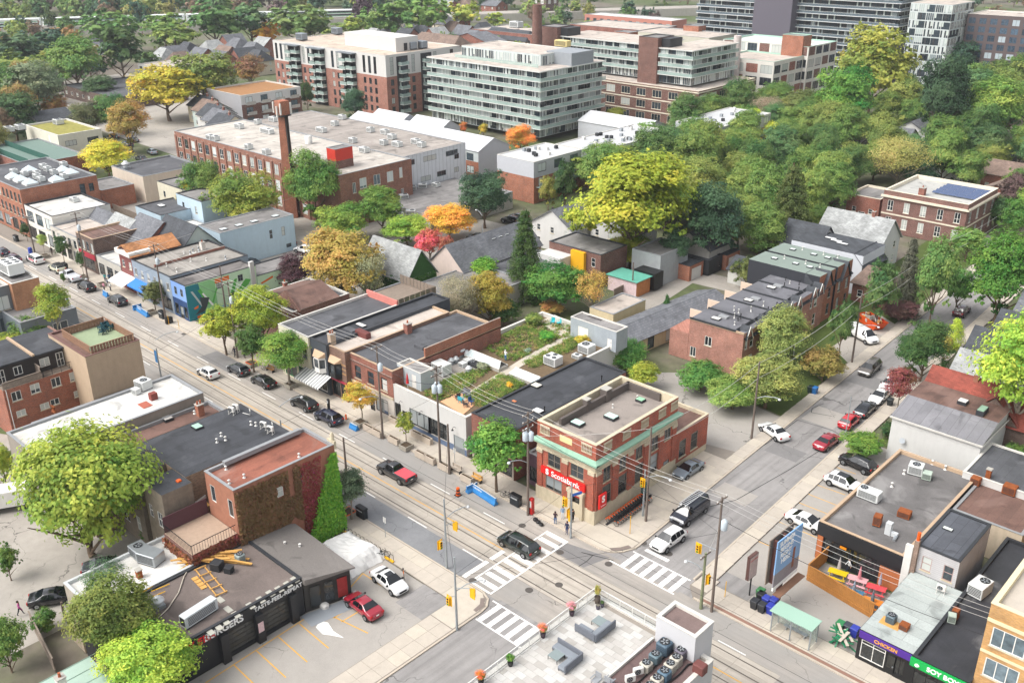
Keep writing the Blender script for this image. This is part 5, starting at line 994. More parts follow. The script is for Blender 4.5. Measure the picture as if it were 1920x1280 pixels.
for poly,mt in (([(1.2,1.0),(2.6,2.2),(2.4,3.9),(4.2,3.4),(3.6,2.0),(3.0,1.2)],DG),([(0.9,5.3),(1.3,5.3),(3.2,1.6),(2.8,1.7)],WG),([(2.2,5.2),(2.8,5.3),(4.2,2.3),(3.8,2.2)],LG),([(2.9,4.4),(3.2,4.5),(4.9,1.8),(4.5,1.8)],WHT),([(4.6,2.4),(5.8,4.9),(5.9,4.5),(4.9,2.2)],LG),([(1.1,2.3),(2.0,2.6),(1.9,2.1),(1.2,2.0)],OM),([(5.6,6.3),(8.4,6.3),(8.4,5.5),(5.6,5.5)],OM),([(1.5,0.7),(4.0,0.7),(4.0,0.25),(1.5,0.25)],OM),([(7.6,1.7),(8.8,2.2),(9.0,3.2),(8.4,3.0)],DG),([(8.0,2.4),(9.4,5.3),(9.9,5.3),(9.0,2.6)],LG),([(9.0,2.6),(11.6,4.8),(12.6,4.4),(12.0,3.6),(9.6,2.4)],LG),([(8.8,1.6),(10.6,4.4),(10.9,4.2),(9.4,1.6)],WHT),([(9.4,1.4),(11.4,2.4),(11.8,1.7),(10.2,1.0)],DG),([(5.8,1.6),(8.2,0.9),(8.0,0.5),(5.8,1.0)],pm('mural_sky','#9cc7d6',0.7,0.1))):
 mural('mural_shape',mu,'E',poly,mt,0.009+0.0006*len(poly)+rnd.random()*0.004)
m=MM(WST);m.box(-0.3,0.28,12.6,13.4,0,7.6);m.build('white_chimney_breast',None,mu.root);mural('mural_shape',mu2,'E',[(0.6,3.2),(3.2,3.9),(3.3,3.5),(0.8,2.9)],OM)
gb=Bld('grey_awning_shops','grey two storey shops with blue awning and cluttered flat roof',(-149.7,72.9),h=7.0,w=13.6,d=15.5,wall=pm('blue_grey_render','#8d99a6',0.75,0.12,grime=0.2),roof=tar('clutter_roof','#8f8a83',0.35,0,0.6,hx('#4d4a48')),par=0.2,cop=COPD)
gb.grid('S',6,[4.3],0.9,1.4,style='pair',fr=FRW);gb.grid('S',3,[0.5],3.2,2.3,style='store',fr=FRB,gl=GLD,sill=None);gb.done();awning(gb,0.5,9.0,3.6,1.8,0.8,pm('blue_canvas','#2f77c9',0.7,0.1))
for i in range(14): gb.vent(0,0,ru(0.3,0.7),0.1,rnd.choice([WHITE,METAL]),xyz=(-ru(1,12),ru(2,13),gb.zr))
MM(BR_R).box(-7.2,-6.9,1,15,6.9,7.35).build('fire_wall',None,gb.root);gb.chimney(0,0,0.8,0.8,1.4,pm('white_chimney','#cfcac2',0.8,0.15),xyz=(-9.5,12,gb.zr))
mr=Bld('maroon_shop','maroon sided shop with white balcony and terracotta gable roof',(-163.5,73.2),h=7.6,w=5.2,d=9,wall=siding('maroon_siding','#7d4644',0.2),roof=SH_T);mr.grid('S',2,[4.6],0.9,1.4);mr.win('S',2.6,0.5,3.6,2.3,'store',FRB,None,GLD);mr.gable('y',1.5,SH_T,0.5);MM(FRW).box(-5.4,0.2,-0.6,3.6,7.3,8.1).build('white_dormer',None,mr.root);awning(mr,-0.3,5.4,3.4,2.8,1.0,pm('white_canvas','#d6d4cf',0.7,0.1))
lw=Bld('low_white_shop','low shop with flat white roof beside the maroon shop',(-169.0,73.2),h=4.2,w=9.8,d=15,wall=pm('pale_shop','#b5b1a9',0.8,0.2),roof=TARW,par=0.2,cop=COPG);lw.grid('S',3,[0.5],2.4,2.4,style='store',fr=FRG,gl=GLD,sill=None);lw.done()
bb=Bld('red_sign_shop','brown brick shop with bright red sign band',(-179.2,73.2),h=7.2,w=7.2,d=12,wall=BR_B,roof=TARB,par=0.35,cop=COPT);bb.grid('S',4,[4.3],1.0,1.9,style='sash',fr=FRG);bb.win('S',3.6,0.5,5,2.2,'store',FRB,None,GLD);bb.done();bb.trim('red_sign','S',0.2,7.0,2.9,3.9,0.15,pm('crimson_sign','#a3283a',0.5,0.1))
g0=Bld('narrow_grey_shop','narrow pale grey shop with flat roof near white storefront',(-186.6,73.2),h=6.0,w=12.0,d=10,wall=pm('pale_shop2','#c2bcb2',0.8,0.15),roof=TARL,par=0.3,cop=COPG);g0.grid('S',5,[3.4],1.2,1.7,fr=FRG);g0.grid('S',4,[0.5],2.2,2.2,style='store',fr=FRB,gl=GLD,sill=None);g0.done()
ws=Bld('white_storefront','white two storey shop with large black framed windows and pale roof',(-199.0,74.0),h=7.6,w=13.6,d=12.4,wall=pm('white_render','#d8d4cb',0.7,0.1),roof=TARW,par=0.3,cop=COPD);ws.grid('S',3,[4.2],3.2,2.4,style='strip',fr=FRB,gl=GLL,sill=None);ws.grid('S',3,[0.5],3.4,2.6,style='store',fr=FRB,gl=GLD,sill=None);ws.done();hvac(140,378,ws.zr,2.2,1.4,1.0,'rooftop unit on the white storefront',((0.2,0),),0)
ob=Bld('orange_brick_hall','three storey orange brick hall with white pyramid skylights',(-213.6,74.1),h=10.5,w=26,d=16.8,wall=BR_O,roof=TARD,par=0.25,cop=COPG);ob.grid('S',12,[4.2,7.4],1.1,2.0,style='sash',fr=FRB);ob.grid('S',6,[0.6],3,2.6,style='store',fr=FRB,gl=GLD,sill=None);ob.win('E',13.2,6.6,1.2,2.6,'plain',FRB,None);ob.win('E',15.2,7.2,1.1,1.8,'sash',FRB,None);ob.done()
for px,py in ((25,334),(40,339.5),(57,345.5),(56,321),(119,321.5),(134,326.5),(106,339.5)): ob.skylight(px,py,2.6,2.6,'#cfdce2',0.4,'pyr')
for i,(px,py) in enumerate(((27,326),(47,330),(70,329),(70,335),(78,340),(82,316),(90,321),(102,327),(120,312),(121,335))): hvac(px,py,ob.zr,1.8,1.3,1.1,'silver rooftop unit among pyramid skylights',((0.2,0),),0,'rooftop units among the pyramid skylights')
gd=Bld('green_deck_building','flat building whose roof deck is boxed in by dark green screens',(-256.8,92),h=5.6,w=30,d=15.5,wall=BR_R,roof=pm('deck_green_floor','#6b8078',0.8,0.15,2),par=0.25,cop=COPG);gd.done()
GSC=pm('green_screen','#2f5b50',0.8,0.15)
for i in range(20): put('screen_panel',cached('gsp',lambda:MM(GSC).box(0,1.4,0,0.1,0,1.5).data('screen_panel')),gd.root,(-29+i*1.42,6.0+ (i%2)*0.02,5.35));put('screen_panel',CACHE['gsp'],gd.root,(-29+i*1.42,0.8,5.35))
gw=Bld('sedum_roof_building','cream building with mossy yellow green sedum roof',(-273.2,107.6),h=8.2,w=22,d=12.4,wall=pm('cream_panel','#d3cfbf',0.7,0.1,grime=0.12),roof=pm('sedum','#8f8a45',0.95,0.45,0.8),par=0.35,cop=COPW,copw=0.5);gw.grid('E',2,[4.9],3.2,1.5,3.3,9.6,style='trip',fr=FRB,sill=None);gw.door('S',16,1.2,2.2,FRW,False,5.4);gw.done()
for px,py in ((17,247),(39,243),(110,233)): hvac(px,py,gw.zr,3.0,2.2,1.5,'white rooftop unit on the sedum roof',((-0.2,0),(0.2,0)),0,'rooftop units on the sedum roof')
def house(lb,x,y,w,d,h,rise,wall,roof,axis='x',hip=0.0,name='gable_house',wins=True,group=None,rz=0,chim=False):
 b=Bld(name,lb,(x,y),h=h,w=w,d=d,wall=wall,roof=roof,group=group,rz=rz)
 if wins:
  n=max(1,int(w/3));zs=[1.0]+([3.7] if h>4.6 else [])
  b.grid('S',n,zs,0.95,1.3);n=max(1,int(d/3.2));b.grid('E',n,zs,0.95,1.3)
 b.gable(axis,rise,roof,0.4,hip)
 if chim: b.chimney(0,0,0.6,0.6,1.2,BR_R,xyz=(-w*0.3,d*0.5,h+rise-0.3))
 return b
PB=pm('light_blue_render','#b3c6d2',0.8,0.1,grime=0.15);PG=pm('pale_green_render','#b4c0bb',0.8,0.1,grime=0.15)
house('grey shingled cottage with dark dormer beside white storefront',-190.5,80,8,7,4.6,3.0,BR_R,SH_G);house('grey shingled cottage with steep front gable facing main road',-182,79.5,8,8,4.8,3.4,WST,SH_L)
house('large charcoal shingled house with two dormers',-173.4,79.5,9,11,5.0,4.2,BR_R,SH_G)
hb=house('steep gabled house with pale grey green side wall',-163.8,82.2,11,9,5.4,4.6,PG,SH_D)
lb=Bld('light_blue_wing','long pale blue wing with skylights in its flat grey roof',(-163.9,91.3),h=7.4,w=8,d=17,wall=PB,roof=TARG,par=0.1,cop=COPG);lb.win('E',14.2,3.6,0.8,1.9,'sash',FRG,None);lb.win('E',11.3,3.6,0.8,1.9,'sash',PB,None);lb.win('E',15.2,0.9,1.2,0.8,'pair',FRB,None);lb.done()
for yy in (2,5.5,9,14): lb.skylight(0,0,1.2,1.4,'#cfd6d8',0.15,xyz=(-2.0,yy,lb.zr))
b1=Bld('pale_blue_store','flat roofed pale blue store with one white skylight',(-189.5,92.5),h=5.6,w=11,d=9.5,wall=PB,roof=TARD,par=0.15,cop=COPD);b1.done();b1.skylight(0,0,1.8,1.2,'#e0e0dd',0.2,xyz=(-7,4,b1.zr))
w1=Bld('white_low_store','low store with white roof behind the gabled cottages',(-178,92.5),h=3.6,w=10,d=6.5,wall=CONC,roof=TARW,par=0.1,cop=COPG);w1.done()
b2=Bld('red_brick_store','low red brick store with grey roof below the parking lot',(-222,95),h=4.6,w=11,d=8,wall=BR_O,roof=TARG,par=0.3,cop=COPG);b2.done()
b3=Bld('cream_warehouse','plain cream block warehouse with low dark roof',(-220,104.5),h=6.4,w=16,d=16,wall=pm('cream_block2','#c7bbab',0.85,0.1,grime=0.2),roof=TARD,par=0.4,cop=COPG);b3.done();mushroom(237,317,b3.zr,'silver exhaust fan on the cream warehouse',1.6)
b4=Bld('cream_rear_house','tall cream rear house with flat grey roof near the factory',(-196.0,101.5),h=8.2,w=11,d=9,wall=pm('cream_render','#c9c3ae',0.8,0.15,grime=0.25),roof=TARG,par=0.15,cop=COPD);b4.grid('S',2,[1.2,5.0],0.9,1.4,fr=FRG);b4.done()
b5=Bld('sky_blue_house','tall pale sky blue house with flat grey roof beside the cream rear house',(-184.5,99.5),h=8.0,w=10.5,d=9.5,wall=PB,roof=TARG,par=0.15,cop=COPD);b5.grid('S',2,[1.2,5.0],0.9,1.5,fr=FRG);b5.done()
f1=thing('deck_fence','long dark slatted deck fence behind the orange brick hall','fence',(-213,93,0));slat_fence(f1,(0,0),(14,0),2.0,1.6,WOODG,0.5,0.46,0.06)
# the brick factory, its chimney and its roof
FH=12.2
fa=Bld('brick_factory','long three storey brick factory with arched windows and broad pale roof',(-167.0,122.8),h=FH,w=69.5,d=20.5,wall=brick('factory_brick','#96604a','#7d4c3a'),roof=tar('factory_roof_pale','#b4ada4',0.15,0.15,0.3,hx('#cfc9c1')),par=0.2,cop=COPG)
for i in range(17):
 u=2.1+i*3.35
 for z in (1.0,4.7,8.4): fa.win('S',u,z,1.7,2.4,'pairsash',FRW if (i*7+int(z))%3 else FRG,STONE,GLL if (i*5+int(z))%3==0 else GL)
for u,z,w_ in ((6.3,8.2,1.9),(10.2,8.2,1.9),(14.0,8.2,1.8),(17.2,8.5,0.9),(17.4,3.6,0.8),(14.6,3.6,0.9),(11.8,3.6,0.9),(3.8,7.6,0.9)): fa.win('E',u,z,w_,2.3,'pair',FRW,STONE,GLL)
fa.done()
for i in range(18): u=0.45+i*3.35;fa.trim('brick_pier','S',u-0.35,u+0.35,0,FH-0.8,0.22,brick('factory_brick','#a5664d'))
f2=Bld('factory_rear_block','white sided rear block of the factory with broad grey roof and cooling units',(-171.5,143.4),h=11.6,w=64,d=21.5,wall=siding('white_sheet','#cdd0d4',1.2,True,0.06),roof=tar('factory_roof_grey','#958d86',0.15,0.1,0.3),par=0.1,cop=COPG)
for u,z,w_ in ((3.5,9.3,2.6),(9.6,9.3,4.2),(16.8,9.3,4.0),(8.0,4.6,3.2),(13.2,4.9,3.0),(18.2,4.9,1.6),(18.4,8.2,1.6)): f2.win('E',u,z,w_,1.3,'strip',FRG,None,GL)
f2.done()
f3=Bld('factory_annex','low annex with grey felt roof and scattered ducts east of the factory',(-151,134),h=4.0,w=19.5,d=26,wall=CONC,roof=TARG,par=0.1,cop=COPG);f3.done()
for i,(px,py) in enumerate(((733,395),(757,372),(792,352),(818,350),(772,356),(745,407),(770,402))): hvac(px,py,f3.zr,ru(1.6,3.2),1.5,1.0,'weathered white duct unit on the factory annex roof',((0.2,0),),ru(0,90),'duct units on the factory annex roof')
for i,(px,py,s) in enumerate(((449,241,2.6),(501,250,4.4),(513,228,2.6),(603,248,3),(628,236,1.8),(662,268,1.8),(683,286,2.4),(695,248,1.8),(722,252,2.2),(735,261,2.2),(745,275,2.6),(780,270,2.2),(791,276,1.8),(720,272,1.8),(642,224,2.0),(484,233,1.6),(395,262,2.2),(405,264,1.6),(467,280,1.6),(500,290,1.8))):
 z_=fa.zr if G(px,py,12).y<143 else f2.zr;hvac(px,py,z_,s,1.5,1.3,'pale rooftop unit on the factory roof',((0.2,0),),0,'rooftop units on the factory roof')
t=Bld('red_roof_kiosk','small bright red rooftop plant room standing on the factory',(628,281),(612,277),(660,274),FH+4.2,wall=pm('red_panel','#c2382b',0.5,0.1),roof=TARG,par=0.1,cop=COPG,z0=FH-0.2,cat='roof shed',zones={'*':[(FH+1.6,BR_D)]});t.done()
for px,py in ((534,262),(579,262)): tk=thing('white_roof_tank','white upright cylinder vent on the factory roof near the smokestack','tank',(*G(px,py+6,FH)[:2],FH-0.3),0,'white cylinders on the factory roof');MM(WHITE).lathe([(0.9,0),(0.9,1.9),(0.5,2.1),(0.1,2.15)],(0,0,0),12).build('shell',None,tk)
ch=thing('brick_smokestack','tall tapering square brick smokestack with antennas at the factory wall','chimney',(-184.2,121.6,0));SB=brick('stack_brick','#b06a4c','#8f5038')
m=MM(SB);m.cyl((0,0,0),(0,0,23.2),1.9,1.25,4,True,False);o=m.build('shaft',None,ch,None,R_(45));m=MM(SB);m.box(-1.15,1.15,-1.15,1.15,23.2,26.2);m.build('cap',None,ch);m=MM(DARKM);m.box(-1.35,1.35,-1.35,1.35,22.9,23.15);m.build('collar',None,ch)
MM(pm('soot_stripe','#2b2624',0.9,0.2)).box(1.0,1.6,-0.3,0.3,10,23).build('cable_duct',None,ch)
for x,y,z in ((-1.3,-1.3,23.6),(1.3,-1.3,23.4),(-1.3,1.3,23.8),(1.4,1.3,23.4),(-1.4,-0.2,20.8),(0.2,-1.5,22.8)): MM(WHITE).box(x-0.16,x+0.16,y-0.16,y+0.16,z,z+2.4).build('antenna',None,ch)
for i in range(5): house('old terrace house with dark shingle roof beyond the factory',-259.5+i*-0.0-i*8.5,150+i*3.2,8.4,9,5.6,2.8,[pm('ivory_render','#cfc5ae',0.8,0.12),WST,WST,PG,pm('ivory_render','#cfc5ae',0.8,0.12)][i],[SH_D,SH_G,SH_D,SH_B,SH_D][i],'x',0,'terrace_house',True,'terrace houses beyond the factory',0,True)
ap=Bld('brick_apartments','low brick and white apartment block with ochre planted roof',(-279.3,169.4),h=10.2,w=20.7,d=23,wall=BR_D,roof=pm('ochre_sedum','#9a7048',0.95,0.3,1),par=0.4,cop=COPW,zones={'S':[(10.2,pm('grey_render2','#9b9b9d',0.8,0.1))],'E':[(7.2,BR_D),(10.2,WST)]})
for z in (1.0,4.2,7.5): ap.grid('E',4,[z],2.6,2.0,style='pair',fr=FRB,sill=None,gl=GLL)
ap.done()
for i in range(4):
 for z in (4.0,7.2): MM(CONC).box(0.02,1.3,1.4+i*5.6,4.6+i*5.6,z-0.15,z).box(1.24,1.3,1.4+i*5.6,4.6+i*5.6,z,z+0.9).build('balcony',None,ap.root)
bw=Bld('white_balcony_house','white three storey house with sloping pale roof and balconies amid trees',(300,128),None,None,8.5,w=18,d=22,wall=WST,roof=TARL,par=0.2,cop=COPW,rz=0);bw.grid('S',4,[0.8,3.6,6.0],2.2,1.8,style='pair',fr=FRB,sill=None);bw.done()
fb=Bld('flat_brick_school','low brick building with dark flat roof amid left hand trees',(215,184),None,None,4.4,w=42,d=28,wall=BR_B,roof=TARD,par=0.3,cop=COPD);fb.grid('S',9,[1.4],1.6,1.3);fb.done()
house('small house with slate green hip roof amid left hand trees',-395,150,16,12,4.5,3,BR_B,shingle('green_slate','#59685f'),'x',3)
hw=Bld('white_gable_house','white house with dark roof and skylight near sedum roof',(75,232),None,None,6.0,w=14,d=11,wall=WST,roof=SH_D);hw.gable('y',2.5,SH_D)
# houses in the block behind the shops
VINE=pm('vine_leaves','#2f5a22',0.9,0.6,3.5)
iv=house('small gabled house wrapped in green ivy with light grey roof',-122.6,102.8,12.5,6.8,5.0,4.6,VINE,SH_L,'x')
pk=Bld('pink_gable_house','long pale pink gabled house with grey shingle roof and skylights',(-119.5,113.6),h=4.4,w=9.0,d=21,wall=pm('pale_pink_render','#cdbcb2',0.8,0.12,grime=0.2),roof=SH_G);pk.win('S',7.0,2.0,0.7,1.2,'quad',FRW,None);pk.gable('y',4.0,SH_G,0.3)
for yy in (11.0,12.8,14.6): pk.skylight(0,0,0.7,1.0,'#dfe3e2',0.1,xyz=(-3.3,yy,7.2))
pw=Bld('pink_house_annex','flat grey annex against the pink gabled house',(-113.6,113.9),h=3.9,w=5.8,d=19,wall=WST,roof=TARD,par=0.06,cop=COPG);pw.done()
yb=Bld('yellow_bay_house','dark brick house with flat roof and one yellow panelled bay',(-103.5,133),h=6.2,w=12.5,d=8,wall=BR_D,roof=TARG,par=0.15,cop=COPD);yb.win('S',10.8,3.6,0.9,1.7,'sash',FRW,None);yb.done();MM(pm('yellow_panel','#e0a818',0.6,0.1)).box(-6.6,-3.4,-0.7,0,1.5,6.0).build('yellow_bay',None,yb.root);MM(WST).box(-12.4,-6.7,-3.5,0,0,4.8).build('white_wing',None,yb.root)
for x,y,w_,d_,mt,lb_ in ((-118.5,143,11,9,SH_G,'grey roofed house behind the yellow bay house'),(-108,148,10,9,SH_D,'grey house with white gable trim behind big maple')): house(lb_,x,y,w_,d_,5.2,3.4,WST,mt,'y')
gy=Bld('black_deck_house','pale grey house with black deck box under the big maple',(-95.5,140.5),h=6.0,w=6.5,d=9,wall=siding('grey_siding2','#9fa3a4',0.2),roof=TARG,par=0.15,cop=COPG);gy.done();MM(BLACK).box(-3.8,0.8,-2.8,0,0.3,3.4).build('deck_box',None,gy.root)
tg=Bld('teal_roof_garage','little garage with teal roof and graffiti on the lane',(-95.4,133.2),h=2.9,w=6.4,d=4.2,wall=pm('orange_graffiti','#b87848',0.8,0.4,1.5),roof=pm('teal_felt','#5fa592',0.7,0.2),par=0.0,zones={'S':[(2.9,pm('pink_graffiti','#cfb9ba',0.8,0.3,2))]});tg.done();MM(pm('teal_felt','#5fa592',0.7,0.2)).box(-6.7,0.3,-0.3,4.5,2.9,3.02).build('eaves',None,tg.root)
gar=Bld('carport_row','long row of garages under one grey shingled roof along the lane',(-81.5,101.0),h=2.7,w=6.6,d=36.0,wall=pm('cream_stucco','#c3b493',0.85,0.15,grime=0.2),roof=SH_G,rz=-4.5);gar.grid('E',8,[0.2],1.6,2.0,style='plain',fr=FRB,sill=None);gar.gable('y',1.1,SH_G,0.5)
for i,(x,y,mt) in enumerate(((-93.0,146.5,pm('white_garage_door','#c9c7c2',0.6,0.1)),(-92.0,151.5,DARKM),(-91.2,156.5,pm('white_garage_door','#c9c7c2',0.6,0.1)))):
 q=Bld('lane_garage',['orange brick lane garage with white door','lane garage with black door','lane garage with grey door under dark trees'][i],(x,y),h=3.0,w=6,d=4.7,wall=BR_O if i!=1 else DARKM,roof=SH_D,par=0.1,cop=COPD);q.door('E',2.4,3.2,2.3,mt);q.done()
sh=Bld('white_lane_shed','white lane shed with dark roof under the tall poplar',(-79.5,151),h=2.8,w=8,d=6,wall=pm('white_block','#bdbcb6',0.85,0.15),roof=SH_D);sh.win('S',6,1.2,0.9,0.8,'plain',FRB,None);sh.gable('x',1.8,SH_D)
bl=Bld('white_lane_garage','low pale garage with ivy on the lane near the roof garden',(1150,590),None,None,2.8,w=5,d=9,wall=pm('cream_stucco','#c3b493',0.85,0.15,grime=0.2),roof=TARL,par=0.1,cop=COPG);bl.done()
# brick row houses along the side street
RWB=brick('row_pink_brick','#b0796a','#93604f');
rw=Bld('row_houses','terrace of brick row houses with flat dark roofs, party ridges and front gables',(-64.6,117.6),h=7.0,w=9.2,d=26.6,wall=RWB,roof=tar('row_roof','#65656a',0.25,0.0,0.4),par=0.0,rz=1.6)
u_,z_=rw.U('S',1311,646,0);rw.win('S',3.4,3.4,1.2,1.5,'pair',FRW,STONE);rw.win('S',0.6+0.3,0.9,1.0,1.6,'pair',FRW,STONE)
for i in range(5):
 y=2.6+i*5.3
 for dz in (0.9,4.1): rw.win('E',y,dz,1.0,1.9,'sash',FRW,STONE)
 rw.win('E',y-1.6,4.2,0.7,1.7,'sash',FRW,STONE)
rw.done();m=MM(COPT);m.box(-9.2,0.05,-0.1,0.15,6.85,7.12);m.build('coping',None,rw.root)
for i in range(6): MM(COPD).box(-9.2,-1.3,i*5.3-0.12,i*5.3+0.12,6.95,7.22).build('party_ridge',None,rw.roof)
for i in range(5):
 y=i*5.3;m=MM(SH_D);m.idx([(-1.4,y+0.1,7.35),(-1.4,y+5.2,7.35),(0.35,y+5.2,5.9),(0.35,y+0.1,5.9)],[(0,1,2,3),(3,2,1,0)]);m.build('mansard_slope',None,rw.root)
 for gy_ in (1.4,3.8):
  if (i+int(gy_))%3==0: continue
  m=MM(RWB);c=y+gy_;m.idx([(0.2,c-0.9,5.7),(0.2,c+0.9,5.7),(0.2,c,7.7)],[(0,1,2)]);m.mat(FRW);m.cyl((0.3,c-1.0,5.7),(0.3,c,7.8),0.07,n=4);m.cyl((0.3,c+1.0,5.7),(0.3,c,7.8),0.07,n=4);m.mat(SH_D);m.idx([(0.35,c-1.05,5.75),(0.35,c,7.85),(-1.2,c,7.85),(-1.2,c-1.05,6.6)],[(0,1,2,3)]);m.idx([(0.35,c,7.85),(0.35,c+1.05,5.75),(-1.2,c+1.05,6.6),(-1.2,c,7.85)],[(0,1,2,3)]);m.build('front_gable',None,rw.root)
for k_ in range(16): rw.vent(0,0,ru(0.3,0.8),0.07,rnd.choice([WHITE,BLACK,WHITE]),xyz=(-ru(1.5,6),ru(0.8,26),7.0))
for yy in (3.6,13.5,21): rw.hatch(0,0,1.5,1.0,0.3,COPG,xyz=(-5.5,yy,7.0));rw.skylight(0,0,1.4,0.9,'#dcd9d2',0.2,xyz=(-6.0,yy-1.4,7.0))
for i in range(4): MM(pm('pale_timber','#cdb9a6',0.8,0.1)).box(-12.3,-9.25,i*5.3+5.1,i*5.3+5.3,0,6.2).build('terrace_screen',None,rw.root)
MM(RWB).box(-12.6,-9.25,0.0,5.0,0,4.4).build('rear_wing',None,rw.root);MM(BR_O).box(-10.6,-9.6,25.8,26.5,0,8.6).build('chimney_stack',None,rw.root)
p=MM(SH_D);p.idx([(0.2,8.6,3.4),(2.8,8.6,2.7),(2.8,12.2,2.7),(0.2,12.2,3.4)],[(0,1,2,3)]);p.mat(FRW);p.cyl((2.6,8.8,0),(2.6,8.8,2.65),0.08);p.cyl((2.6,12.0,0),(2.6,12.0,2.65),0.08);p.build('porch',None,rw.root)
GRR=pm('green_grey_membrane','#7b877f',0.7,0.12,0.6)
for i,(y,lb_) in enumerate(((142.6,'black sided tall house with green grey flat roof beside row houses'),(149.0,'second black sided tall house with green grey flat roof next to white house'))):
 q=Bld('black_sided_house',lb_,(-65.6,y),h=8.8,w=13.2,d=5.6,wall=pm('black_siding','#2e3036',0.7,0.12),roof=GRR,par=0.0,zones={'E':[(8.8,BR_O)]});q.grid('E',2,[1.0,4.0],0.9,1.9,style='sash',fr=FRG);q.done()
 m=MM(SH_D);m.idx([(-2.6,-0.1,8.85),(-2.6,5.7,8.85),(0.4,5.7,6.2),(0.4,-0.1,6.2)],[(0,1,2,3)]);m.idx([(-2.6,-0.1,8.85),(0.4,-0.1,6.2),(-2.6,-0.1,6.2)],[(0,1,2)]);m.build('mansard_slope',None,q.root);m=MM(BR_O);m.idx([(0.3,1.2,6),(0.3,4.4,6),(0.3,2.8,9.0)],[(0,1,2)]);m.mat(SH_D);m.idx([(0.6,1.0,5.9),(0.6,2.8,9.2),(-2.4,2.8,9.2)],[(0,1,2)]);m.idx([(0.6,2.8,9.2),(0.6,4.6,5.9),(-2.4,2.8,9.2)],[(0,1,2)]);m.build('front_gable',None,q.root)
 for x in (-10,-6,-3.4): q.skylight(0,0,1.0,0.7,'#d3dcd8',0.2,xyz=(x,3.0,8.8));q.vent(0,0,0.5,0.08,WHITE,xyz=(x+1.2,4.2,8.8))
wh=Bld('white_gambrel_house','white side walled house with dark gambrel roof and bright skylights',(-66.5,161),h=7.4,w=14,d=9,wall=pm('white_wall_paint','#c9ccd2',0.7,0.07),roof=SH_D,par=0.0);wh.done();MM(SH_D).idx([(-1.8,-0.2,7.6),(-1.8,9.2,7.6),(0.8,9.2,4.8),(0.8,-0.2,4.8)],[(0,1,2,3)]).build('gambrel_slope',None,wh.root)
for x in (-7.5,-9.0,-6.0): wh.skylight(0,0,2.2,0.7,'#e6e6e3',0.15,xyz=(x,4+(x%2)*1.5,7.4))
house('grey roofed house with cream dormer before the solar roofed school',-69,174,13,9,5.4,4.2,WST,SH_L,'x',0,'gable_house',True,None,0,True);house('dark roofed house tucked behind the white gambrel house',-77.5,166,8,7,5.2,3.4,WST,SH_D,'x')
br_=house('brown hip roofed house behind the spruce',-60.5,158,6,6,3.6,2.4,BR_R,SH_B,'x',1.5)
# old library with solar panels
CRM=pm('cream_stone','#d9cfbb',0.8,0.1,grime=0.15)
li=Bld('solar_roof_library','two storey brick library with cream cornice and rooftop solar panels',(-63.0,200.6),h=9.0,w=17.5,d=17,wall=brick('library_brick','#7d5048','#64403a'),roof=tar('pale_grey_roof','#a9a8a3',0.12,0,0.3),par=0.7,cop=CRM,copw=0.4);li.grid('S',5,[1.2,4.8],1.2,2.2,style='pairsash',fr=FRW,sill=CRM);li.grid('E',4,[1.2,4.8],1.2,2.2,style='pairsash',fr=FRW,sill=CRM);li.done()
for f,L in (('S',li.w),('E',li.d)): li.trim('cornice',f,-0.4 if f=='S' else -0.398,L+0.4,7.6,8.0,0.45,CRM);li.trim('belt_course',f,0,L,3.9,4.2,0.08,CRM)
SOL=pm('solar_cell','#4c5a78',0.18,0.1,3)
for i in range(6):
 for j in range(5): put('solar_panel',cached('solp',lambda:MM(SOL).box(0.03,1.6,0.03,1.0,0.0,0.04).data('solar_panel')),li.roof,(-9.8+i*1.62,6+j*1.9,li.zr+0.3)).rotation_euler=(R_(14),0,0)
li.chimney(0,0,1.2,1.2,1.6,BR_R,xyz=(-10.8,3.4,li.zr))
l2=Bld('library_wing','low brick wing of the library with curved cream parapet',(-82.0,203),h=6.0,w=7.5,d=10,wall=BR_R,roof=TARG,par=0.4,cop=CRM);l2.grid('S',2,[2.4],0.9,1.1,fr=FRW);l2.door('S',3.7,1.6,2.6,FRW,True);l2.done()
for i,(px,py,mt,lb_) in enumerate(((1905,375,SH_B,'brown roofed house with skylights behind the library'),(1915,335,SH_B,'brown roofed house far behind the library'),(1890,295,SH_D,'black sided house with dark roof beyond the library'),(1800,318,SH_B,'small gabled house at the wood edge beyond the library'),(1735,250,SH_G,'grey green roofed house amid tall right hand trees'),(1700,265,SH_G,'grey roofed house below the tall right hand tree'),(1330,470,SH_D,'dark shed roof among the lane trees'),(1520,272,SH_G,'brick house peeping out of the middle wood'),(1480,285,SH_G,'grey roof half buried in the middle wood'))):
 g=G(px,py,4.5);house(lb_,g.x,g.y,9,8,4.6,2.6,[BR_R,BR_R,DARKM,WST,WST,WST,CONC,BR_R,WST][i],mt,'x' if i%2 else 'y')
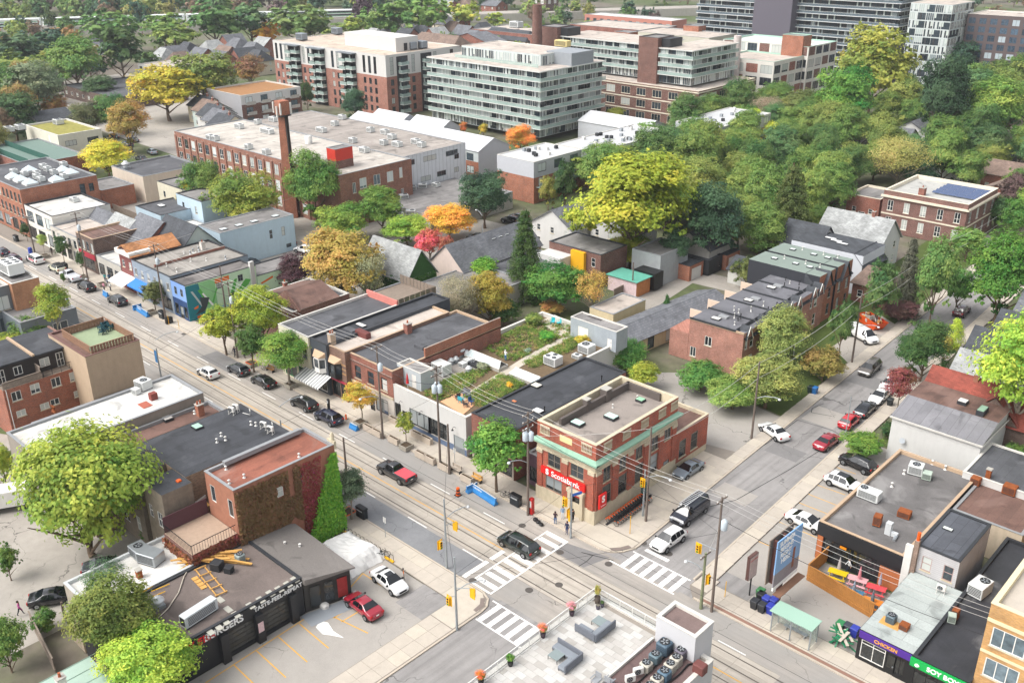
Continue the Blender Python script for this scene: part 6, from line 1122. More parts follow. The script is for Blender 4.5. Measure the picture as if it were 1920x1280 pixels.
# APARTMENT BLOCKS AND THE FAR DISTANCE
GRAIL=clear_glass('green_railing_glass','#a9bdb6',0.55);CSL=pm('balcony_slab','#c3c4c0',0.7,0.1,1);PALE=pm('pale_spandrel','#bcc3c2',0.6,0.1,1)
GDK=pane_mat('dark_tower_glass','#1f282e','#8f9a9c',0.12);GLM=pane_mat('mid_condo_glass','#2b3438','#aab4b2',0.25)
def bay_mesh(wd,h,v):
 def mk():
  m=MB();r=random.Random(v);m.mat(GDK if v>3 else GLM);m.box(-wd/2,wd/2,0.02,0.06,0,h);m.mat(FRW if v<4 else FRB);n=4
  for i in range(n+1): m.box(-wd/2+wd*i/n-0.04,-wd/2+wd*i/n+0.04,-0.03,0.02,0,h)
  i=r.randrange(4);m.mat(PALE if v<4 else DARKM)
  if v%3!=2: m.box(-wd/2+wd*i/n,-wd/2+wd*(i+0.9)/n,-0.02,0.02,0,h)
  m.mat(pm('blind','#b9c2bc',0.8,0.05));i=(i+2)%4
  if v%2: m.box(-wd/2+wd*i/n+0.05,-wd/2+wd*(i+0.9)/n,-0.01,0.02,h*0.35,h)
  return m.data('window')
 return cached(('bay',round(wd,2),round(h,2),v),mk)
def balcony_block(name,label,x1,y0,w,d,floors,fh,faces='SE',over=1.5,z0=0.0,wall=None,roof=None,rail=None,bayw=3.0,slab=None,over_roof=0.8,dark=0,group=None,open_=True):
 H=z0+floors*fh;b=Bld(name,label,(x1,y0),h=H,w=w,d=d,wall=wall or PALE,roof=roof or TARL,par=0.2,cop=COPW,z0=z0,group=group);b.done();rr=random.Random(len(label));sl=slab or CSL
 MM(sl).box(-w-over_roof,over_roof,-over_roof,d+over_roof,H-0.25,H+0.08).build('roof_slab',None,b.root) if over_roof>0 else None
 r2=MB();r2.face([(-w-over_roof+0.3,-over_roof+0.3,H+0.09),(over_roof-0.3,-over_roof+0.3,H+0.09),(over_roof-0.3,d+over_roof-0.3,H+0.09),(-w-over_roof+0.3,d+over_roof-0.3,H+0.09)]);b.roof=r2.build('roof_gravel',roof or TARL,b.root);b.zr=H+0.09
 for k in range(floors):
  z=z0+k*fh
  if over>0 and k>0: MM(sl).box(-w-(over if 'W' in faces else 0),over if 'E' in faces else 0,-over if 'S' in faces else 0,d,z-0.12,z+0.1).build('floor_slab',None,b.root)
  for f in faces:
   if f=='W': continue
   L=b.flen(f);n=max(1,round(L/bayw));bw=L/n
   for i in range(n):
    v=rr.randrange(6)+dark*4;put('window',bay_mesh(bw-0.25,fh-0.45,v),b.root,b.fp(f,(i+0.5)*bw,z+0.12,0.06),FACE_ROT[f])
    if over>0 and k>0:
     me=cached(('brl',round(bw,2),(rail or GRAIL).name),lambda:MM(rail or GRAIL).box(-bw/2+0.03,bw/2-0.03,-0.02,0.02,-0.1,1.0).mat(FRW).box(-bw/2,bw/2,-0.04,0.04,1.0,1.06).data('balustrade'));put('balustrade',me,b.root,b.fp(f,(i+0.5)*bw,z+0.1,over-0.05),FACE_ROT[f])
  if over>0 and k>0 and 'S' in faces and 'E' in faces:
   MM(rail or GRAIL).box(0,over-0.05,-over+0.03,-over+0.07,z,z+1.1).box(over-0.07,over-0.03,-over+0.05,0,z,z+1.1).build('corner_balustrade',None,b.root)
 return b
gc=balcony_block('glass_apartments','eight storey apartment block wrapped in pale green glass balconies',-192.5,216.0,47.5,29,7,2.75,z0=1.6,over=1.7)
ph=Bld('penthouse','glazed penthouse storey with pale roof on the glass balcony block',(-199,223.5),h=24.2,w=34,d=17,z0=20.8,wall=PALE,roof=TARL,par=0.15,cop=COPW,cat='roof storey');ph.done()
for i in range(11): put('window',bay_mesh(2.8,2.6,i%4),ph.root,(-32.5+i*3.05,-0.06,21.1))
for i in range(4): put('window',bay_mesh(2.8,2.6,i%4),ph.root,(0.06,2.2+i*3.05,21.1),math.pi/2)
MM(GREYP).box(-3,7,6,16.5,20.9,24.6).build('lift_housing',None,ph.root);hvac(968,52,24.2,4.5,3,2.2,'grey plant unit on the penthouse roof of the glass block',((0.2,0),),0);hvac(1055,88,21.0,5.5,2.4,2.2,'cream generator box on roof of the glass balcony block',(),0,None,0.3,pm('cream_gen','#d8c488',0.6,0.1))
for i in range(12): put('terrace_rail',cached('trail',lambda:MM(GRAIL).box(0,2.9,-0.02,0.02,0,1.0).data('terrace_rail')),ph.root,(-34+i*3,-3.2,20.95))
BC=brick('condo_brick','#a36a58','#8a5546');WC=pm('condo_white','#c4c2be',0.7,0.06,1)
cb_=Bld('brick_white_apartments','seven storey apartment block, brick below and white above, dark stacked balconies',(-257,211.5),h=20.2,w=65,d=34,wall=BC,roof=tar('condo_roof','#b9a898',0.2,0,0.4),par=0.25,cop=COPW,zones={'*':[(13.2,BC),(20.2,WC)]})
for s0_ in (0,17.0,34.0,51.5):
 for u in (2.0,4.9,7.8)[:3 if s0_ in (0,51.5) else 2]:
  for k in range(4): cb_.win('S',s0_+u,1.2+k*3.0,1.3,2.0,'pair',FRB,None,GL)
  cb_.win('S',s0_+u,13.8,1.4,5.6,'ind',FRB,None,GL)
for u in (2.5,12,22,30):
 for k in range(4): cb_.win('E',u,1.2+k*3.0,1.4,2.0,'pair',FRB,None,GL)
 cb_.win('E',u,13.8,1.5,5.6,'ind',FRB,None,GL)
cb_.done()
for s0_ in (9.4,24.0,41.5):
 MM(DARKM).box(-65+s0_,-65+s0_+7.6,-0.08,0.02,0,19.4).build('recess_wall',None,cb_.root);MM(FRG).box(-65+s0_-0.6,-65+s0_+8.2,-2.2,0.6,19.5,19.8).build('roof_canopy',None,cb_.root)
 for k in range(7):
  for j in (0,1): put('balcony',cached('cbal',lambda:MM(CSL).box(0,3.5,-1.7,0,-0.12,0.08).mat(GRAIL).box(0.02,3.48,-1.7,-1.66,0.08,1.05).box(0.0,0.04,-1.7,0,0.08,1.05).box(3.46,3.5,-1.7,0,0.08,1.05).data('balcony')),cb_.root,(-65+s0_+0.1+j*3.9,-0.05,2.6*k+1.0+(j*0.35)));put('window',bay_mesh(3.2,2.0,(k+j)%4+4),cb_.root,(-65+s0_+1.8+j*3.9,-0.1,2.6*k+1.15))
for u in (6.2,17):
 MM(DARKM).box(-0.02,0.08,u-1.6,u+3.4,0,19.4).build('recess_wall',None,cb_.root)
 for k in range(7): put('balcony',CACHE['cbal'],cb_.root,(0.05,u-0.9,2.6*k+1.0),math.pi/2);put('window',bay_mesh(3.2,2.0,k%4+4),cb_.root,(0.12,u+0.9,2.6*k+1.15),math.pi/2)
MM(WC).box(-33,-5,9,19,20.0,24.6).build('roof_plant_room',None,cb_.root);MM(DARKM).box(-4.98,-4.9,12.5,14.0,20.2,22.6).build('plant_door',None,cb_.root)
for i,(px,py) in enumerate(((566,75),(632,64),(770,92),(790,90))): hvac(px,py,20.3,4,2.6,2.4,'slate blue plant unit on the brick and white apartment block',(),0,'plant units on the brick and white block',0.3,pm('slate_unit','#7d858c',0.5,0.1))
wl=Bld('white_roof_lofts','long low loft building with bright white pitched metal roof',(-176.5,174.2),h=7.0,w=56,d=11.5,wall=pm('pale_grey_sheet','#b3b5ba',0.6,0.08),roof=TARW,zones={'S':[(4.2,BR_O),(7.0,PALE)]});wl.grid('S',9,[1.0,4.3],2.6,1.9,style='pair',fr=FRB,sill=None,gl=GLL);wl.gable('x',2.6,pm('white_metal_roof','#c2c3c5',0.45,0.05,0.4),0.2)
for i,(x,y) in enumerate(((-222,186.5),(-206,188))): w_=Bld('white_gable_loft',['white metal roofed loft gable beside the brick and white block','second white metal roofed loft gable'][i],(x,y),h=6.2,w=14,d=8,wall=pm('pale_grey_sheet','#b3b5ba',0.6,0.08),roof=TARW);w_.gable('x',2.2,pm('white_metal_roof','#c2c3c5',0.45,0.05,0.4),0.2)
wl2=Bld('white_pitched_hall','white pitched hall roof behind the glass balcony block',(-162,226),h=6.0,w=24,d=12,wall=pm('pale_grey_sheet','#b3b5ba',0.6,0.08),roof=TARW);wl2.gable('x',2.2,pm('white_metal_roof','#c2c3c5',0.45,0.05,0.4),0.2)
def townhouse(lb,x1,y0,w,d,h):
 b=Bld('town_houses',lb,(x1,y0),h=h,w=w,d=d,wall=BR_O,roof=pm('white_grey_roof','#b9babb',0.6,0.07,0.6),par=0.12,cop=COPW,zones={'*':[(h*0.62,BR_O),(h,pm('pale_grey_sheet','#b3b5ba',0.6,0.08))]});n=max(2,int(d/4.4))
 b.grid('E',n,[0.8,4.0],2.4,2.0,style='pair',fr=FRB,sill=None,gl=GLL);b.grid('E',n,[h-2.7],2.9,2.1,style='strip',fr=FRB,sill=None,gl=GLL);b.done()
 for i in range(n): MM(GRAIL).box(0.02,1.2,d*(i+0.12)/n,d*(i+0.85)/n,3.9,4.0).box(1.16,1.2,d*(i+0.12)/n,d*(i+0.85)/n,4.0,4.9).build('balcony',None,b.root)
 for i in range(int(w*d/22)): b.hatch(0,0,0.8,0.8,0.8,rnd.choice([GREYP,DARKM,WHITE]),xyz=(-ru(1.5,w-1.5),ru(1.5,d-1.5),b.zr),name='roof_condenser')
 return b
townhouse('brick town houses with pale grey top storey beside the lane parking',-149.8,166,12,17.5,10);townhouse('long row of town houses with flat white roof below the glass block',-147,186,13.5,33,9.4);townhouse('short row of town houses under the balcony podium block',-140,230,14,28,9.4)
pod=Bld('podium_block','brick podium with open colonnade under the tall terrace apartments',(-166.7,260.5),h=12.3,w=62,d=34,wall=BR_D,roof=TARL,par=0.5,cop=CRM);
for z in (1.2,5.0,8.7): pod.grid('E',6,[z],3.8,2.3,style='strip',fr=CRM,sill=CRM,gl=GL);pod.grid('S',10,[z],3.6,2.3,style='strip',fr=CRM,sill=CRM,gl=GL)
pod.done()
for z in (3.9,7.7,11.6):
 for f,L in (('S',62),('E',34)): pod.trim('stone_band',f,0,L,z,z+0.35,0.12,CRM)
tA=balcony_block('terrace_apartments','tall right hand apartment wing with white balcony decks above brick podium',-174,266.8,12,26,4,2.7,z0=12.4,over=1.2,over_roof=0.8,wall=PALE);tB=balcony_block('rear_terrace_apartments','long rear apartment wing with white balcony decks behind brick tower',-193,270.5,40,18,4,2.7,'S',z0=12.4,over=1.4,over_roof=0.8)
for i,(x,y,w_,d_) in enumerate(((-186.3,265.5,7.5,9),(-231,268,9,9))): q=Bld('brick_lift_tower',['plain brick lift tower standing between the terrace apartment wings','plain brick lift tower at the far end of the rear terrace wing'][i],(x,y),h=26.2,w=w_,d=d_,wall=BR_D,roof=TARG,par=0.2,cop=COPD);q.done();MM(DARKM).box(0.05,3.2,2,d_,23,26).build('louvred_plant',None,q.root)
rwf=Bld('white_frame_factory','old loft factory with white concrete frame and brick infill panels',(-164,301),h=17,w=22,d=20,wall=pm('white_frame','#d2cec6',0.7,0.08),roof=TARL,par=0.4,cop=pm('green_coping','#9fc0b0',0.6,0.1))
r2=Bld('white_frame_tower','taller loft factory wing with white concrete frame and purple brick panels',(-162.5,321.2),h=20,w=34,d=21,wall=pm('white_frame','#d2cec6',0.7,0.08),roof=TARW,par=0.5,cop=pm('green_coping','#9fc0b0',0.6,0.1))
for b in (rwf,r2):
 nf=4 if b is rwf else 5
 for k in range(nf):
  z=1.0+k*4.0
  for f in 'SE':
   L=b.flen(f);n=round(L/5)
   for i in range(n):
    if (i+k*2+n)%3==0: b.trim('brick_panel',f,L*(i+0.1)/n,L*(i+0.9)/n,z,z+2.9,0.05,BR_R if b is rwf else BR_D)
    else: b.win(f,L*(i+0.5)/n,z,L/n*0.8,2.7,'strip',FRG,None,GL)
 b.done()
q=Bld('roof_stair_tower','small brick stair tower on the white framed factory roof',(-164.5,320.5),h=23.5,w=8,d=6,z0=16,wall=BR_O,roof=TARG,par=0.2,cop=pm('green_coping','#9fc0b0',0.6,0.1),cat='roof shed');q.done()
sk=thing('white_smokestack','tall flaking white smokestack beside the loft factory','chimney',(-178,300,0));m=MM(pm('flaking_white','#c9bdb8',0.8,0.3,1));m.cyl((0,0,0),(0,0,24.5),1.7,1.3,8);m.build('shaft',None,sk)
sk2=thing('far_smokestack','slim dark brick smokestack rising behind the penthouse roof','chimney',(-235,262,0));m=MM(BR_D);m.cyl((0,0,0),(0,0,34),2.2,1.6,6);m.build('shaft',None,sk2)
for i,(px,py,z,w_,d_,mt,rf,lb_) in enumerate(((1090,75,10,70,24,BR_R,TARL,'long flat roofed brick works behind the apartments'),(1210,58,12,46,26,BR_R,TARL,'flat roofed works with plant boxes beyond the rear terrace wing'),(1330,72,14,40,22,pm('cream_frame','#b9b5a6',0.8,0.1),TARL,'cream framed works beside the white smokestack'),(1180,62,17,8,6,BR_O,TARG,'small brick roof house on the far works'),(1310,50,16,8,6,BR_O,TARG,'lone brick stair head on the cream works'),(1260,40,9,60,14,pm('salmon_wall2','#b3786a',0.8,0.1),TARW,'low pinkish walled depot near the railway'))):
 b=Bld('far_works',lb_,(px,py),None,None,z,w=w_,d=d_,wall=mt,roof=rf,par=0.3,cop=COPG)
 if w_>10: b.grid('S',int(w_/5),[2,5.5] if z>8 else [1.5],2.4,1.8,style='strip',fr=FRG,sill=None)
 b.done()
DPN=pm('dark_panel','#5c5862',0.6,0.08,1);DSL=pm('white_slab_edge','#d3d3d3',0.6,0.05)
balcony_block('dark_balcony_tower','dark glass tower with long white balcony edges at the top right',-226,398,32,20,14,2.9,'SE',over=1.6,dark=1,slab=DSL,wall=DARKM,rail=clear_glass('dark_rail','#6f7d86',0.6),over_roof=0)
b=Bld('dark_core','windowless dark mauve stair core between two balcony towers',(-208,392),h=46,w=18,d=26,wall=DPN,roof=TARG,par=0.2,cop=COPD);b.done()
balcony_block('second_balcony_tower','second dark balcony tower right of the windowless core',-165,398,43,20,13,2.9,'SE',over=1.6,dark=1,slab=DSL,wall=DARKM,rail=clear_glass('dark_rail','#6f7d86',0.6),over_roof=0)
b=Bld('mauve_blank_wall','low blank mauve brick block before the second balcony tower',(-160,372),h=16.5,w=12,d=24,wall=DPN,roof=TARL,par=0.3,cop=COPD);b.done()
balcony_block('glass_link_block','pale gridded glass block between balcony tower and brown framed block',-142,392,16,22,10,3.0,'SE',over=0,dark=0,wall=PALE,over_roof=0)
for i,(x,w_,wl_,h_,lb_) in enumerate(((-117,24,pm('brown_frame_wall','#5b4f4f',0.7,0.1),26,'brown framed apartment block with regular dark windows'),(-52,60,pm('white_grid','#c2c4c8',0.6,0.05),25,'white gridded apartment block at the far right edge'))):
 b=Bld('gridded_apartments',lb_,(x,406+i*6),h=h_,w=w_,d=20,wall=wl_,roof=TARL,par=0.3,cop=COPW);n=int(w_/4)
 for k in range(int(h_/3.1)): b.grid('S',n,[0.8+k*3.1],w_/n*0.68,2.3,style='pair',fr=wl_,sill=None,gl=pane_mat('tower_glass','#2f3c48','#a9b4bb',0.2));b.grid('E',4,[0.8+k*3.1],3.2,2.3,style='pair',fr=wl_,sill=None,gl=pane_mat('tower_glass','#2f3c48','#a9b4bb',0.2))
 b.done()
# far houses: rows of grey gabled roofs
FARW=[BR_R,WST,BR_R,pm('far_beige','#c4b9a6',0.8,0.1)];FARR=[SH_G,SH_D,SH_G,SH_L,SH_B]
RW=['grey','charcoal','mid grey hipped','pale grey','brown']
def farhouse(px,py,lb,grp,k,w=10,d=10,h=6.0,rise=4.0):
 g=G(px,py,h);r=random.Random(k*31+int(px));b=Bld('town_house',lb,(g.x,g.y),h=h,w=w,d=d,wall=FARW[k%4],roof=FARR[k%5],group=grp);b.grid('S',2,[1.2,3.9],1.1,1.4,fr=FRW);b.grid('E',2,[1.2,3.9],1.1,1.4,fr=FRW);b.gable('x' if k%3 else 'y',rise,FARR[k%5],0.4,2.5 if k%2 else 0);return b
k=0
for px,py in ((318,108),(345,100),(372,112),(392,96),(418,108),(440,92),(452,112),(470,100),(492,90),(330,120),(408,118),(478,116),(430,84),(300,112)): farhouse(px,py,RW[k%5]+' roofed house in the estate beyond the yellow tree','grey roofed estate houses left of the tall blocks',k);k+=1
for px,py in ((705,58),(735,62),(762,72),(790,66),(818,70),(850,58),(872,66),(905,60),(935,70),(700,72),(960,76),(890,76),(780,52),(832,46),(858,44)): farhouse(px,py,RW[k%5]+' roofed house in the estate behind the tall blocks','grey roofed estate houses behind the tall blocks',k);k+=1
for px,py in ((850,88),(920,84),(985,78)): farhouse(px,py,'long dark roofed house row right behind the penthouse','dark roofed rows behind the penthouse',k,30,12,7,4);k+=1
for px,py in ((1885,108),(1905,122),(1915,100),(1870,126),(1912,140)): farhouse(px,py,RW[k%5]+' roofed house beside the golden yellow tree','grey roofed houses by the golden tree',k);k+=1
for px,py in ((195,20),(840,12),(880,8),(930,12),(170,88),(150,92),(180,105)): farhouse(px,py,RW[k%5]+' roofed far house among the distant trees','pale houses among the distant trees',k,14,11,6,3);k+=1
# railway embankment with the commuter train, noise wall, clock tower
e0,e1=G(50,66,0),G(1400,24,0);ed=(e1-e0).normalized();e0=e0-ed*140;e1=e1+ed*120;ed=(e1-e0).normalized();en=Vector((ed.y,-ed.x,0));eL=(e1-e0).length;ea=math.atan2(ed.y,ed.x)
em=thing('rail_embankment','long grey concrete railway embankment crossing the far distance','embankment',e0,ea);m=MM(CONC).box(0,eL,-9,9,0,4.6);m.build('retaining_wall',None,em);MM(LANE).box(0,eL,-8.6,8.6,4.6,4.75).build('ballast',None,em)
TRW=pm('train_white','#dfe3e2',0.4,0.05);TRG=pm('train_green','#3f8a5c',0.4,0.08)
for i in range(12):
 p=e0+ed*(20+i*26.2)+en*5.0;t=thing('rail_carriage','white double deck rail carriage with green stripes on the embankment','train carriage',(p.x,p.y,4.75),ea,'carriages of the commuter train');MM(TRW).cbox(0,25.4,-1.5,1.5,0.8,4.9,0.3).build('carriage_body',None,t)
 for z in (1.5,3.2):
  for s in (-1,1): MM(GL).box(1.5,24,s*1.505-0.02,s*1.505+0.02,z,z+0.9).build('window_band',None,t);MM(TRG).box(0.8,24.6,s*1.503-0.01,s*1.503+0.01,z-0.45,z-0.1).build('green_stripe',None,t)
 MM(DARKM).box(2,5,-1.2,1.2,0.0,0.82).box(20.4,23.4,-1.2,1.2,0,0.82).build('bogie',None,t)
nw=thing('noise_wall','tall pale grey noise barrier along the railway with painted lettering','wall',(*(e0+ed*590+en*8.7)[:2],4.6),ea)
for i in range(16): put('barrier_panel',cached('bpan',lambda:MM(pm('barrier_grey','#b5b9bb',0.7,0.08)).box(0.05,9.9,-0.15,0.15,0,8).data('barrier_panel')),nw,(i*10,0,0))
ct=thing('clock_tower','dark brick tower with white gothic window panels near the railway','tower',(*G(1022,34,0)[:2],0),0);m=MM(BR_B).box(-6,6,-6,6,0,20);m.build('shaft',None,ct)
for s in (-2.8,2.8): MM(WST).box(s-1.2,s+1.2,-6.06,-6.0,9,19).build('white_panel',None,ct);MM(WST).box(6.0,6.06,s-1.2,s+1.2,9,19).build('white_panel',None,ct)
# TREES AND PLANTS
LEAF=leaf_mat('foliage');LEAFW=leaf_mat('woodland_foliage',attr='fcol');BARK=pm('bark','#6b5a4a',0.9,0.35,4);BARKP=pm('pale_bark','#8f8577',0.9,0.3,4)
def leaf_mesh(name,C,Nrm,S,tint,seed,mat=None):
 """many leaf-sized faces: centres C, facing roughly Nrm, half sizes S, tint per leaf"""
 rs=np.random.RandomState(seed);n=len(C);Nn=Nrm+rs.normal(0,0.42,(n,3));Nn/=np.linalg.norm(Nn,axis=1)[:,None]+1e-9
 a=np.cross(Nn,rs.normal(0,1,(n,3)));a/=np.linalg.norm(a,axis=1)[:,None]+1e-9;b=np.cross(Nn,a);s=S[:,None]
 V=np.stack([C-a*s*1.25,C-b*s*0.75+Nn*s*0.15,C+a*s*1.25,C+b*s*0.75+Nn*s*0.15],1).reshape(-1,3)
 me=bpy.data.meshes.new(name);me.vertices.add(4*n);me.vertices.foreach_set('co',V.ravel());me.loops.add(4*n);me.loops.foreach_set('vertex_index',np.arange(4*n));me.polygons.add(n);me.polygons.foreach_set('loop_start',np.arange(n)*4)
 try: me.polygons.foreach_set('loop_total',np.full(n,4))
 except Exception: pass
 at=me.attributes.new('tint','FLOAT','FACE');at.data.foreach_set('value',tint.astype(np.float32));me.materials.append(mat or LEAF);me.update();me.validate();return me
def crown_mesh(kind,seed,n,leaf):
 rs=np.random.RandomState(seed);C=[];N=[];T=[]
 def unit(k): v=rs.normal(0,1,(k,3));return v/np.linalg.norm(v,axis=1)[:,None]
 if kind in 'ROBSL':
  nl={'R':26,'O':22,'B':26,'S':30,'L':24}[kind];cen=[];rad=[]
  for i in range(nl):
   d=unit(1)[0];d[2]=d[2]*0.9+0.1;q=rs.uniform(0.25,1)**0.5*0.34;c=d*q;c[2]*=1.0;c+=np.array([0,0,0.5]);r=rs.uniform(0.11,0.2)
   if kind=='O': c[:2]*=0.75+0.5*(0.8-abs(c[2]-0.42));r*=0.95
   if kind=='L': c[2]=0.5+(c[2]-0.5)*1.15;r*=0.85
   if kind=='B': c[2]=c[2]*0.98-0.06
   cen.append(c);rad.append(r)
  for i in range(9):
   if kind in 'RO': d=unit(1)[0];cen.append(d*rs.uniform(0.38,0.47)*np.array([1,1,0.95])+np.array([0,0,0.52]));rad.append(rs.uniform(0.05,0.1))
  cen.append(np.array([0,0,0.48]));rad.append(0.30)
  w=np.array(rad)**2;w/=w.sum();per=rs.multinomial(n,w)
  for c,r,k in zip(cen,rad,per):
   if k<4: continue
   nc=max(3,k//14);ct=unit(nc);ct[:,2]=np.abs(ct[:,2])*0.75+ct[:,2]*0.25;lt=rs.normal(0,0.16)
   for j in range(nc):
    m=k//nc;o=c+ct[j]*r*rs.uniform(0.8,1.1);sp=r*(0.30 if kind!='L' else 0.42)
    sc=np.array([1,1,0.75]) if kind!='L' else np.array([1.25,1.25,0.35])
    if kind=='S': sp=r*0.5
    P=o+rs.normal(0,1,(m,3))*sp*0.55*sc;C.append(P);out=(P-np.array([0,0,0.45]));out/=np.linalg.norm(out,axis=1)[:,None]+1e-9;N.append(out*0.7+ct[j]*0.6+np.array([0,0,0.5]));T.append(np.full(m,0.5+lt+rs.normal(0,0.12))+rs.normal(0,0.06,m))
 elif kind=='C':
  L=15
  for i in range(L):
   z=0.04+0.94*i/L;r=0.5*(1-z)**0.85+0.015;nb=max(5,int(15*(1-z)+4));ph=rs.uniform(0,6)
   for j in range(nb):
    a=ph+2*np.pi*j/nb+rs.normal(0,0.12);rr=r*rs.uniform(0.75,1.1);m=max(6,int(n/L/nb*(0.4+1.3*(1-z))));t=rs.uniform(0.12,1,m)**0.7
    P=np.stack([np.cos(a)*rr*t,np.sin(a)*rr*t,z-0.055*t*t*(1.2-z)+0.0*t],1)+rs.normal(0,1,(m,3))*np.array([0.02,0.02,0.010])*(0.5+t)[:,None];C.append(P)
    N.append(np.stack([np.cos(a)*0.5*np.ones(m),np.sin(a)*0.5*np.ones(m),np.ones(m)],1));T.append(0.5+rs.normal(0,0.12)+rs.normal(0,0.1,m)+(t-0.5)*0.15)
 elif kind=='P':
  for i in range(n//14):
   z=rs.uniform(0.02,1);r=0.5*min(1,(z/0.25)**0.5)*min(1,((1-z)/0.55)**0.6)+0.01;a=rs.uniform(0,6.28);q=r*rs.uniform(0.5,1);o=np.array([np.cos(a)*q,np.sin(a)*q,z]);P=o+rs.normal(0,1,(14,3))*np.array([0.06,0.06,0.03]);C.append(P);N.append(np.tile(np.array([np.cos(a),np.sin(a),0.7]),(14,1)));T.append(np.full(14,0.5+rs.normal(0,0.14))+rs.normal(0,0.1,14))
 C=np.concatenate(C);N=np.concatenate(N);T=np.concatenate(T);S=leaf*rs.uniform(0.6,1.25,len(C));return leaf_mesh('crown_'+kind,C,N,S,np.clip(T,0,1),seed+1)
def trunk_mesh(kind,seed,tf):
 r=random.Random(seed);m=MM(BARKP if kind in 'SL' else BARK);t=0.022 if kind!='C' else 0.018
 top=0.55 if kind!='C' else 0.97
 m.tube([(0,0,0),(r.uniform(-.01,.01),r.uniform(-.01,.01),tf*0.5),(r.uniform(-.02,.02),r.uniform(-.02,.02),tf),(r.uniform(-.03,.03),r.uniform(-.03,.03),top)],t*1.25,7,t*0.45)
 if kind not in 'CP':
  for i in range(6 if kind!='S' else 12):
   a=i*1.05+r.uniform(-.3,.3);l=r.uniform(0.2,0.38);z=tf+r.uniform(-0.02,0.15);m.tube([(0,0,z),(math.cos(a)*l*0.5,math.sin(a)*l*0.5,z+0.13),(math.cos(a)*l,math.sin(a)*l,z+r.uniform(0.2,0.38))],t*0.55,5,t*0.12)
   if kind=='S':
    for _ in range(3): b=a+r.uniform(-.8,.8);m.tube([(math.cos(a)*l*0.6,math.sin(a)*l*0.6,z+0.16),(math.cos(b)*l*1.25,math.sin(b)*l*1.25,z+r.uniform(0.25,0.5))],t*0.22,4,t*0.05)
 return m.data('trunk')
SIZES={'big':(24000,0.0125),'mid':(11000,0.0175),'small':(5000,0.025),'far':(1500,0.044)}
def proto(kind,size,v):
 n,l=SIZES[size]
 if kind=='S': n=int(n*0.45);l*=0.8
 if kind=='C': n=int(n*1.2);l*=0.85
 if kind=='P': l*=0.9
 if kind=='L': n=int(n*0.75)
 return cached(('crown',kind,size,v),lambda:crown_mesh(kind,100+v*17+ord(kind)*7+len(size),n,l))
TF={'R':0.1,'O':0.07,'L':0.2,'C':0.03,'P':0.04,'S':0.15,'B':0.0}
TREES=[]
def plant(x,y,W,Ht,kind,colr,label,group=None,name=None,cat=None,tf=None,size=None,rz=None,z0=0.0):
 tf=TF[kind] if tf is None else tf;r=random.Random(int(x*13+y*7));dist=math.hypot(x,y);size=size or ('far' if dist>430 else 'big' if W>8.5 and dist<330 else 'mid' if W>3.6 or dist>200 else 'small')
 if name is None and kind=='B' and W>5: name='broadleaf_tree';cat='tree'
 if name is None: name={'R':'broadleaf_tree','O':'oval_tree','L':'locust_tree','C':'spruce_tree','P':'columnar_tree','S':'sparse_tree','B':'shrub'}[kind]
 t=thing(name,label,cat or ('shrub' if kind=='B' else 'tree'),(x,y,z0-0.03),r.uniform(0,6.28) if rz is None else rz,group)
 c=hx(colr) if isinstance(colr,str) else colr;j=r.uniform(0.9,1.1);v=r.randrange(3 if size!='far' else 4)
 put('trunk',cached(('trunk',kind,round(tf,2),v),lambda:trunk_mesh(kind,v+3,tf+0.02)),t,(0,0,0),scale=(max(W,Ht*0.35),max(W,Ht*0.35),Ht))
 put('crown',proto(kind,size,v),t,(0,0,Ht*tf),color=(c[0]*j,c[1]*j,c[2]*j),scale=(W,W,Ht*(1-tf)));TREES.append((x,y,W));return t
def tree(cx,cy,w,h,kind,colr,label,group=None,tf=None,**k):
 """a tree whose crown is seen centred at a picture point with a given width and height in picture units"""
 t_=TF[kind] if tf is None else tf;zc=5.0
 for _ in range(12):
  p=G(cx,cy,zc);q=PPM(p);W=w/q;e=math.asin((CAM_Z-zc)/math.sqrt(p.x**2+p.y**2+(CAM_Z-zc)**2));a=math.sqrt(max((h/2/q)**2-(W/2*math.sin(e))**2,(0.3*W)**2))/math.cos(e);Ht=2*a/(1-t_);zn=Ht*(t_+(1-t_)*0.5);zc=0.5*zc+0.5*min(zn,30)
 p=G(cx,cy,zc);return plant(p.x,p.y,W*1.2,Ht*1.08,kind,colr,label,group,tf=tf,**k)
DG_,MG_,OL,YG,YE,OR_,BRN,RED_,PUR_,BGN='#3c5629','#52702c','#6f7a32','#86962a','#cfa81e','#c4742a','#94804a','#b34f40','#4c3036','#3b5b42'
BR='#6f9a24'
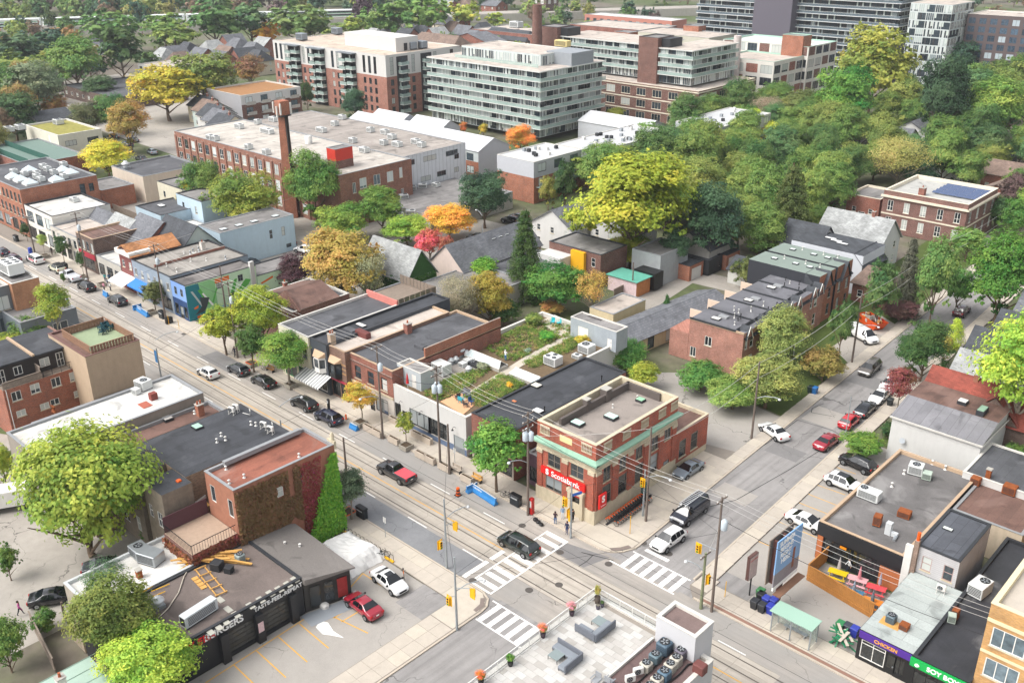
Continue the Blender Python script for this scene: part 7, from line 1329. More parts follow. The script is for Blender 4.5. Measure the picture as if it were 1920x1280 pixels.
for a in (
(146,918,250,290,'B','#778c2c','huge pale green tree with rusty seed clusters over the back lane'),(212,1165,150,170,'R','#5d6c2c','olive bushy tree against the white kitchen roof'),(280,1242,165,112,'R','#86a62c','bright yellow green tree below the burger sign'),(200,1095,85,85,'S','#4d6a4a','thin blue green sapling over the white kitchen roof'),(82,1160,46,56,'B',MG_,'small round bush by the lane shed'),(12,1052,44,64,'R',MG_,'little tree standing alone on the lane kerb'),(8,1205,70,120,'B','#5f7a34','dense garden shrub behind the lane fence'),(282,1000,40,34,'B','#55802a','low ferny bush at the stone wall foot'),(3,872,50,75,'R',YG,'yellow green tree at the edge beside dumpster trailer'),
(100,575,60,95,'L',YG,'slender yellow green street tree beside the orange brick block'),(62,612,75,60,'B',MG_,'leafy bush between row house and orange block'),(22,640,60,30,'B',YG,'low hedge above the charcoal attic roof'),(602,958,75,80,'B','#4f7d1c','bright green bush at the foot of the ivy wall'),
(655,918,66,78,'L','#56664a','grey green upright street tree in a planter near the bike rack'),(418,613,78,72,'R','#8c9a22','round golden green street tree beside the mural lane'),(487,592,100,105,'R','#82901f','tall golden green street tree at the cream corner shop'),(470,645,60,70,'R','#48662a','dark green street tree under the golden ones'),(537,662,98,88,'L','#6a8a2c','spreading street tree before the striped awning'),(676,745,56,62,'L','#b09a24','yellowing street tree before the brick corner shop'),(760,797,33,44,'O','#7a8428','small clipped street tree in a grey planter before the white building'),(930,848,108,108,'R','#55802a','big street tree before the black roof shop'),(287,552,44,46,'O','#5f6634','olive street tree in a planter before the blue awning'),(115,463,28,42,'O',DG_,'dark street tree beside the parked jeep'),(48,433,20,26,'O',DG_,'small dark street tree by the blue post box'),(79,452,18,28,'L','#8fa04a','thin pale street tree before the white storefront'),(152,490,18,34,'O',DG_,'slim dark street tree beside a concrete planter'),
(810,600,92,66,'R','#5a9420','bright green tree between the brick shop roofs'),(862,562,84,100,'S','#8a8468','grey green shrubby tree beside the roof garden wall'),(917,560,84,96,'R','#9a8a2c','tree turning gold beside the roof garden wall'),(905,512,64,56,'R','#66901f','fresh green tree under the spruce'),(985,478,78,160,'C','#3f5a26','tall dark spruce standing between the houses'),(1045,537,112,88,'R','#47782a','broad green tree at the back of the roof garden'),(1110,545,62,78,'S','#b0903f','ochre shrubby tree on the lane'),(1036,577,44,30,'B','#a88a40','ochre shrub behind roof terrace'),(945,585,60,50,'R','#44602a','dark green bush at the roof garden wall'),(1165,662,98,74,'B','#46742c','dense green shrub beside the rear roof shed'),(1206,706,60,50,'R','#8a9428','yellow green bush at the bank parking lot'),(1012,600,40,26,'B','#56762c','low green bush beside the roof terrace'),
(640,500,150,130,'R','#9c8a3a','large ochre tree behind the mural lane'),(692,520,66,96,'S','#8d8f6a','bare twiggy willow behind the shops'),(705,532,46,36,'R','#8a9a1e','bright yellow green bush amid bare twigs'),(556,510,78,64,'O',PUR_,'dark purple tree beside the mural wall'),(602,482,34,56,'O',PUR_,'smaller purple tree next to the purple one'),(745,500,40,60,'B','#2f5a22','ivy heap against the ivy house'),
(377,352,84,95,'R',MG_,'green tree at the factory corner'),(457,377,132,112,'R','#76862c','large olive tree before the factory windows'),(355,384,46,62,'P','#bcae20','bright yellow slender tree beside the sky blue house'),(590,352,102,132,'O','#57782c','tall green tree against the factory corner'),(640,418,104,72,'R','#6a862c','spreading green tree over the parking lot'),(716,392,90,80,'R','#5c7c2c','green tree below the brick factory end'),(762,432,82,52,'R','#78962a','light green tree beside the golden maple'),(842,415,88,62,'R','#c69c1c','round golden maple over the parked cars'),(806,458,52,54,'R','#bd564a','bright red maple behind the ivy house'),(836,466,30,50,'R','#a8604a','russet tree next to the red maple'),(908,370,98,98,'R','#38553a','big dark green tree beside the parking lot'),(1028,362,36,58,'O','#8a8a38','gold tinged young tree at the town house corner'),(1060,345,44,90,'O',DG_,'dark tree before the town house windows'),(975,262,56,52,'O','#c98a24','glowing orange tree before the glass block'),(868,240,16,24,'O','#c07a30','tiny orange tree on the loft terrace'),(906,243,16,24,'O','#b8a830','tiny yellow tree on the loft terrace'),(1152,222,44,36,'R','#8a9034','yellow green tree beside the white pitched hall'),(665,198,44,60,'O','#3f6044','blue green tree below the brick and white block'),(575,180,24,50,'O',DG_,'dark young tree at the brick and white block'),(358,440,24,24,'B','#8a9a34','small bush near the white box truck'),
(1190,390,232,195,'R','#8c961c','huge bright yellow green maple over the lane garages'),(1182,470,90,60,'R','#8a9420','low bright branch crown of the lane maple'),(1338,420,112,150,'O','#3c5b3c','tall blue green poplar on the lane'),(1140,312,130,66,'R','#647a2c','olive green tree behind the big maple'),(1215,262,74,62,'O','#5a822c','fresh green tree by the long town houses'),(1245,290,60,50,'R',MG_,'green tree beside the long town houses'),(1482,392,104,155,'C','#4c5a2a','tall olive spruce in the middle wood'),(1415,240,36,56,'P','#a3b028','bright lime slender tree in the wood edge'),(1372,256,42,42,'R','#c0b024','bright yellow tree at the wood edge'),(1448,250,40,44,'R','#aab02a','lime yellow tree next to the slender lime one'),(1440,212,64,64,'S','#9a8a72','bare greyish tree below the loft factory'),(1440,182,44,36,'R','#9a6038','rust brown tree below the loft factory'),(1448,152,56,62,'O',MG_,'green tree before the white framed factory'),(1500,212,92,80,'R','#5a6630','dark olive tree in the middle wood'),(1582,190,115,130,'R','#4f7d2a','fresh green spreading tree before the olive giant'),(1640,135,142,150,'R','#848a30','giant olive gold tree before the dark towers'),(1768,192,96,160,'O','#344f32','tall dark green tree beside the grey house'),(1852,82,94,80,'L','#d2ae1c','golden yellow tree at the right hand skyline'),(1802,112,62,72,'R',BGN,'blue green tree beside the golden tree'),(1872,212,122,115,'R','#6a8a34','broad green tree at the right edge'),(1855,275,82,72,'R','#48663a','rounded dark tree by the black sided house'),(1690,300,112,92,'S','#94904a','thin brownish tree in the wood'),(1722,322,74,64,'R',BGN,'blue green tree behind the library'),(1905,365,60,84,'R','#5e4a46','purple brown tree beside the library'),(1872,395,50,70,'B','#3f6034','ivy mound on the library corner'),
(1882,522,128,160,'R','#4a7822','big fresh green tree at the side road bend'),(1925,690,190,250,'L','#86a42a','tall airy yellow green tree on the right edge'),(1735,656,92,112,'O','#42602c','dense dark green tree by the kerb'),(1690,722,58,74,'L','#7a4038','dark red street tree over the parked white cars'),(1791,628,30,52,'P','#93a626','bright lime slender shrub beside a grey gable'),(1772,655,34,50,'R','#8d8a3a','ochre tinged bush beside the dark tree'),(1620,830,72,58,'B','#5f8028','leafy hedge before the black SUV'),(1666,805,34,34,'B','#3a5a2c','clipped dark hedge before the stucco house'),(1902,860,50,64,'R',MG_,'green tree beside the white garage'),(1897,975,56,64,'B','#4f7832','green bush behind the rear kitchen'),(1652,548,64,118,'O','#4f6c38','tall green tree beside the construction bin'),(1703,520,54,140,'C','#5a5c4c','blue brown spruce above the pavement'),(1757,525,74,150,'O','#5f7f3c','light green tree above the pavement'),(1800,540,50,80,'R','#55803a','green tree near the far corner'),(1692,580,72,46,'B','#6a4a46','weeping brown shrub on the pavement edge'),(1640,500,50,50,'R',DG_,'dark tree behind the spruce'),(1580,612,46,92,'O','#4c6832','young street tree before the row house porch'),(1545,682,78,72,'B','#857a38','russet olive shrub before the row houses'),(1468,635,96,110,'R','#7d8a44','olive tree against the row house front'),(1440,712,120,100,'R','#7a8440','wide olive shrub tree at the row house corner'),(1310,702,90,34,'B','#4f7d30','green shrub along the pink brick side wall'),(1375,738,96,46,'B','#6f8a3c','mixed shrub at the bank parking lot edge'),(1815,455,60,60,'R','#6a8a3c','green tree at the library lawn'),(1250,578,14,40,'P','#2f5a22','slim green cypress beside the garages'),
(1265,470,60,80,'O','#3a5638','dark tree above the lane garages'),(1400,510,50,60,'O','#5f6a34','olive bush behind the lane shed')):
 tree(*a,tf=0.24 if 'street tree' in a[6] else None)
def cname(c):
 r,g,b=[int(c[i:i+2],16) for i in (1,3,5)];return 'brown' if r>g else 'yellow green' if r>0.9*g else 'blue green' if b>0.72*g else 'olive green' if r>0.8*g else 'mid green' if g>110 else 'dark green'
# trees filling the left hand streets and the distance
rs_=random.Random(11)
for a in ((30,105,96,78,'R','#4c6644'),(76,98,86,72,'R',BGN),(140,118,104,92,'R','#66863a'),(48,128,92,62,'R','#78883a'),(12,172,76,92,'R','#567638'),(66,168,104,92,'R','#6c7a5a'),(22,214,92,84,'R','#4c683c'),(205,58,112,72,'R','#5a7c3a'),(225,102,94,88,'R',DG_),(306,55,74,54,'R','#6c8a3a'),(330,76,82,52,'R','#768a3a'),(402,47,112,80,'R','#55783c'),(470,46,84,72,'R','#4f7042'),(560,46,122,72,'R','#647a3e'),(380,150,124,104,'R','#76843a'),(100,200,52,42,'R','#98703c'),(207,212,62,72,'R','#4f7638'),(165,222,72,62,'R','#585e3a'),(120,75,66,48,'R','#9a7a48'),(60,245,60,40,'R','#44603c'),(150,215,44,40,'B','#4f6a40'),(280,120,44,40,'R','#55723c'),(185,165,60,40,'R','#48623a'),(470,130,50,50,'R','#8a6a48'),(465,140,40,34,'R','#a08040'),(700,45,62,52,'R','#6c8c40'),(740,42,92,70,'R','#62823e'),(800,32,92,72,'R','#6c8a3e'),(660,56,52,46,'R','#8a9a3c'),(590,56,62,46,'R','#6f863e'),(872,30,62,52,'R','#98a03c'),(985,66,42,36,'R','#8a9a3c'),(680,20,42,62,'R','#4c3a44'),(95,42,24,48,'O',DG_),(38,55,44,44,'R','#3c5644'),(262,30,36,60,'O','#3c5e46'),(1000,20,50,40,'R','#7a9046'),(930,40,40,30,'R','#8a9a3c'),(620,75,60,30,'R','#7a8c3c')):
 tree(*a,{'#98703c':'rust brown tree in the left hand streets','#8a6a48':'brown leaved tree beside the brick and white block','#a08040':'tawny tree beside the brick and white block','#4c3a44':'dark purple tree in the far estate','#9a7a48':'tawny brown tree near the railway'}.get(a[5],cname(a[5])+' leafy tree in the streets beyond the factory'),'leafy trees beyond the factory')
for a in ((500,62,66,44,'R','#dcb01c','brilliant yellow tree behind the brick and white block'),(310,170,134,94,'R','#aaa020','big golden green tree beside the white balcony house'),(240,235,72,84,'R','#9c863e','ochre tree by the parking lot'),(200,297,90,62,'R','#b0ac1e','bright yellow green tree beside the orange brick hall'),(118,520,10,20,'B',MG_,'little kerbside shrub by the parked jeep')): tree(*a)
def free(x,y,m=3.0): return not any(a-m<x<b+m and c-m<y<d+m for a,b,c,d in BLDS) and not (-60<x<-38 and y<205) and all((x-q[0])**2+(y-q[1])**2>(0.36*(q[2]+7))**2 for q in TREES)
PALF=['#4f7040','#5c7a3e','#48654a','#6c8444','#7a8a44','#7a6650','#3f5c48','#6a5a56','#5f7f40','#8a8a48']
def scatter(poly,n,wr,seed,label,group,pal=PALF,hr=(0.75,0.95)):
 r=random.Random(seed);k=0;xs=[p[0] for p in poly];ys=[p[1] for p in poly]
 for _ in range(n*14):
  if k>=n: break
  px,py=r.uniform(min(xs),max(xs)),r.uniform(min(ys),max(ys));ins=False;j=len(poly)-1
  for i in range(len(poly)):
   if (poly[i][1]>py)!=(poly[j][1]>py) and px<(poly[j][0]-poly[i][0])*(py-poly[i][1])/(poly[j][1]-poly[i][1])+poly[i][0]: ins=not ins
   j=i
  if not ins: continue
  g=G(px,py,5.0)
  if not free(g.x,g.y): continue
  W=r.uniform(*wr);c=r.choice(pal);plant(g.x,g.y,W,W*r.uniform(0.95,1.35),r.choice('RRRRO'),c,('broad ' if W>sum(wr)/2 else 'slim ')+cname(c)+' '+label,group);k+=1
 return k
def woodland(name,label,poly,n,wr,seed):
 r=random.Random(seed);rs=np.random.RandomState(seed);C=[];N=[];S=[];T=[];K=[];xs=[p[0] for p in poly];ys=[p[1] for p in poly];pal=[hx(c) for c in PALF];done=[]
 for _ in range(n*20):
  if len(done)>=n: break
  px,py=r.uniform(min(xs),max(xs)),r.uniform(min(ys),max(ys));ins=False;j=len(poly)-1
  for i in range(len(poly)):
   if (poly[i][1]>py)!=(poly[j][1]>py) and px<(poly[j][0]-poly[i][0])*(py-poly[i][1])/(poly[j][1]-poly[i][1])+poly[i][0]: ins=not ins
   j=i
  g=G(px,py,6.0)
  if not ins or not free(g.x,g.y) or any((g.x-q[0])**2+(g.y-q[1])**2<30 for q in done): continue
  done.append((g.x,g.y));W=r.uniform(*wr);Ht=W*r.uniform(0.95,1.3);me=proto(r.choice('RRO'),'far',r.randrange(4));k=len(me.vertices);V=np.empty(k*3);me.vertices.foreach_get('co',V);V=V.reshape(-1,4,3);a=r.uniform(0,6.28);ca,sa=math.cos(a),math.sin(a)
  V=V*np.array([W*1.1,W*1.1,Ht]);V=np.stack([V[...,0]*ca-V[...,1]*sa+g.x,V[...,0]*sa+V[...,1]*ca+g.y,V[...,2]],-1);C.append(V);t=np.empty(k//4,dtype=np.float32);me.attributes['tint'].data.foreach_get('value',t);T.append(t);c=r.choice(pal);K.append(np.tile(np.array([*c,1.0]),(k//4,1)))
 V=np.concatenate(C).reshape(-1,3);n4=len(V)//4;T=np.concatenate(T);K=np.concatenate(K);me=bpy.data.meshes.new(name);me.vertices.add(4*n4);me.vertices.foreach_set('co',V.ravel());me.loops.add(4*n4);me.loops.foreach_set('vertex_index',np.arange(4*n4));me.polygons.add(n4);me.polygons.foreach_set('loop_start',np.arange(n4)*4)
 me.attributes.new('tint','FLOAT','FACE').data.foreach_set('value',T);me.attributes.new('fcol','FLOAT_COLOR','FACE').data.foreach_set('color',K.astype(np.float32).ravel());me.materials.append(LEAFW);me.update();me.validate();return tag(put(name,me),label,'trees',None,'stuff')
woodland('distant_woodland','continuous distant wood of mixed green trees beyond the railway',[(-80,-90),(1480,-90),(1480,-6),(1020,4),(640,18),(300,30),(-80,36)],420,(12,19),5)
scatter([(1440,-30),(2000,-30),(2000,110),(1700,110)],50,(10,15),7,'tree near the far right towers','trees near the far right towers')
scatter([(-30,66),(180,62),(210,120),(90,165),(60,235),(-30,300)],40,(9,14),8,'tree in the left hand housing','street trees in the left hand housing',PALF+['#8f7a44','#7f8a2c'])
scatter([(1080,330),(1250,250),(1440,190),(1560,240),(1700,190),(1960,130),(1960,330),(1600,330),(1500,460),(1420,470),(1330,400),(1150,380)],120,(9,14),9,'tree in the middle wood','trees of the middle wood',['#587632','#627e36','#4c6a32','#708438','#647a34','#78863c','#507242'])
scatter([(1900,330),(1990,330),(1990,640),(1880,600)],10,(6,10),10,'garden tree on the right edge','garden trees on the right edge',['#4f782a','#6a8a34','#587432'])
scatter([(640,60),(1000,70),(1000,95),(640,85)],12,(6,9),12,'garden tree among the estate roofs','garden trees among the estate roofs',['#6f8a3c','#7a903c','#587440'])
scatter([(1000,22),(1400,8),(1400,44),(1180,48),(1000,58)],16,(8,12),14,'tree by the railway works','trees by the railway works')
# ivy on the tall wall, planting on the green roof
def leaf_patch(name,label,cat,pts_fn,n,size,colr,seed,kind='stuff',parent=None,tvar=0.14):
 rs=np.random.RandomState(seed);C,N=pts_fn(n,rs);me=leaf_mesh(name,C,N,size*rs.uniform(0.6,1.3,len(C)),np.clip(0.5+rs.normal(0,tvar,len(C)),0,1),seed);o=put(name,me,parent,color=hx(colr));
 return tag(o,label,cat,None,kind) if parent is None else o
def wall_patch(b,f,fn):
 def g(n,rs):
  u=rs.uniform(0,b.flen(f),n*3);z=rs.uniform(0,b.h,n*3);k=np.array([fn(a,c,rs) for a,c in zip(u,z)]);u=u[k][:n];z=z[k][:n];P=np.array([b.Wd(*b.fp(f,a,0,0)[:2],0) for a in u]) if len(u) else np.zeros((0,3));nx=np.array([1.0,0,0]) if f=='E' else np.array([0,-1.0,0]);P[:,2]=z;P=P+nx*rs.uniform(0.03,0.3,len(u))[:,None];return P,np.tile(nx+np.array([0,0,0.4]),(len(u),1))
 return g
D=rd.d
def brown(u,z,r): return (u<D*0.62 and z<10.5-0.5*r.rand() and not (D*0.4<u<D*0.62 and z<4.6-abs(u-D*0.52)) and not (D*0.5<u<D*0.56 and z>7) and not(abs(u-D*0.42)<0.5 and 7.5<z<9))
leaf_patch('brown_ivy','brown green ivy sheet covering the tall side wall','ivy',wall_patch(rd,'E',brown),9000,0.13,'#6a5030',21)
leaf_patch('red_ivy','dark red creeper band on the tall side wall','ivy',wall_patch(rd,'E',lambda u,z,r:(D*0.62<u<D*0.74+0.25*z*0.5 and z<10.3 and (z<7 or r.rand()<0.5))),3500,0.12,'#7a2c28',22)
leaf_patch('green_ivy','thick bright green ivy on the street corner of the tall wall','ivy',lambda n,rs:(lambda P,N:(P+N*(0.15+0.9*np.clip((9.6-P[:,2:3])/9.6,0,1))*rs.uniform(0.3,1,(len(P),1)),N+np.array([0,0,0.3])))(*wall_patch(rd,'E',lambda u,z,r:u>D-0.7-(9.9-z)*0.42+r.normal(0,.18) and z<9.9)(n,rs)),9000,0.12,'#5a8c14',23)
leaf_patch('annex_ivy','russet creeper draped round the deck annex','ivy',wall_patch(da,'E',lambda u,z,r:z<5.9),2600,0.13,'#6e3a28',24);leaf_patch('annex_front_ivy','russet and green creeper on the front of the deck annex','ivy',wall_patch(da,'S',lambda u,z,r:z<5.2),2400,0.13,'#7a4a2c',25)
leaf_patch('house_ivy','dense green ivy on the gable of the small grey roofed house','ivy',wall_patch(iv,'E',lambda u,z,r:z<5.0),2500,0.14,'#3f6a24',26);leaf_patch('house_front_ivy','dense green ivy on the long wall of the small grey roofed house','ivy',wall_patch(iv,'S',lambda u,z,r:True),3000,0.14,'#36602a',27)
def bed(poly,hmax):
 q=[w.L(a,c,ZR) for a,c in poly];wq=[w.Wd(p[0],p[1],ZR) for p in q];xs=[p.x for p in wq];ys=[p.y for p in wq]
 def g(n,rs):
  P=[]
  cl=[(rs.uniform(min(xs),max(xs)),rs.uniform(min(ys),max(ys)),rs.uniform(0.25,1.0)) for _ in range(170)]
  for cx,cy,sz in cl:
   ins=False;j=len(wq)-1
   for i in range(len(wq)):
    if (wq[i].y>cy)!=(wq[j].y>cy) and cx<(wq[j].x-wq[i].x)*(cy-wq[i].y)/(wq[j].y-wq[i].y)+wq[i].x: ins=not ins
    j=i
   if not ins: continue
   m=int(n/90);d=rs.normal(0,1,(m,3))*np.array([0.32,0.32,0.16])*sz;d[:,2]=np.abs(d[:,2])*hmax;P.append(d+np.array([cx,cy,ZR+0.05]))
  P=np.concatenate(P);return P,np.tile(np.array([0,0,1.0]),(len(P),1))
 return g
beds=[[(905,650),(1000,598),(1070,612),(1075,628),(960,680)],[(795,740),(850,705),(905,690),(930,683),(860,738),(825,750)],[(870,745),(940,702),(985,722),(905,765)],[(985,680),(1075,632),(1095,640),(1030,680),(1000,690)]]
for i,(bd,nm) in enumerate(zip(beds,('at the back of the roof','by the stair shed','beside the round deck','beside the rooftop units'))):
 leaf_patch('green_roof_plants','mixed green meadow planting '+nm,'plants',bed(bd,1.6),7000,0.07,'#66802c',40+i);leaf_patch('straw_roof_plants','straw coloured grasses '+nm,'plants',bed(bd,1.3),3500,0.06,'#9a8a50',50+i);leaf_patch('dark_roof_plants','dark green ground cover '+nm,'plants',bed(bd,1.2),3000,0.07,'#48602a',60+i)
for px,py,ww,hh,c,lb in ((955,722,14,18,'#d8b418','clump of yellow goldenrod on the planted roof'),(1000,602,40,26,'#6a7c34','tall leafy shrub at the back wall of the planted roof'),(1025,632,34,22,'#55902a','bright green shrub in the roof meadow'),(1093,638,34,20,'#b0a02c','golden shrub before the rear roof shed'),(905,686,26,18,'#8f9476','silver grey shrub beside the rooftop fans'),(990,655,16,12,'#7f927c','pale silver bush in the roof meadow'),(822,735,26,18,'#6a7c34','leafy shrub by the stair shed wall')):
 g=G(px,py,ZR+0.5);q=PPM(g);plant(g.x,g.y,ww/q*1.15,hh/q*0.95,'B',c,lb,z0=ZR,size='small')
def pot(px,py,z,r,h,label,pc,leafc,flower=None,lw=0.9,lh=1.0):
 g=G(px,py,z);t=thing('potted_plant',label,'plant',(g.x,g.y,z));MM(pm('pot_'+pc.strip('#'),pc,0.6,0.2)).lathe([(r*0.7,0),(r,h),(r*0.9,h),(r*0.85,h*0.85)],(0,0,0),12).build('pot',None,t)
 put('leaves',proto('B','small',1),t,(0,0,h*0.8),color=hx(leafc),scale=(lw,lw,lh))
 if flower: put('flowers',proto('S','small',1),t,(0,0,h*0.9),color=hx(flower),scale=(lw*1.1,lw*1.1,lh*1.1))
 return t
TP=TZ+0.05
pot(1072,1153,TP,0.25,0.5,'dark pot of pink flowers at the terrace rail notch','#3d2f38','#5f8a24','#d88a9a');pot(1018,1194,TP,0.25,0.5,'dark pot of pink and orange flowers along the terrace rail','#3d2f38','#6a8a24','#d86a4a');pot(957,1247,TP,0.25,0.4,'dark pot of plain green foliage on the terrace','#2b2b2b','#55802a');pot(902,1283,TP,0.25,0.5,'pot of orange flowers at the terrace corner','#2b2b2b','#6a7a24','#d86a1a');pot(1120,1130,TP,0.28,0.7,'tall dark pot of feathery yellow grass on the terrace','#4a4038','#a8a04a',None,0.7,1.6);pot(1121,1141,TP,0.2,0.35,'small purple pot beside the tall grass pot','#4b4652','#8a8578',None,0.4,0.3);pot(1129,1137,TP,0.18,0.3,'small green leafed pot beside the tall grass pot','#4b4652','#4f6a3a',None,0.4,0.5)
# VEHICLES
PAINT=objcol('car_paint',0.25,0.05,0.8);CGL=pm('car_glass','#14181c',0.04,0.2,1,0,0.9);TYRE=pm('tyre','#1a1a1b',0.8,0.2,3);RIM=pm('alloy','#9a9da0',0.35,0.15,3,0.7);HEADL=pm('headlight','#d8dcde',0.15,0.05);TAIL=pm('taillight','#a3131a',0.2,0.1);PLATE=pm('plate','#d6d8d4',0.5,0.05)
KIND={'sedan':(4.75,1.84,[(0,.55,.55,.8),(.02,.93,.91,.9),(.12,1.02,.97,.98),(.17,1.05,.97,1),(.33,1.40,.95,1),(.45,1.45,.93,1),(.56,1.42,.92,1),(.74,.97,.92,1),(.9,.84,.82,.97),(.975,.7,.68,.88),(1,.5,.5,.78)],(.17,.33,.56,.74),.34),
'suv':(4.7,1.9,[(0,.6,.6,.85),(.015,1.05,1.03,.93),(.05,1.15,1.08,1),(.15,1.60,1.05,1),(.4,1.68,1.02,1),(.57,1.64,1.0,1),(.73,1.10,1.0,1),(.9,1.0,.97,.97),(.98,.82,.8,.9),(1,.6,.6,.8)],(.05,.15,.57,.73),.38),
'hatch':(4.2,1.8,[(0,.6,.6,.85),(.02,.98,.96,.93),(.05,1.08,.98,1),(.16,1.45,.97,1),(.4,1.52,.95,1),(.55,1.48,.94,1),(.74,1.0,.93,1),(.9,.88,.85,.97),(.98,.7,.68,.88),(1,.5,.5,.78)],(.05,.16,.55,.74),.34),
'minivan':(5.1,2.0,[(0,.6,.6,.88),(.015,1.05,1.03,.95),(.04,1.15,1.05,1),(.1,1.66,1.02,1),(.4,1.75,1.0,1),(.66,1.68,.98,1),(.82,1.1,.98,1),(.93,.95,.92,.96),(.985,.75,.72,.88),(1,.55,.55,.78)],(.04,.1,.66,.82),.36),
'van':(5.6,2.05,[(0,.6,.6,.95),(.01,1.3,1.28,.99),(.02,2.05,1.3,1),(.3,2.15,1.3,1),(.68,2.1,1.28,1),(.84,1.25,1.2,1),(.96,1.05,1.02,.95),(1,.6,.6,.85)],(.02,.03,.68,.84),.36),
'pickup':(5.8,2.0,[(0,.7,.7,.95),(.01,1.15,1.13,.98),(.40,1.2,1.15,1),(.41,1.25,1.15,1),(.46,1.80,1.12,1),(.56,1.86,1.1,1),(.64,1.82,1.1,1),(.75,1.22,1.1,1),(.94,1.12,1.08,.97),(.99,.9,.88,.92),(1,.65,.65,.85)],(.41,.46,.64,.75),.42)}
def car_proto(kind):
 L,W,st,(ra,rb_,fa_,fb_),wr=KIND[kind];hw=W/2;cl=0.24 if kind in('sedan','hatch','minivan') else 0.34
 def S(x):
  for a,b in zip(st,st[1:]):
   if a[0]<=x<=b[0]: t=(x-a[0])/(b[0]-a[0]+1e-9);return [a[i]+(b[i]-a[i])*t for i in range(4)]
  return st[-1]
 def sec(x):
  _,zt,zb,s=S(x);w=hw*s;wr_=w*(0.95-0.34*min(1,max(0,(zt-zb)/0.62)));z0=cl if 0.02<x<0.98 else cl+0.1;zb=min(zb,zt)
  return [(0,z0),(w*.86,z0),(w*.985,z0+0.14),(w,z0+(zb-z0)*.6),(w*.965,zb),(wr_,zt-0.05 if zt-zb>0.1 else zt-0.005),(wr_*.82,zt),(0,zt+0.02)],wr_,zt,zb,w
 X=sorted({s[0] for s in st}|{i/22 for i in range(23)});m=MM(PAINT);rings=[]
 for x in X:
  h=sec(x)[0];rings.append([((x-0.5)*L,y,z) for y,z in h]+[((x-0.5)*L,-y,z) for y,z in h[-2:0:-1]])
 n=len(rings[0]);v=[p for r in rings for p in r];m.idx(v,[(i*n+j,i*n+(j+1)%n,(i+1)*n+(j+1)%n,(i+1)*n+j) for i in range(len(X)-1) for j in range(n)],True);m.idx(v,[tuple(range(n)),tuple(reversed(range((len(X)-1)*n,len(X)*n)))])
 m.mat(BLACK);xs=(0.19,0.81) if kind!='pickup' else (0.21,0.82);ax=[((q-0.5)*L) for q in xs]
 for x in ax:
  for s in (-1,1): m.cyl((x,s*(hw-0.25),wr+0.02),(x,s*(hw+0.012),wr+0.02),wr+0.07,n=14,smooth=False)
 m.box(-L/2+0.1,L/2-0.1,-hw*.85,hw*.85,cl-0.08,cl+0.03)
 t=thing('car','proto','car');P={'body':m.data('body')};body=put('body',P['body'],t)
 def strip(name,pts_rows,mat):
  g=MM(mat)
  for a,b in zip(pts_rows,pts_rows[1:]):
   for i in range(len(a)-1): g.face([a[i],a[i+1],b[i+1],b[i]],True)
  return g.build(name,None,t)
 def across(x,k,dz=0.035):
  h,wr_,zt,zb,w=sec(x);return [((x-0.5)*L,y*wr_*k,zt+dz-0.012*abs(y)) for y in (-1,-0.5,0,0.5,1)]
 def lerp(a,b,q): return a+(b-a)*q
 strip('windscreen',[across(lerp(fa_,fb_,q),0.97) for q in (0.03,0.5,0.97)],CGL)
 strip('rear_window',[across(lerp(ra,rb_,q),0.95) for q in ((0.08,0.5,0.95) if kind!='van' else (0.2,0.6,0.9))],CGL)
 cuts=[lerp(ra,rb_,0.75),lerp(rb_,fa_,0.42),lerp(fa_,fb_,0.35)]
 if kind in('minivan','suv'): cuts=[lerp(ra,rb_,0.8),lerp(rb_,fa_,0.28),lerp(rb_,fa_,0.64),lerp(fa_,fb_,0.35)]
 if kind=='van': cuts=[0.62,lerp(fa_,fb_,0.45)]
 for s in (-1,1):
  for a,b in zip(cuts,cuts[1:]):
   rows=[]
   for tt in (0.07,0.95):
    row=[]
    for q in (0.02,0.35,0.7,0.98):
     x=lerp(a+0.003,b-0.003,q);h,wr_,zt,zb,w=sec(x);y4,z4=h[4];y5,z5=h[5];row.append(((x-0.5)*L,s*(lerp(y4,y5,tt)+0.018),lerp(z4,z5,tt)+0.004))
    rows.append(row if s<0 else row[::-1])
   strip('side_window',rows,CGL)
 tm=cached(('tyre',wr),lambda:MM(TYRE).cyl((0,-0.11,0),(0,0.11,0),wr,n=16,smooth=False).data('tyre'));rm=cached(('rim',wr),lambda:MM(RIM).cyl((0,-0.118,0),(0,0.118,0),wr*0.62,n=10,smooth=False).mat(BLACK).cyl((0,-0.121,0),(0,0.121,0),wr*0.14,n=6).data('rim'))
 for x in ax:
  for s in (-1,1): q=put('wheel',tm,t,(x,s*(hw-0.085),wr));put('rim',rm,q)
 h,wr_,zt,zb,w=sec(0.97);
 for s in (-1,1): put('headlight',cached(('hl',),lambda:MM(HEADL).cbox(-0.09,0.09,-0.2,0.2,-0.07,0.08,0.03).data('headlight')),t,(L*0.465,s*(w-0.2),zb-0.06));put('taillight',cached('tl',lambda:MM(TAIL).cbox(-0.07,0.07,-0.15,0.15,-0.1,0.12,0.03).data('taillight')),t,(-L*0.488,s*(hw-0.22),S(0.02)[2]-0.14));put('mirror',cached('mir',lambda:MM(BLACK).cbox(-0.08,0.08,-0.12,0.12,-0.07,0.08,0.03).data('mirror')),t,((fb_-0.03-0.5)*L,s*(hw+0.06),S(fb_)[2]+0.06))
 put('licence_plate',cached('plt',lambda:MM(PLATE).box(-0.012,0.012,-0.16,0.16,-0.05,0.06).data('licence_plate')),t,(-L*0.5-0.012,0,0.72 if kind in('sedan','hatch') else 0.85));put('grille',cached('grl',lambda:MM(BLACK).box(-0.03,0.03,-0.45,0.45,-0.1,0.1).data('grille')),t,(L*0.5-0.02,0,0.52 if kind in('sedan','hatch','minivan') else 0.7))
 return t
PROTO={}
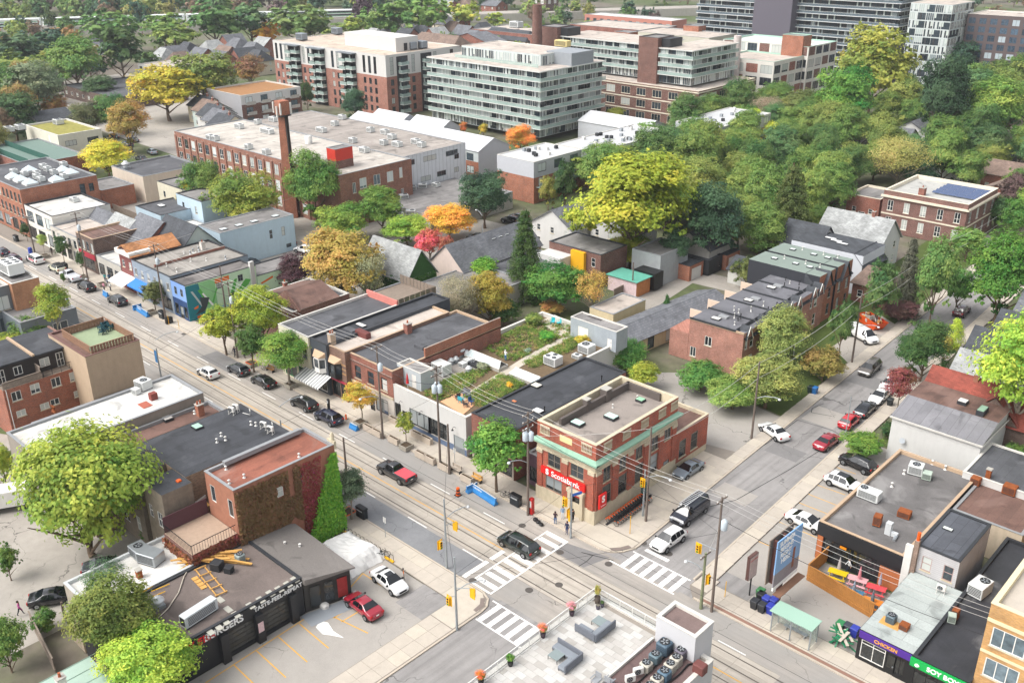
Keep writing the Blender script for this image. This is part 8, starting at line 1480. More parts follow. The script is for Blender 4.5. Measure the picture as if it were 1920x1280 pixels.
def car(px,py,head,kind,colr,label,group='cars and vans in the streets',name=None,extra=None,z=0.03):
 if kind not in PROTO: PROTO[kind]=car_proto(kind)
 t=copy_tree(PROTO[kind]);g=G(px,py,0.6);t.location=(g.x,g.y,z);t.rotation_euler=(0,0,R_(head));t['label']=label;t['group']=group;t.name=name or {'pickup':'pickup_truck','van':'delivery_van','minivan':'minivan'}.get(kind,'car');t['category']={'pickup':'pickup truck','van':'van','minivan':'minivan'}.get(kind,'car')
 for c in t.children:
  if c.name.startswith('body'): c.color=(*hx(colr),1)
 if extra: extra(t)
 return t
K_,GY,WH_,NV,RD='#15161a','#3a3d42','#dcdcda','#1c2238','#8f1a22'
def tonneau(t): MM(pm('red_tonneau','#d9505a',0.5,0.06)).cbox(-2.8,-0.6,-0.82,0.82,1.17,1.25,0.03).build('bed_cover',None,t)
def rack(t):
 for y in (-0.5,0.35): MM(ALU).box(-2.4,1.6,y-0.03,y+0.03,2.3,2.36).build('ladder_rail',None,t)
 for i in range(12): MM(ALU).box(-2.3+i*0.33,-2.26+i*0.33,-0.5,0.35,2.31,2.35).build('ladder_rung',None,t)
def roofblk(t): MM(BLACK).cbox(-1.6,0.2,-0.66,0.66,1.64,1.72,0.03).build('roof_panel',None,t)
def stripe(t):
 for s in (-1,1): MM(pm('pink_stripe','#cf3a55',0.4,0.05)).box(-1.8,0.6,s*1.005-0.01,s*1.005+0.01,0.75,1.0).build('door_stripe',None,t)
def sunroof(t): MM(CGL).box(-0.35,0.35,-0.42,0.42,1.455,1.475).build('sunroof',None,t)
def sunroof2(t): MM(CGL).box(-0.9,0.4,-0.5,0.5,1.69,1.71).build('sunroof',None,t)
for a in ((390,698,180,'hatch',WH_,'white boxy hatchback driving along the tram track'),(447,692,180,'hatch',GY,'charcoal hatchback parked beside the big tree planter'),(494,714,181,'sedan',K_,'sleek black sedan parked between two dark hatchbacks'),(570,756,181,'suv','#191b1c','black SUV parked near the parking pay post'),(616,782,181,'suv',NV,'navy blue SUV parked last before the bare kerb'),(972,1020,180,'minivan','#14201d','black green minivan rolling through the crossing'),
(220,563,180,'suv','#33363a','dark grey SUV parked beside the blue barrier'),(162,537,180,'suv',K_,'black SUV parked behind the white jeep truck'),(25,485,180,'suv','#4a3a48','plum grey SUV waiting behind the white minivan'),(4,472,180,'hatch','#23283a','dark blue hatchback at the edge of the frame'),
(1291,879,268,'sedan','#76818a','silver grey sedan parked on the bank pavement'),(1451,808,158,'sedan',WH_,'white sedan turning into the bank parking lot'),(1551,827,88,'sedan','#8f2030','dark red sedan driving up the side street'),(1593,789,92,'hatch','#b3202a','bright red hatchback parked at the east kerb'),(1623,766,92,'sedan','#25282e','charcoal sedan parked between red and white cars'),(1650,742,-88,'sedan',WH_,'white sedan with blue roof sticker parked under the red tree'),(1668,720,-88,'hatch',WH_,'white car half hidden by the red tree'),(1631,690,-87,'minivan','#5f5a56','grey brown minivan coming down the side street'),(1803,583,93,'suv','#4a1822','maroon SUV driving away up the side street'),
(1608,868,172,'suv',K_,'black SUV backed against the hedge'),(100,1118,60,'sedan',K_,'black car tucked behind the white roofed kitchen'),(198,1060,60,'sedan','#3a3f44','dark grey car behind the white kitchen roof'),
(571,468,200,'suv',WH_,'white SUV parked behind the mural lane'),(537,456,190,'suv','#2a2e2c','black SUV parked beside the box truck'),(470,492,190,'sedan',K_,'black sedan parked behind the mural wing'),(868,463,200,'sedan',K_,'black sedan in the row under the golden maple'),(880,453,200,'sedan','#5a1a2a','maroon sedan in the row under the golden maple'),(894,446,200,'suv','#3a4044','grey SUV in the row under the golden maple'),(846,470,200,'sedan','#7f9aa6','pale blue car behind the red maple'),(958,413,190,'suv',K_,'black SUV parked beside the town house fence'),(972,406,190,'sedan','#5a6066','grey sedan parked beside the town house fence'),
(204,263,180,'sedan',GY,'dark sedan parked behind the sedum roof building'),(212,256,180,'sedan','#22302c','dark green sedan parked behind the sedum roof building'),(236,271,200,'sedan','#27345a','blue sedan parked by the ochre tree'),(285,285,170,'suv','#8f9aa3','silver SUV crossing the factory parking lot'),(265,297,180,'sedan',GY,'charcoal sedan at the parking lot fence'),(276,304,180,'suv','#4a5058','slate SUV at the parking lot fence'),(288,312,180,'sedan','#5a6268','grey sedan at the parking lot fence'),(212,240,120,'sedan',WH_,'white car parked behind the ochre tree'),(1702,112,90,'sedan','#33414f','dark car far off by the golden tree'),(250,262,180,'sedan','#4a4f55','grey sedan parked beside the ochre tree')):
 car(*a)
car(743,886,180,'pickup','#2c2e31','charcoal pickup truck with bright red bed cover',extra=tonneau);car(132,518,180,'pickup','#c9ccd0','white jeep pickup parked before the black SUV');car(107,503,180,'suv','#c2c0a8','cream off roader with black roof panel parked at the kerb',extra=roofblk);car(66,486,180,'minivan',WH_,'white minivan with pink door stripe',extra=stripe)
car(1293,960,270,'van','#1c202c','dark navy van carrying a ladder on its roof',extra=rack);car(1253,1012,268,'suv',WH_,'white SUV stopped at the north crossing');car(730,1088,-4,'sedan',WH_,'white sedan with sunroof in the burger parking lot',extra=sunroof);car(681,1134,178,'sedan','#8f2030','dark red sedan in the burger parking lot');car(1512,977,-2,'sedan',WH_,'white sedan nosed up to the patio restaurant');car(1583,906,-3,'suv',WH_,'white SUV with glass roof in the restaurant lot',extra=sunroof2);car(1618,630,-25,'van',WH_,'white high roofed van parked on the driveway');car(594,474,200,'pickup',WH_,'white pickup parked next to the white SUV')
for p in PROTO.values(): drop(p)
def boxtruck(px,py,rz,label,L=6.5,H=2.9,cab=True):
 g=G(px,py,0.5);t=thing('box_truck' if cab else 'box_trailer',label,'truck' if cab else 'trailer',(g.x,g.y,0),R_(rz));MM(pm('truck_white','#d8d6d0',0.6,0.1)).cbox(-L/2,L/2,-1.15,1.15,0.8,H,0.06).build('cargo_box',None,t);MM(BLACK).box(-L/2,L/2+1.6*cab,-0.8,0.8,0.5,0.8).build('chassis',None,t)
 if cab: MM(WHITE).cbox(L/2+0.1,L/2+1.8,-1.0,1.0,0.6,2.1,0.25).build('cab',None,t);MM(CGL).box(L/2+1.7,L/2+1.82,-0.85,0.85,1.3,1.9).build('windscreen',None,t)
 for x in (-L/2+1.0,L/2+0.9 if cab else L/2-1.2):
  for s in (-1,1): q=MM(TYRE).cyl((x,s*0.85,0.45),(x,s*1.1,0.45),0.45,n=14,smooth=False).build('wheel',None,t)
 return t
boxtruck(492,466,200,'white box truck parked behind the mural building');bt=boxtruck(20,945,62,'white box trailer with green gear in the back lane',6,2.8,False)
g=G(1635,612,0);t=thing('rubbish_skip','orange steel skip heaped with building rubble','skip',(g.x,g.y,0),R_(-30));SK=pm('skip_orange','#d9531a',0.6,0.2,1.5)
m=MM(SK);m.idx([(-2.4,-0.9,0.1),(1.6,-0.9,0.1),(1.6,0.9,0.1),(-2.4,0.9,0.1),(-2.6,-1.1,1.6),(2.6,-1.1,1.6),(2.6,1.1,1.6),(-2.6,1.1,1.6)],[(0,1,5,4),(1,2,6,5),(2,3,7,6),(3,0,4,7),(3,2,1,0)]);m.build('hopper',None,t)
m=MB();
for i in range(40): m.mat(rnd.choice([WHITE,CONC,WOODL,RUST,BLACK,REDP,ALU]));x,y=ru(-2.2,2.0),ru(-0.85,0.85);s=ru(0.1,0.35);m.box(x-s,x+s,y-s*0.6,y+s*0.6,1.0,1.35+ru(0,0.5),Matrix.Translation((0,0,0))@Matrix.Rotation(ru(-.2,.2),4,'X'))
tag(m.build('rubble',None,t),kind='stuff')
# STREET FURNITURE
def sub(t,name,mat,fn,loc=None,rz=0): m=MM(mat);fn(m);return m.build(name,None,t,loc,rz)
def at(px,py,z=0.0): g=G(px,py,z);return (g.x,g.y,z)
POLEW=pm('weathered_pole','#6e625a',0.9,0.3,3);POLEG=pm('treated_pole','#7a7f63',0.9,0.3,3);POLEM=pm('galvanised_pole','#9aa0a3',0.45,0.15,2,metal=0.3);WIRE=pm('cable','#b9b7b2',0.6,0.1);WIRED=pm('dark_cable','#2a2a2c',0.6,0.1);CAN=pm('transformer_can','#b5bfc6',0.5,0.1)
POLES={}
def hgt(bx_,by,ty):
 g=G(bx_,by,0);lo,hi=0.0,25.0
 for _ in range(30):
  z=(lo+hi)/2;v=Vector((g.x,g.y,z-CAM_Z));y=640-F_PX*v.dot(CU)/v.dot(CF)
  if y>ty: lo=z
  else: hi=z
 return g,lo
def pole(key,bx_,by,ty,label,mat=None,r=0.16,cross=0,cans=0,lamp=None,arm=0.0,head=True):
 g,h=hgt(bx_,by,ty);t=thing('utility_pole' if mat is not POLEM else 'metal_pole',label,'pole',(g.x,g.y,0),0);m=MM(mat or POLEW);m.cyl((0,0,0),(0,0,h),r,r*0.65,10);m.build('shaft',None,t);POLES[key]=(g.x,g.y,h)
 for k in range(cross): z=h-0.3-k*0.9;sub(t,'crossarm',POLEW if mat is not POLEM else POLEM,lambda m:m.box(-0.06,0.06,-0.9,0.9,z-0.06,z+0.06));[sub(t,'insulator',WHITE,lambda m:m.lathe([(0.05,0),(0.07,0.08),(0.03,0.18)],(0,y,z+0.06),6)) for y in (-0.8,0.0,0.8)]
 for k in range(cans): a=2.4*k;sub(t,'transformer',CAN,lambda m:m.lathe([(0.3,0),(0.32,0.05),(0.32,0.95),(0.22,1.05),(0.05,1.2)],(0.48*math.cos(a),0.48*math.sin(a),h-3.4),12))
 if lamp:
  dx,dy,z,L=lamp;sub(t,'lamp_arm',POLEM,lambda m:m.tube([(0,0,z-0.5),(dx*L*0.4,dy*L*0.4,z+0.1),(dx*L*0.8,dy*L*0.8,z+0.25),(dx*L,dy*L,z+0.2)],0.05,6));sub(t,'lamp_head',ALU,lambda m:m.lathe([(0.08,0.1),(0.2,0.0),(0.22,-0.1),(0.05,-0.2)],(dx*L,dy*L,z+0.15),8))
 return t
pole('a0',65.5,474,405,'utility pole beside blue post box',cross=1,lamp=(0,-1,8,3));pole('a1',166,528,398,'tall utility pole before the low white shop',cross=2,cans=1,lamp=(0,-1,8.5,3));pole('a2',311,600,458,'tall utility pole before the grey awning shops',cross=2,cans=1);pole('a3',424,588,498,'timber pole standing against the mural wall');pole('a4',446,672,528,'utility pole among the golden street trees',cross=1,cans=1);pole('a5',718,822,648,'utility pole with one transformer before the brick corner shop',cross=1,cans=1,lamp=(-0.3,-1,6.5,2.6));pole('a6',826,878,686,'utility pole with three transformers before the white building',cross=2,cans=3);pole('a6b',843,888,795,'short timber pole beside the triple transformer pole');pole('a7',990,965,772,'utility pole with three transformers at the bank corner',cross=3,cans=3,lamp=(-0.4,-1,7.5,2.2));pole('a8',1334,1146,932,'dark utility pole with one transformer by the bus stop corner',cross=1,cans=1);pole('a8b',1314,1140,1036,'short greenish timber pole on the bus stop corner',POLEG,0.18,1,0,(-1,-0.3,5.0,1.8));pole('a9',1852,1318,1160,'utility pole with transformers before the buff apartments',cross=1,cans=3)
pole('b1',1211,978,800,'slender utility pole beside the bank side wall',lamp=(0.9,0.1,6.5,3.0));pole('b2',1409,822,678,'concrete street lamp pole at the bank parking lot',POLEW,0.16,0,0,(1,0.2,6.5,3.0));pole('b3',1597,680,552,'tall street lamp pole before the row houses',POLEW,0.16,0,0,(1,0.2,6.5,3.0));pole('b4',1745,555,455,'utility pole with transformer among the roadside conifers',cans=1,cross=1);pole('b5',1880,430,392,'far street lamp pole near the library',lamp=(1,0,6,3));pole('e1',1584,824,744,'thin metal sign pole on the east kerb',POLEM,0.09);pole('l1',302,706,653,'metal street lamp with blue banner before the tan block',POLEM,0.13,0,0,(0.3,1,6.5,3.2));pole('l2',136,597,559,'metal street lamp with blue banner by the orange block',POLEM,0.13,0,0,(0.3,1,6.5,3.2));pole('l3',531,835,787,'metal street lamp rising behind the black roofed block',POLEM,0.13,0,0,(0.3,1,6.2,3.0));pole('l4',100,612,560,'green grey pole beside slender street tree',POLEG);pole('l5',651,903,820,'timber pole beside the grey green street tree');pole('m1',613,388,322,'timber pole beside the factory',cross=1);pole('m2',905,452,420,'curved white street lamp over the car park',POLEM,0.12,0,0,(-1,0.3,6,2.5));pole('g1',1185,555,492,'leaning timber pole with white box on garage lane');pole('lb',122,1158,1128,'short timber post at the lane shed')
for k in ('l1','l2'):
 x,y,h=POLES[k];t=thing('street_banner','blue street banner hung on lamp pole beside the '+('tan block' if k=='l1' else 'orange block'),'banner',(x,y,2.2));sub(t,'banner_cloth',BLUEP,lambda m:m.box(-0.9,-0.15,-0.03,0.03,0,2.0));sub(t,'bracket',POLEM,lambda m:m.box(-0.95,0,-0.03,0.03,2.0,2.06))
def signal(parent,x,y,z,rz,mat=YEL):
 o=sub(parent,'signal_head',mat,lambda m:m.box(-0.18,0.18,-0.12,0.12,0,0.95).box(-0.34,0.34,0.12,0.15,-0.12,1.07),(x,y,z),rz)
 for k,c in enumerate(('#3a0f0f','#3a2a0a','#1f7a3a')): sub(o,'lens',pm('lens_%d'%k,c,0.2,0.1),lambda m:m.cyl((0,-0.15,0.17+0.3*(2-k)),(0,-0.121,0.17+0.3*(2-k)),0.11,n=10))
 return o
def sigpole(key,bx_,by,ty,label,heads,arm=None,lampd=None):
 t=pole(key,bx_,by,ty,label,POLEM,0.13,0,0,lampd);t['category']='traffic light';t.name='traffic_signal_pole'
 for dx,dy,z,rz in heads: sub(t,'signal_arm',POLEM,lambda m:m.tube([(0,0,z+0.9),(dx,dy,z+1.0)],0.04,6));signal(t,dx,dy,z,R_(rz))
 return t
sigpole('s1',838,1066,935,'signal pole with curved lamp at the south kerb before the crossing',((0.35,1.2,4.6,180),(-0.5,-0.3,2.5,90)),lampd=(0.3,1,6.8,2.6));sigpole('s2',857,1181,1044,'signal pole with two yellow heads on the south west corner',((1.4,1.0,4.2,180),(-0.4,-0.6,3.2,0)),lampd=(0.6,1,5.2,2.4));s3_=sigpole('s3',1070,1008,905,'signal pole with blue street name sign at the bank corner',((-0.5,-0.6,4.3,0),(-0.3,0.1,2.6,90)));s4_=sigpole('s4',1205,968,880,'signal pole with yellow head beside the bike share rack',((0.0,-0.5,4.3,0),))
x,y,h=POLES['a8'];t=thing('hanging_signal','yellow traffic signal bracketed on the dark bus stop pole','traffic light',(x,y,0));sub(t,'signal_arm',POLEM,lambda m:m.tube([(0,0,7.4),(-1.9,-0.4,7.6)],0.04,6));signal(t,-1.9,-0.4,6.4,0);signal(t,-0.7,0.1,3.0,R_(90));
sub(s3_,'street_name_sign',pm('sign_blue','#2a62b8',0.4,0.08),lambda m:m.box(-0.05,1.3,-0.02,0.02,5.4,5.75),(0,0,0),R_(70));sub(s3_,'walk_signal',YEL,lambda m:m.box(-0.3,-0.05,-0.15,0.15,2.2,2.9))
WN=[0]
def wire(a,b,za=0.0,zb=0.0,sag=0.6,r=0.022,mat=None,off=(0,0),label=None,group='overhead wires'):
 pa=POLES[a] if isinstance(a,str) else a;pb=POLES[b] if isinstance(b,str) else b;A=Vector((pa[0]+off[0],pa[1]+off[1],pa[2]+za));B=Vector((pb[0]+off[0],pb[1]+off[1],pb[2]+zb));pts=[A.lerp(B,i/10)-Vector((0,0,4*sag*(i/10)*(1-i/10))) for i in range(11)]
 m=MM(mat or WIRE);m.tube(pts,r,4);o=m.build('overhead_wire');tag(o,label or 'thin pale overhead wire strung between poles along the main road','wire',group)
for seq in (('a0','a1','a2','a4','a5','a6','a7','a8','a9'),):
 for p,q in zip(seq,seq[1:]):
  for k,dy in enumerate((-0.8,0.0,0.8)): wire(p,q,-0.1,-0.1,0.7,0.02,off=(0,dy))
  wire(p,q,-2.4,-2.4,0.9,0.03,WIRED,label='dark overhead cable strung between poles along the main road',group='dark cables on the main road')
wire((-300,70.6,11),'a0',0,-0.1)
for p,q in zip(('b1','b2','b3','b4','b5'),('b2','b3','b4','b5')):
 for k in range(2): wire(p,q,-0.15-k*2.2,-0.15-k*2.2,0.9,0.03,label='pale overhead wire strung along the side street',group='wires along the side street')
wire('b1','a7',-0.2,-3,0.3,label='pale overhead wire strung along the side street',group='wires along the side street')
for i,y in enumerate((61.4,64.7)):
 m=MM(WIRED).tube([(-430,y,5.6),(-200,y,5.6),(20,y,5.6)],0.02,4);tag(m.build('tram_wire'),'dark contact wire hung above '+('southern' if i==0 else 'northern')+' tram track','wire')
for a,b,za,zb in (('s1','a7',-0.8,-3.4),('l1','a4',-0.5,-4),('l2','a2',-0.5,-4),('l3','a5',-0.6,-4),('s2','a8',-2.2,-4),('l5','a6',-0.4,-4),('s2','s1',-2.2,-0.8),('s1','a6b',-1,-1),('s2','s3',-2,-0.5),('s3','s4',-0.5,-0.6),('s4','a8',-0.5,-4),('a7','s4',-4.5,-0.8)): wire(a,b,za,zb,0.15,0.018,WIRED,label='dark span wire crossing over the main road',group='span wires')
for a,b in (('a8','a8b'),('l4','l1'),('m1','a2')): wire(a,b,-3,-0.3,0.4,0.018,label='pale service wire between neighbouring poles',group='service wires')
PLC=pm('planter_stone','#9a9488',0.9,0.2,3);SOIL=pm('soil','#4a3c2c',0.95,0.3,4)
def planter(px,py,label,w_=1.4,d_=1.4,h_=0.6,mat=None,rim=None,group=None):
 t=thing('planter_box',label,'planter',at(px,py,0.12),0,group);m=MM(mat or PLC);
 for a in ((-w_/2,w_/2,-d_/2,-d_/2+0.1),(-w_/2,w_/2,d_/2-0.1,d_/2),(-w_/2,-w_/2+0.1,-d_/2+0.1,d_/2-0.1),(w_/2-0.1,w_/2,-d_/2+0.1,d_/2-0.1)): m.box(*a,0,h_)
 m.build('box',None,t);sub(t,'soil',SOIL,lambda m:m.box(-w_/2+0.1,w_/2-0.1,-d_/2+0.1,d_/2-0.1,0,h_-0.08))
 if rim: sub(t,'rim',rim,lambda m:m.box(-w_/2-0.04,w_/2+0.04,-d_/2-0.04,-d_/2+0.04,h_-0.04,h_+0.05).box(-w_/2-0.04,w_/2+0.04,d_/2-0.04,d_/2+0.04,h_-0.04,h_+0.05).box(-w_/2-0.04,-w_/2+0.04,-d_/2,d_/2,h_-0.04,h_+0.05).box(w_/2-0.04,w_/2+0.04,-d_/2,d_/2,h_-0.04,h_+0.05))
for px,py,lb,k in ((473,685,'planter with orange timber rim under the tall golden tree',1),(546,725,'brown planter under the tree by the striped awning',0),(762,840,'grey planter holding the small clipped tree',0),(676,796,'grey green planter under the yellowing tree',0),(285,588,'grey planter under the olive street tree',0),(653,966,'brown planter with orange rim near the litter bin',1),(192,536,'grey planter with dead twigs near the shoppers',0),(156,522,'grey planter by the tall pole',0),(85,482,'grey planter under the thin pale tree',0)): planter(px,py,lb,rim=ORANGE if k else None)
PBX=pm('parklet_panel','#b7aa9b',0.8,0.15,2)
for i,(px,py) in enumerate(((692,808),(707,816),(739,830),(790,858),(806,866),(833,880),(876,903),(740,793),(782,820),(800,829))): planter(px,py,'long pale timber planter trough on the pavement before the white building',1.9,0.55,0.85,PBX,None,'timber troughs before the white building')
def bench(px,py,label,rz=0,mat=None,group=None):
 t=thing('park_bench',label,'bench',at(px,py,0.12),R_(rz),group)
 for k in range(4): sub(t,'seat_slat',mat or WOOD,lambda m:m.box(-0.85,0.85,-0.22+k*0.12,-0.12+k*0.12,0.43,0.47))
 for k in range(3): sub(t,'back_slat',mat or WOOD,lambda m:m.box(-0.85,0.85,0.26,0.3,0.55+k*0.13,0.65+k*0.13))
 for x in (-0.75,0.75): sub(t,'leg',BLACK,lambda m:m.box(x-0.04,x+0.04,-0.2,0.28,0,0.43).box(x-0.04,x+0.04,0.24,0.3,0.43,0.92))
bench(507,696,'timber slatted park bench beside parked bicycle');bench(893,902,'orange timber bench beside the blue barrier',0,WOODL);bench(855,884,'pale flat timber bench under the short pole',0,PBX)
def barrier(px,py,label,L=3.2,rz=0,h=0.95,mat=None):
 t=thing('road_barrier',label,'barrier',at(px,py,0.02),R_(rz));m=MM(mat or BLUEP);m.prism([(0,0)]*0 or [(-L/2,-0.3),(L/2,-0.3),(L/2,0.3),(-L/2,0.3)],0,0.2);m.idx([(-L/2,-0.28,0.2),(L/2,-0.28,0.2),(L/2,0.28,0.2),(-L/2,0.28,0.2),(-L/2,-0.12,0.5),(L/2,-0.12,0.5),(L/2,0.12,0.5),(-L/2,0.12,0.5),(-L/2,-0.1,h),(L/2,-0.1,h),(L/2,0.1,h),(-L/2,0.1,h)],[(0,1,5,4),(1,2,6,5),(2,3,7,6),(3,0,4,7),(4,5,9,8),(5,6,10,9),(6,7,11,10),(7,4,8,11),(8,9,10,11)]);m.build('body',None,t);sub(t,'top_stripe',WHITE,lambda m:m.box(-L/2+0.05,L/2-0.05,-0.06,0.06,h,h+0.02));return t
b1_=barrier(907,932,'long blue concrete barrier beside the bank tree',4.6,-6);me=text_mesh('TORONTO',0.34,0.01,WHT);o=put('lettering',me,b1_,(-1.1,-0.125,0.68));o.rotation_euler=(math.pi/2,0,0)
barrier(885,920,'short blue barrier block set across the kerb',1.5,80);b2_=barrier(268,588,'long blue concrete barrier before the mural lane',4.4,-4);o=put('lettering',me,b2_,(-1.1,-0.125,0.68));o.rotation_euler=(math.pi/2,0,0);barrier(258,580,'short blue barrier set across the kerb at the mural lane',1.5,80);barrier(199,555,'small blue barrier with orange cone before the dark grey SUV',2.0,-4);barrier(664,804,'single low blue barrier block on the road behind navy SUV',1.5,0,0.75)
t=thing('traffic_barrel','orange and black banded construction barrel on the road','barrel',at(859,928,0.01));
for k in range(5): sub(t,'band',ORANGE if k%2==0 else BLACK,lambda m:m.lathe([(0.3-0.02*k,0.2*k),(0.28-0.02*k,0.2*k+0.2)],(0,0,0.05),12))
sub(t,'rubber_base',BLACK,lambda m:m.box(-0.35,0.35,-0.35,0.35,0,0.06))
def litterbin(px,py,label,rz=0): t=thing('litter_bin',label,'bin',at(px,py,0.12),R_(rz));sub(t,'body',pm('bin_charcoal','#23282c',0.4,0.15),lambda m:m.cbox(-0.75,0.75,-0.35,0.35,0,1.2,0.1));sub(t,'hood',BLACK,lambda m:m.cbox(-0.8,0.8,-0.4,0.4,1.2,1.35,0.1));sub(t,'slot',ALU,lambda m:m.box(-0.5,0.5,-0.36,-0.34,0.9,1.05))
litterbin(967,945,'wide charcoal litter bin beside the bank pole');litterbin(679,968,'dark litter bin next to the brown planter');litterbin(305,596,'dark litter bin before the mural building');litterbin(31,452,'dark litter bin by the white storefront');litterbin(123,505,'dark litter bin behind the white jeep truck')
for px,py,c,lb in ((315,606,BLACK,'black wheeled bin beside the mural pole'),(320,605,BLACK,'second black wheeled bin beside the mural pole')):
 t=thing('wheeled_bin',lb,'bin',at(px,py,0.12));sub(t,'tub',c,lambda m:m.cbox(-0.35,0.35,-0.35,0.35,0,0.95,0.05));sub(t,'lid',c,lambda m:m.cbox(-0.38,0.38,-0.4,0.38,0.95,1.05,0.04))
def wbin(px,py,c,lb,rz=0): t=thing('wheeled_bin',lb,'bin',at(px,py,0.03),R_(rz));mt=pm('bin_'+c.strip('#'),c,0.45,0.15);sub(t,'tub',mt,lambda m:m.idx([(-.28,-.3,0.05),(.28,-.3,0.05),(.28,.28,0.05),(-.28,.28,0.05),(-.36,-.4,1.0),(.36,-.4,1.0),(.36,.36,1.0),(-.36,.36,1.0)],[(0,1,5,4),(1,2,6,5),(2,3,7,6),(3,0,4,7),(4,5,6,7),(3,2,1,0)]));sub(t,'lid',mt,lambda m:m.cbox(-.39,.39,-.43,.42,1.0,1.1,.05));sub(t,'wheel',BLACK,lambda m:m.cyl((-.32,.34,.1),(.32,.34,.1),.1,n=8))
for a in ((1414,1140,'#2c2e33','dark grey wheeled bin with numeral beside the planted sign bed'),(1428,1147,'#2c2e33','second dark grey wheeled bin nearer the bus shelter'),(1426,1127,'#1d1f22','black wheeled bin behind dark grey bins'),(1425,1120,'#3f7a4a','green wheeled bin behind the others'),(1436,1135,'#3340a0','blue wheeled bin in the middle of the bins'),(1444,1150,'#2c3a9c','blue wheeled bin closest to the bus shelter'),(1449,1138,'#3340a0','overfull blue bin topped with rubbish'),(1574,1182,'#2f7a4a','green wheeled bin beside stacked green tables'),(1588,1186,'#3a4048','grey wheeled bin beside stacked green tables'),(1601,1192,'#3340a0','blue wheeled bin against the purple sign shop'),(1519,736,'#1f2f2c','dark wheeled bin on the kerb beside rubbish bags'),(1527,738,'#2a6aa8','blue recycling tub on the kerb'),(1668,760,'#2a2e30','dark storage bin on the east kerb')): wbin(*a)
def post(px,py,label,h,c,name='sign_post',top=None): t=thing(name,label,'post',at(px,py,0.12));sub(t,'post',c,lambda m:m.cyl((0,0,0),(0,0,h),0.04,n=6));top and sub(t,'plate',top,lambda m:m.box(-0.22,0.22,-0.015,0.015,h-0.7,h));return t
post(723,1006,'transit stop post with red and white plate on the south pavement',2.6,POLEM,'stop_post',WHITE);
post(1181,1000,'yellow fence post marker beside the bike share rack',2.4,YEL,'yellow_post');post(1359,1118,'yellow post in dead weeds on the bus stop corner',1.9,YEL,'yellow_post');post(317,608,'leaning yellow bollard by the wheeled bins',1.6,YEL,'yellow_post');post(336,616,'yellow bollard by the mural lane kerb',1.7,YEL,'yellow_post');post(853,868,'small white notice post before the dark shop door',2.2,POLEM,'sign_post',WHITE)
t=thing('pay_post','black parking pay post on the pavement','pay machine',at(617,768,0.12));sub(t,'body',BLACK,lambda m:m.cbox(-0.2,0.2,-0.15,0.15,0,1.7,0.05));sub(t,'screen',ALU,lambda m:m.box(-0.12,0.12,-0.16,-0.15,1.1,1.5))
t=thing('phone_box','tall narrow red phone kiosk beside the bank pole','phone box',at(997,962,0.12));sub(t,'kiosk',REDP,lambda m:m.cbox(-0.25,0.25,-0.25,0.25,0,2.1,0.06));sub(t,'panel',WHITE,lambda m:m.box(-0.15,0.15,-0.26,-0.25,0.9,1.8))
t=thing('fire_hydrant','orange fire hydrant on painted pavement','hydrant',at(649,785,0.12));sub(t,'barrel',ORANGE,lambda m:m.lathe([(0.16,0),(0.16,0.05),(0.11,0.06),(0.11,0.55),(0.14,0.6),(0.05,0.75)],(0,0,0),10));sub(t,'outlet',ORANGE,lambda m:m.cyl((-0.2,0,0.42),(0.2,0,0.42),0.06,n=8))
t=thing('post_box','blue post box on the pavement','post box',at(58,476,0.12));sub(t,'body',pm('post_blue','#2440a0',0.4,0.1),lambda m:m.cbox(-0.4,0.4,-0.35,0.35,0,1.4,0.15));sub(t,'leg',BLACK,lambda m:m.box(-0.35,0.35,-0.3,0.3,-0.05,0.02))
t=thing('news_box','red newspaper box before the red front shop','news box',at(598,728,0.12));sub(t,'cabinet',REDP,lambda m:m.cbox(-0.35,0.35,-0.3,0.3,0.15,1.2,0.06));sub(t,'window',CGL,lambda m:m.box(-0.2,0.2,-0.31,-0.3,0.5,1.0));sub(t,'leg',BLACK,lambda m:m.box(-0.3,0.3,-0.25,0.25,0,0.15))
t=thing('guitar_bags','heap of dark bags lying at the foot of the bank pole','bags',at(1003,974,0.12));m=MM(BLACK);[m.cbox(-0.2+k*0.55,0.35+k*0.55,-0.25-k*0.12,0.25-k*0.12,0,0.3-k*0.05,0.12) for k in range(3)];m.build('bag_heap',None,t)
t=thing('bus_shelter','glass bus shelter with pale green roof','bus shelter',at(1487,1192,0.12));L,W=4.0,1.5;SG=clear_glass('shelter_glass','#b9c9c2',0.35);sub(t,'roof',clear_glass('shelter_roof','#9fc0ae',0.85,0.2),lambda m:m.box(-L/2-0.2,L/2+0.2,-W/2-0.3,W/2+0.2,2.45,2.52))
for x in (-L/2,0,L/2):
 for y in (-W/2,W/2): sub(t,'post',POLEM,lambda m:m.box(x-0.05,x+0.05,y-0.05,y+0.05,0,2.45))
for a in ((-L/2+0.06,-0.06,W/2-0.01,W/2+0.01),(0.06,L/2-0.06,W/2-0.01,W/2+0.01),(-L/2-0.01,-L/2+0.01,-W/2+0.06,W/2-0.06),(L/2-0.01,L/2+0.01,-W/2+0.06,W/2-0.06)): sub(t,'glass_panel',SG,lambda m:m.box(*a,0.15,2.4))
sub(t,'bench',METAL,lambda m:m.box(-1.2,1.2,0.25,0.65,0.45,0.5).box(-1.0,-0.9,0.3,0.6,0,0.45).box(0.9,1.0,0.3,0.6,0,0.45))
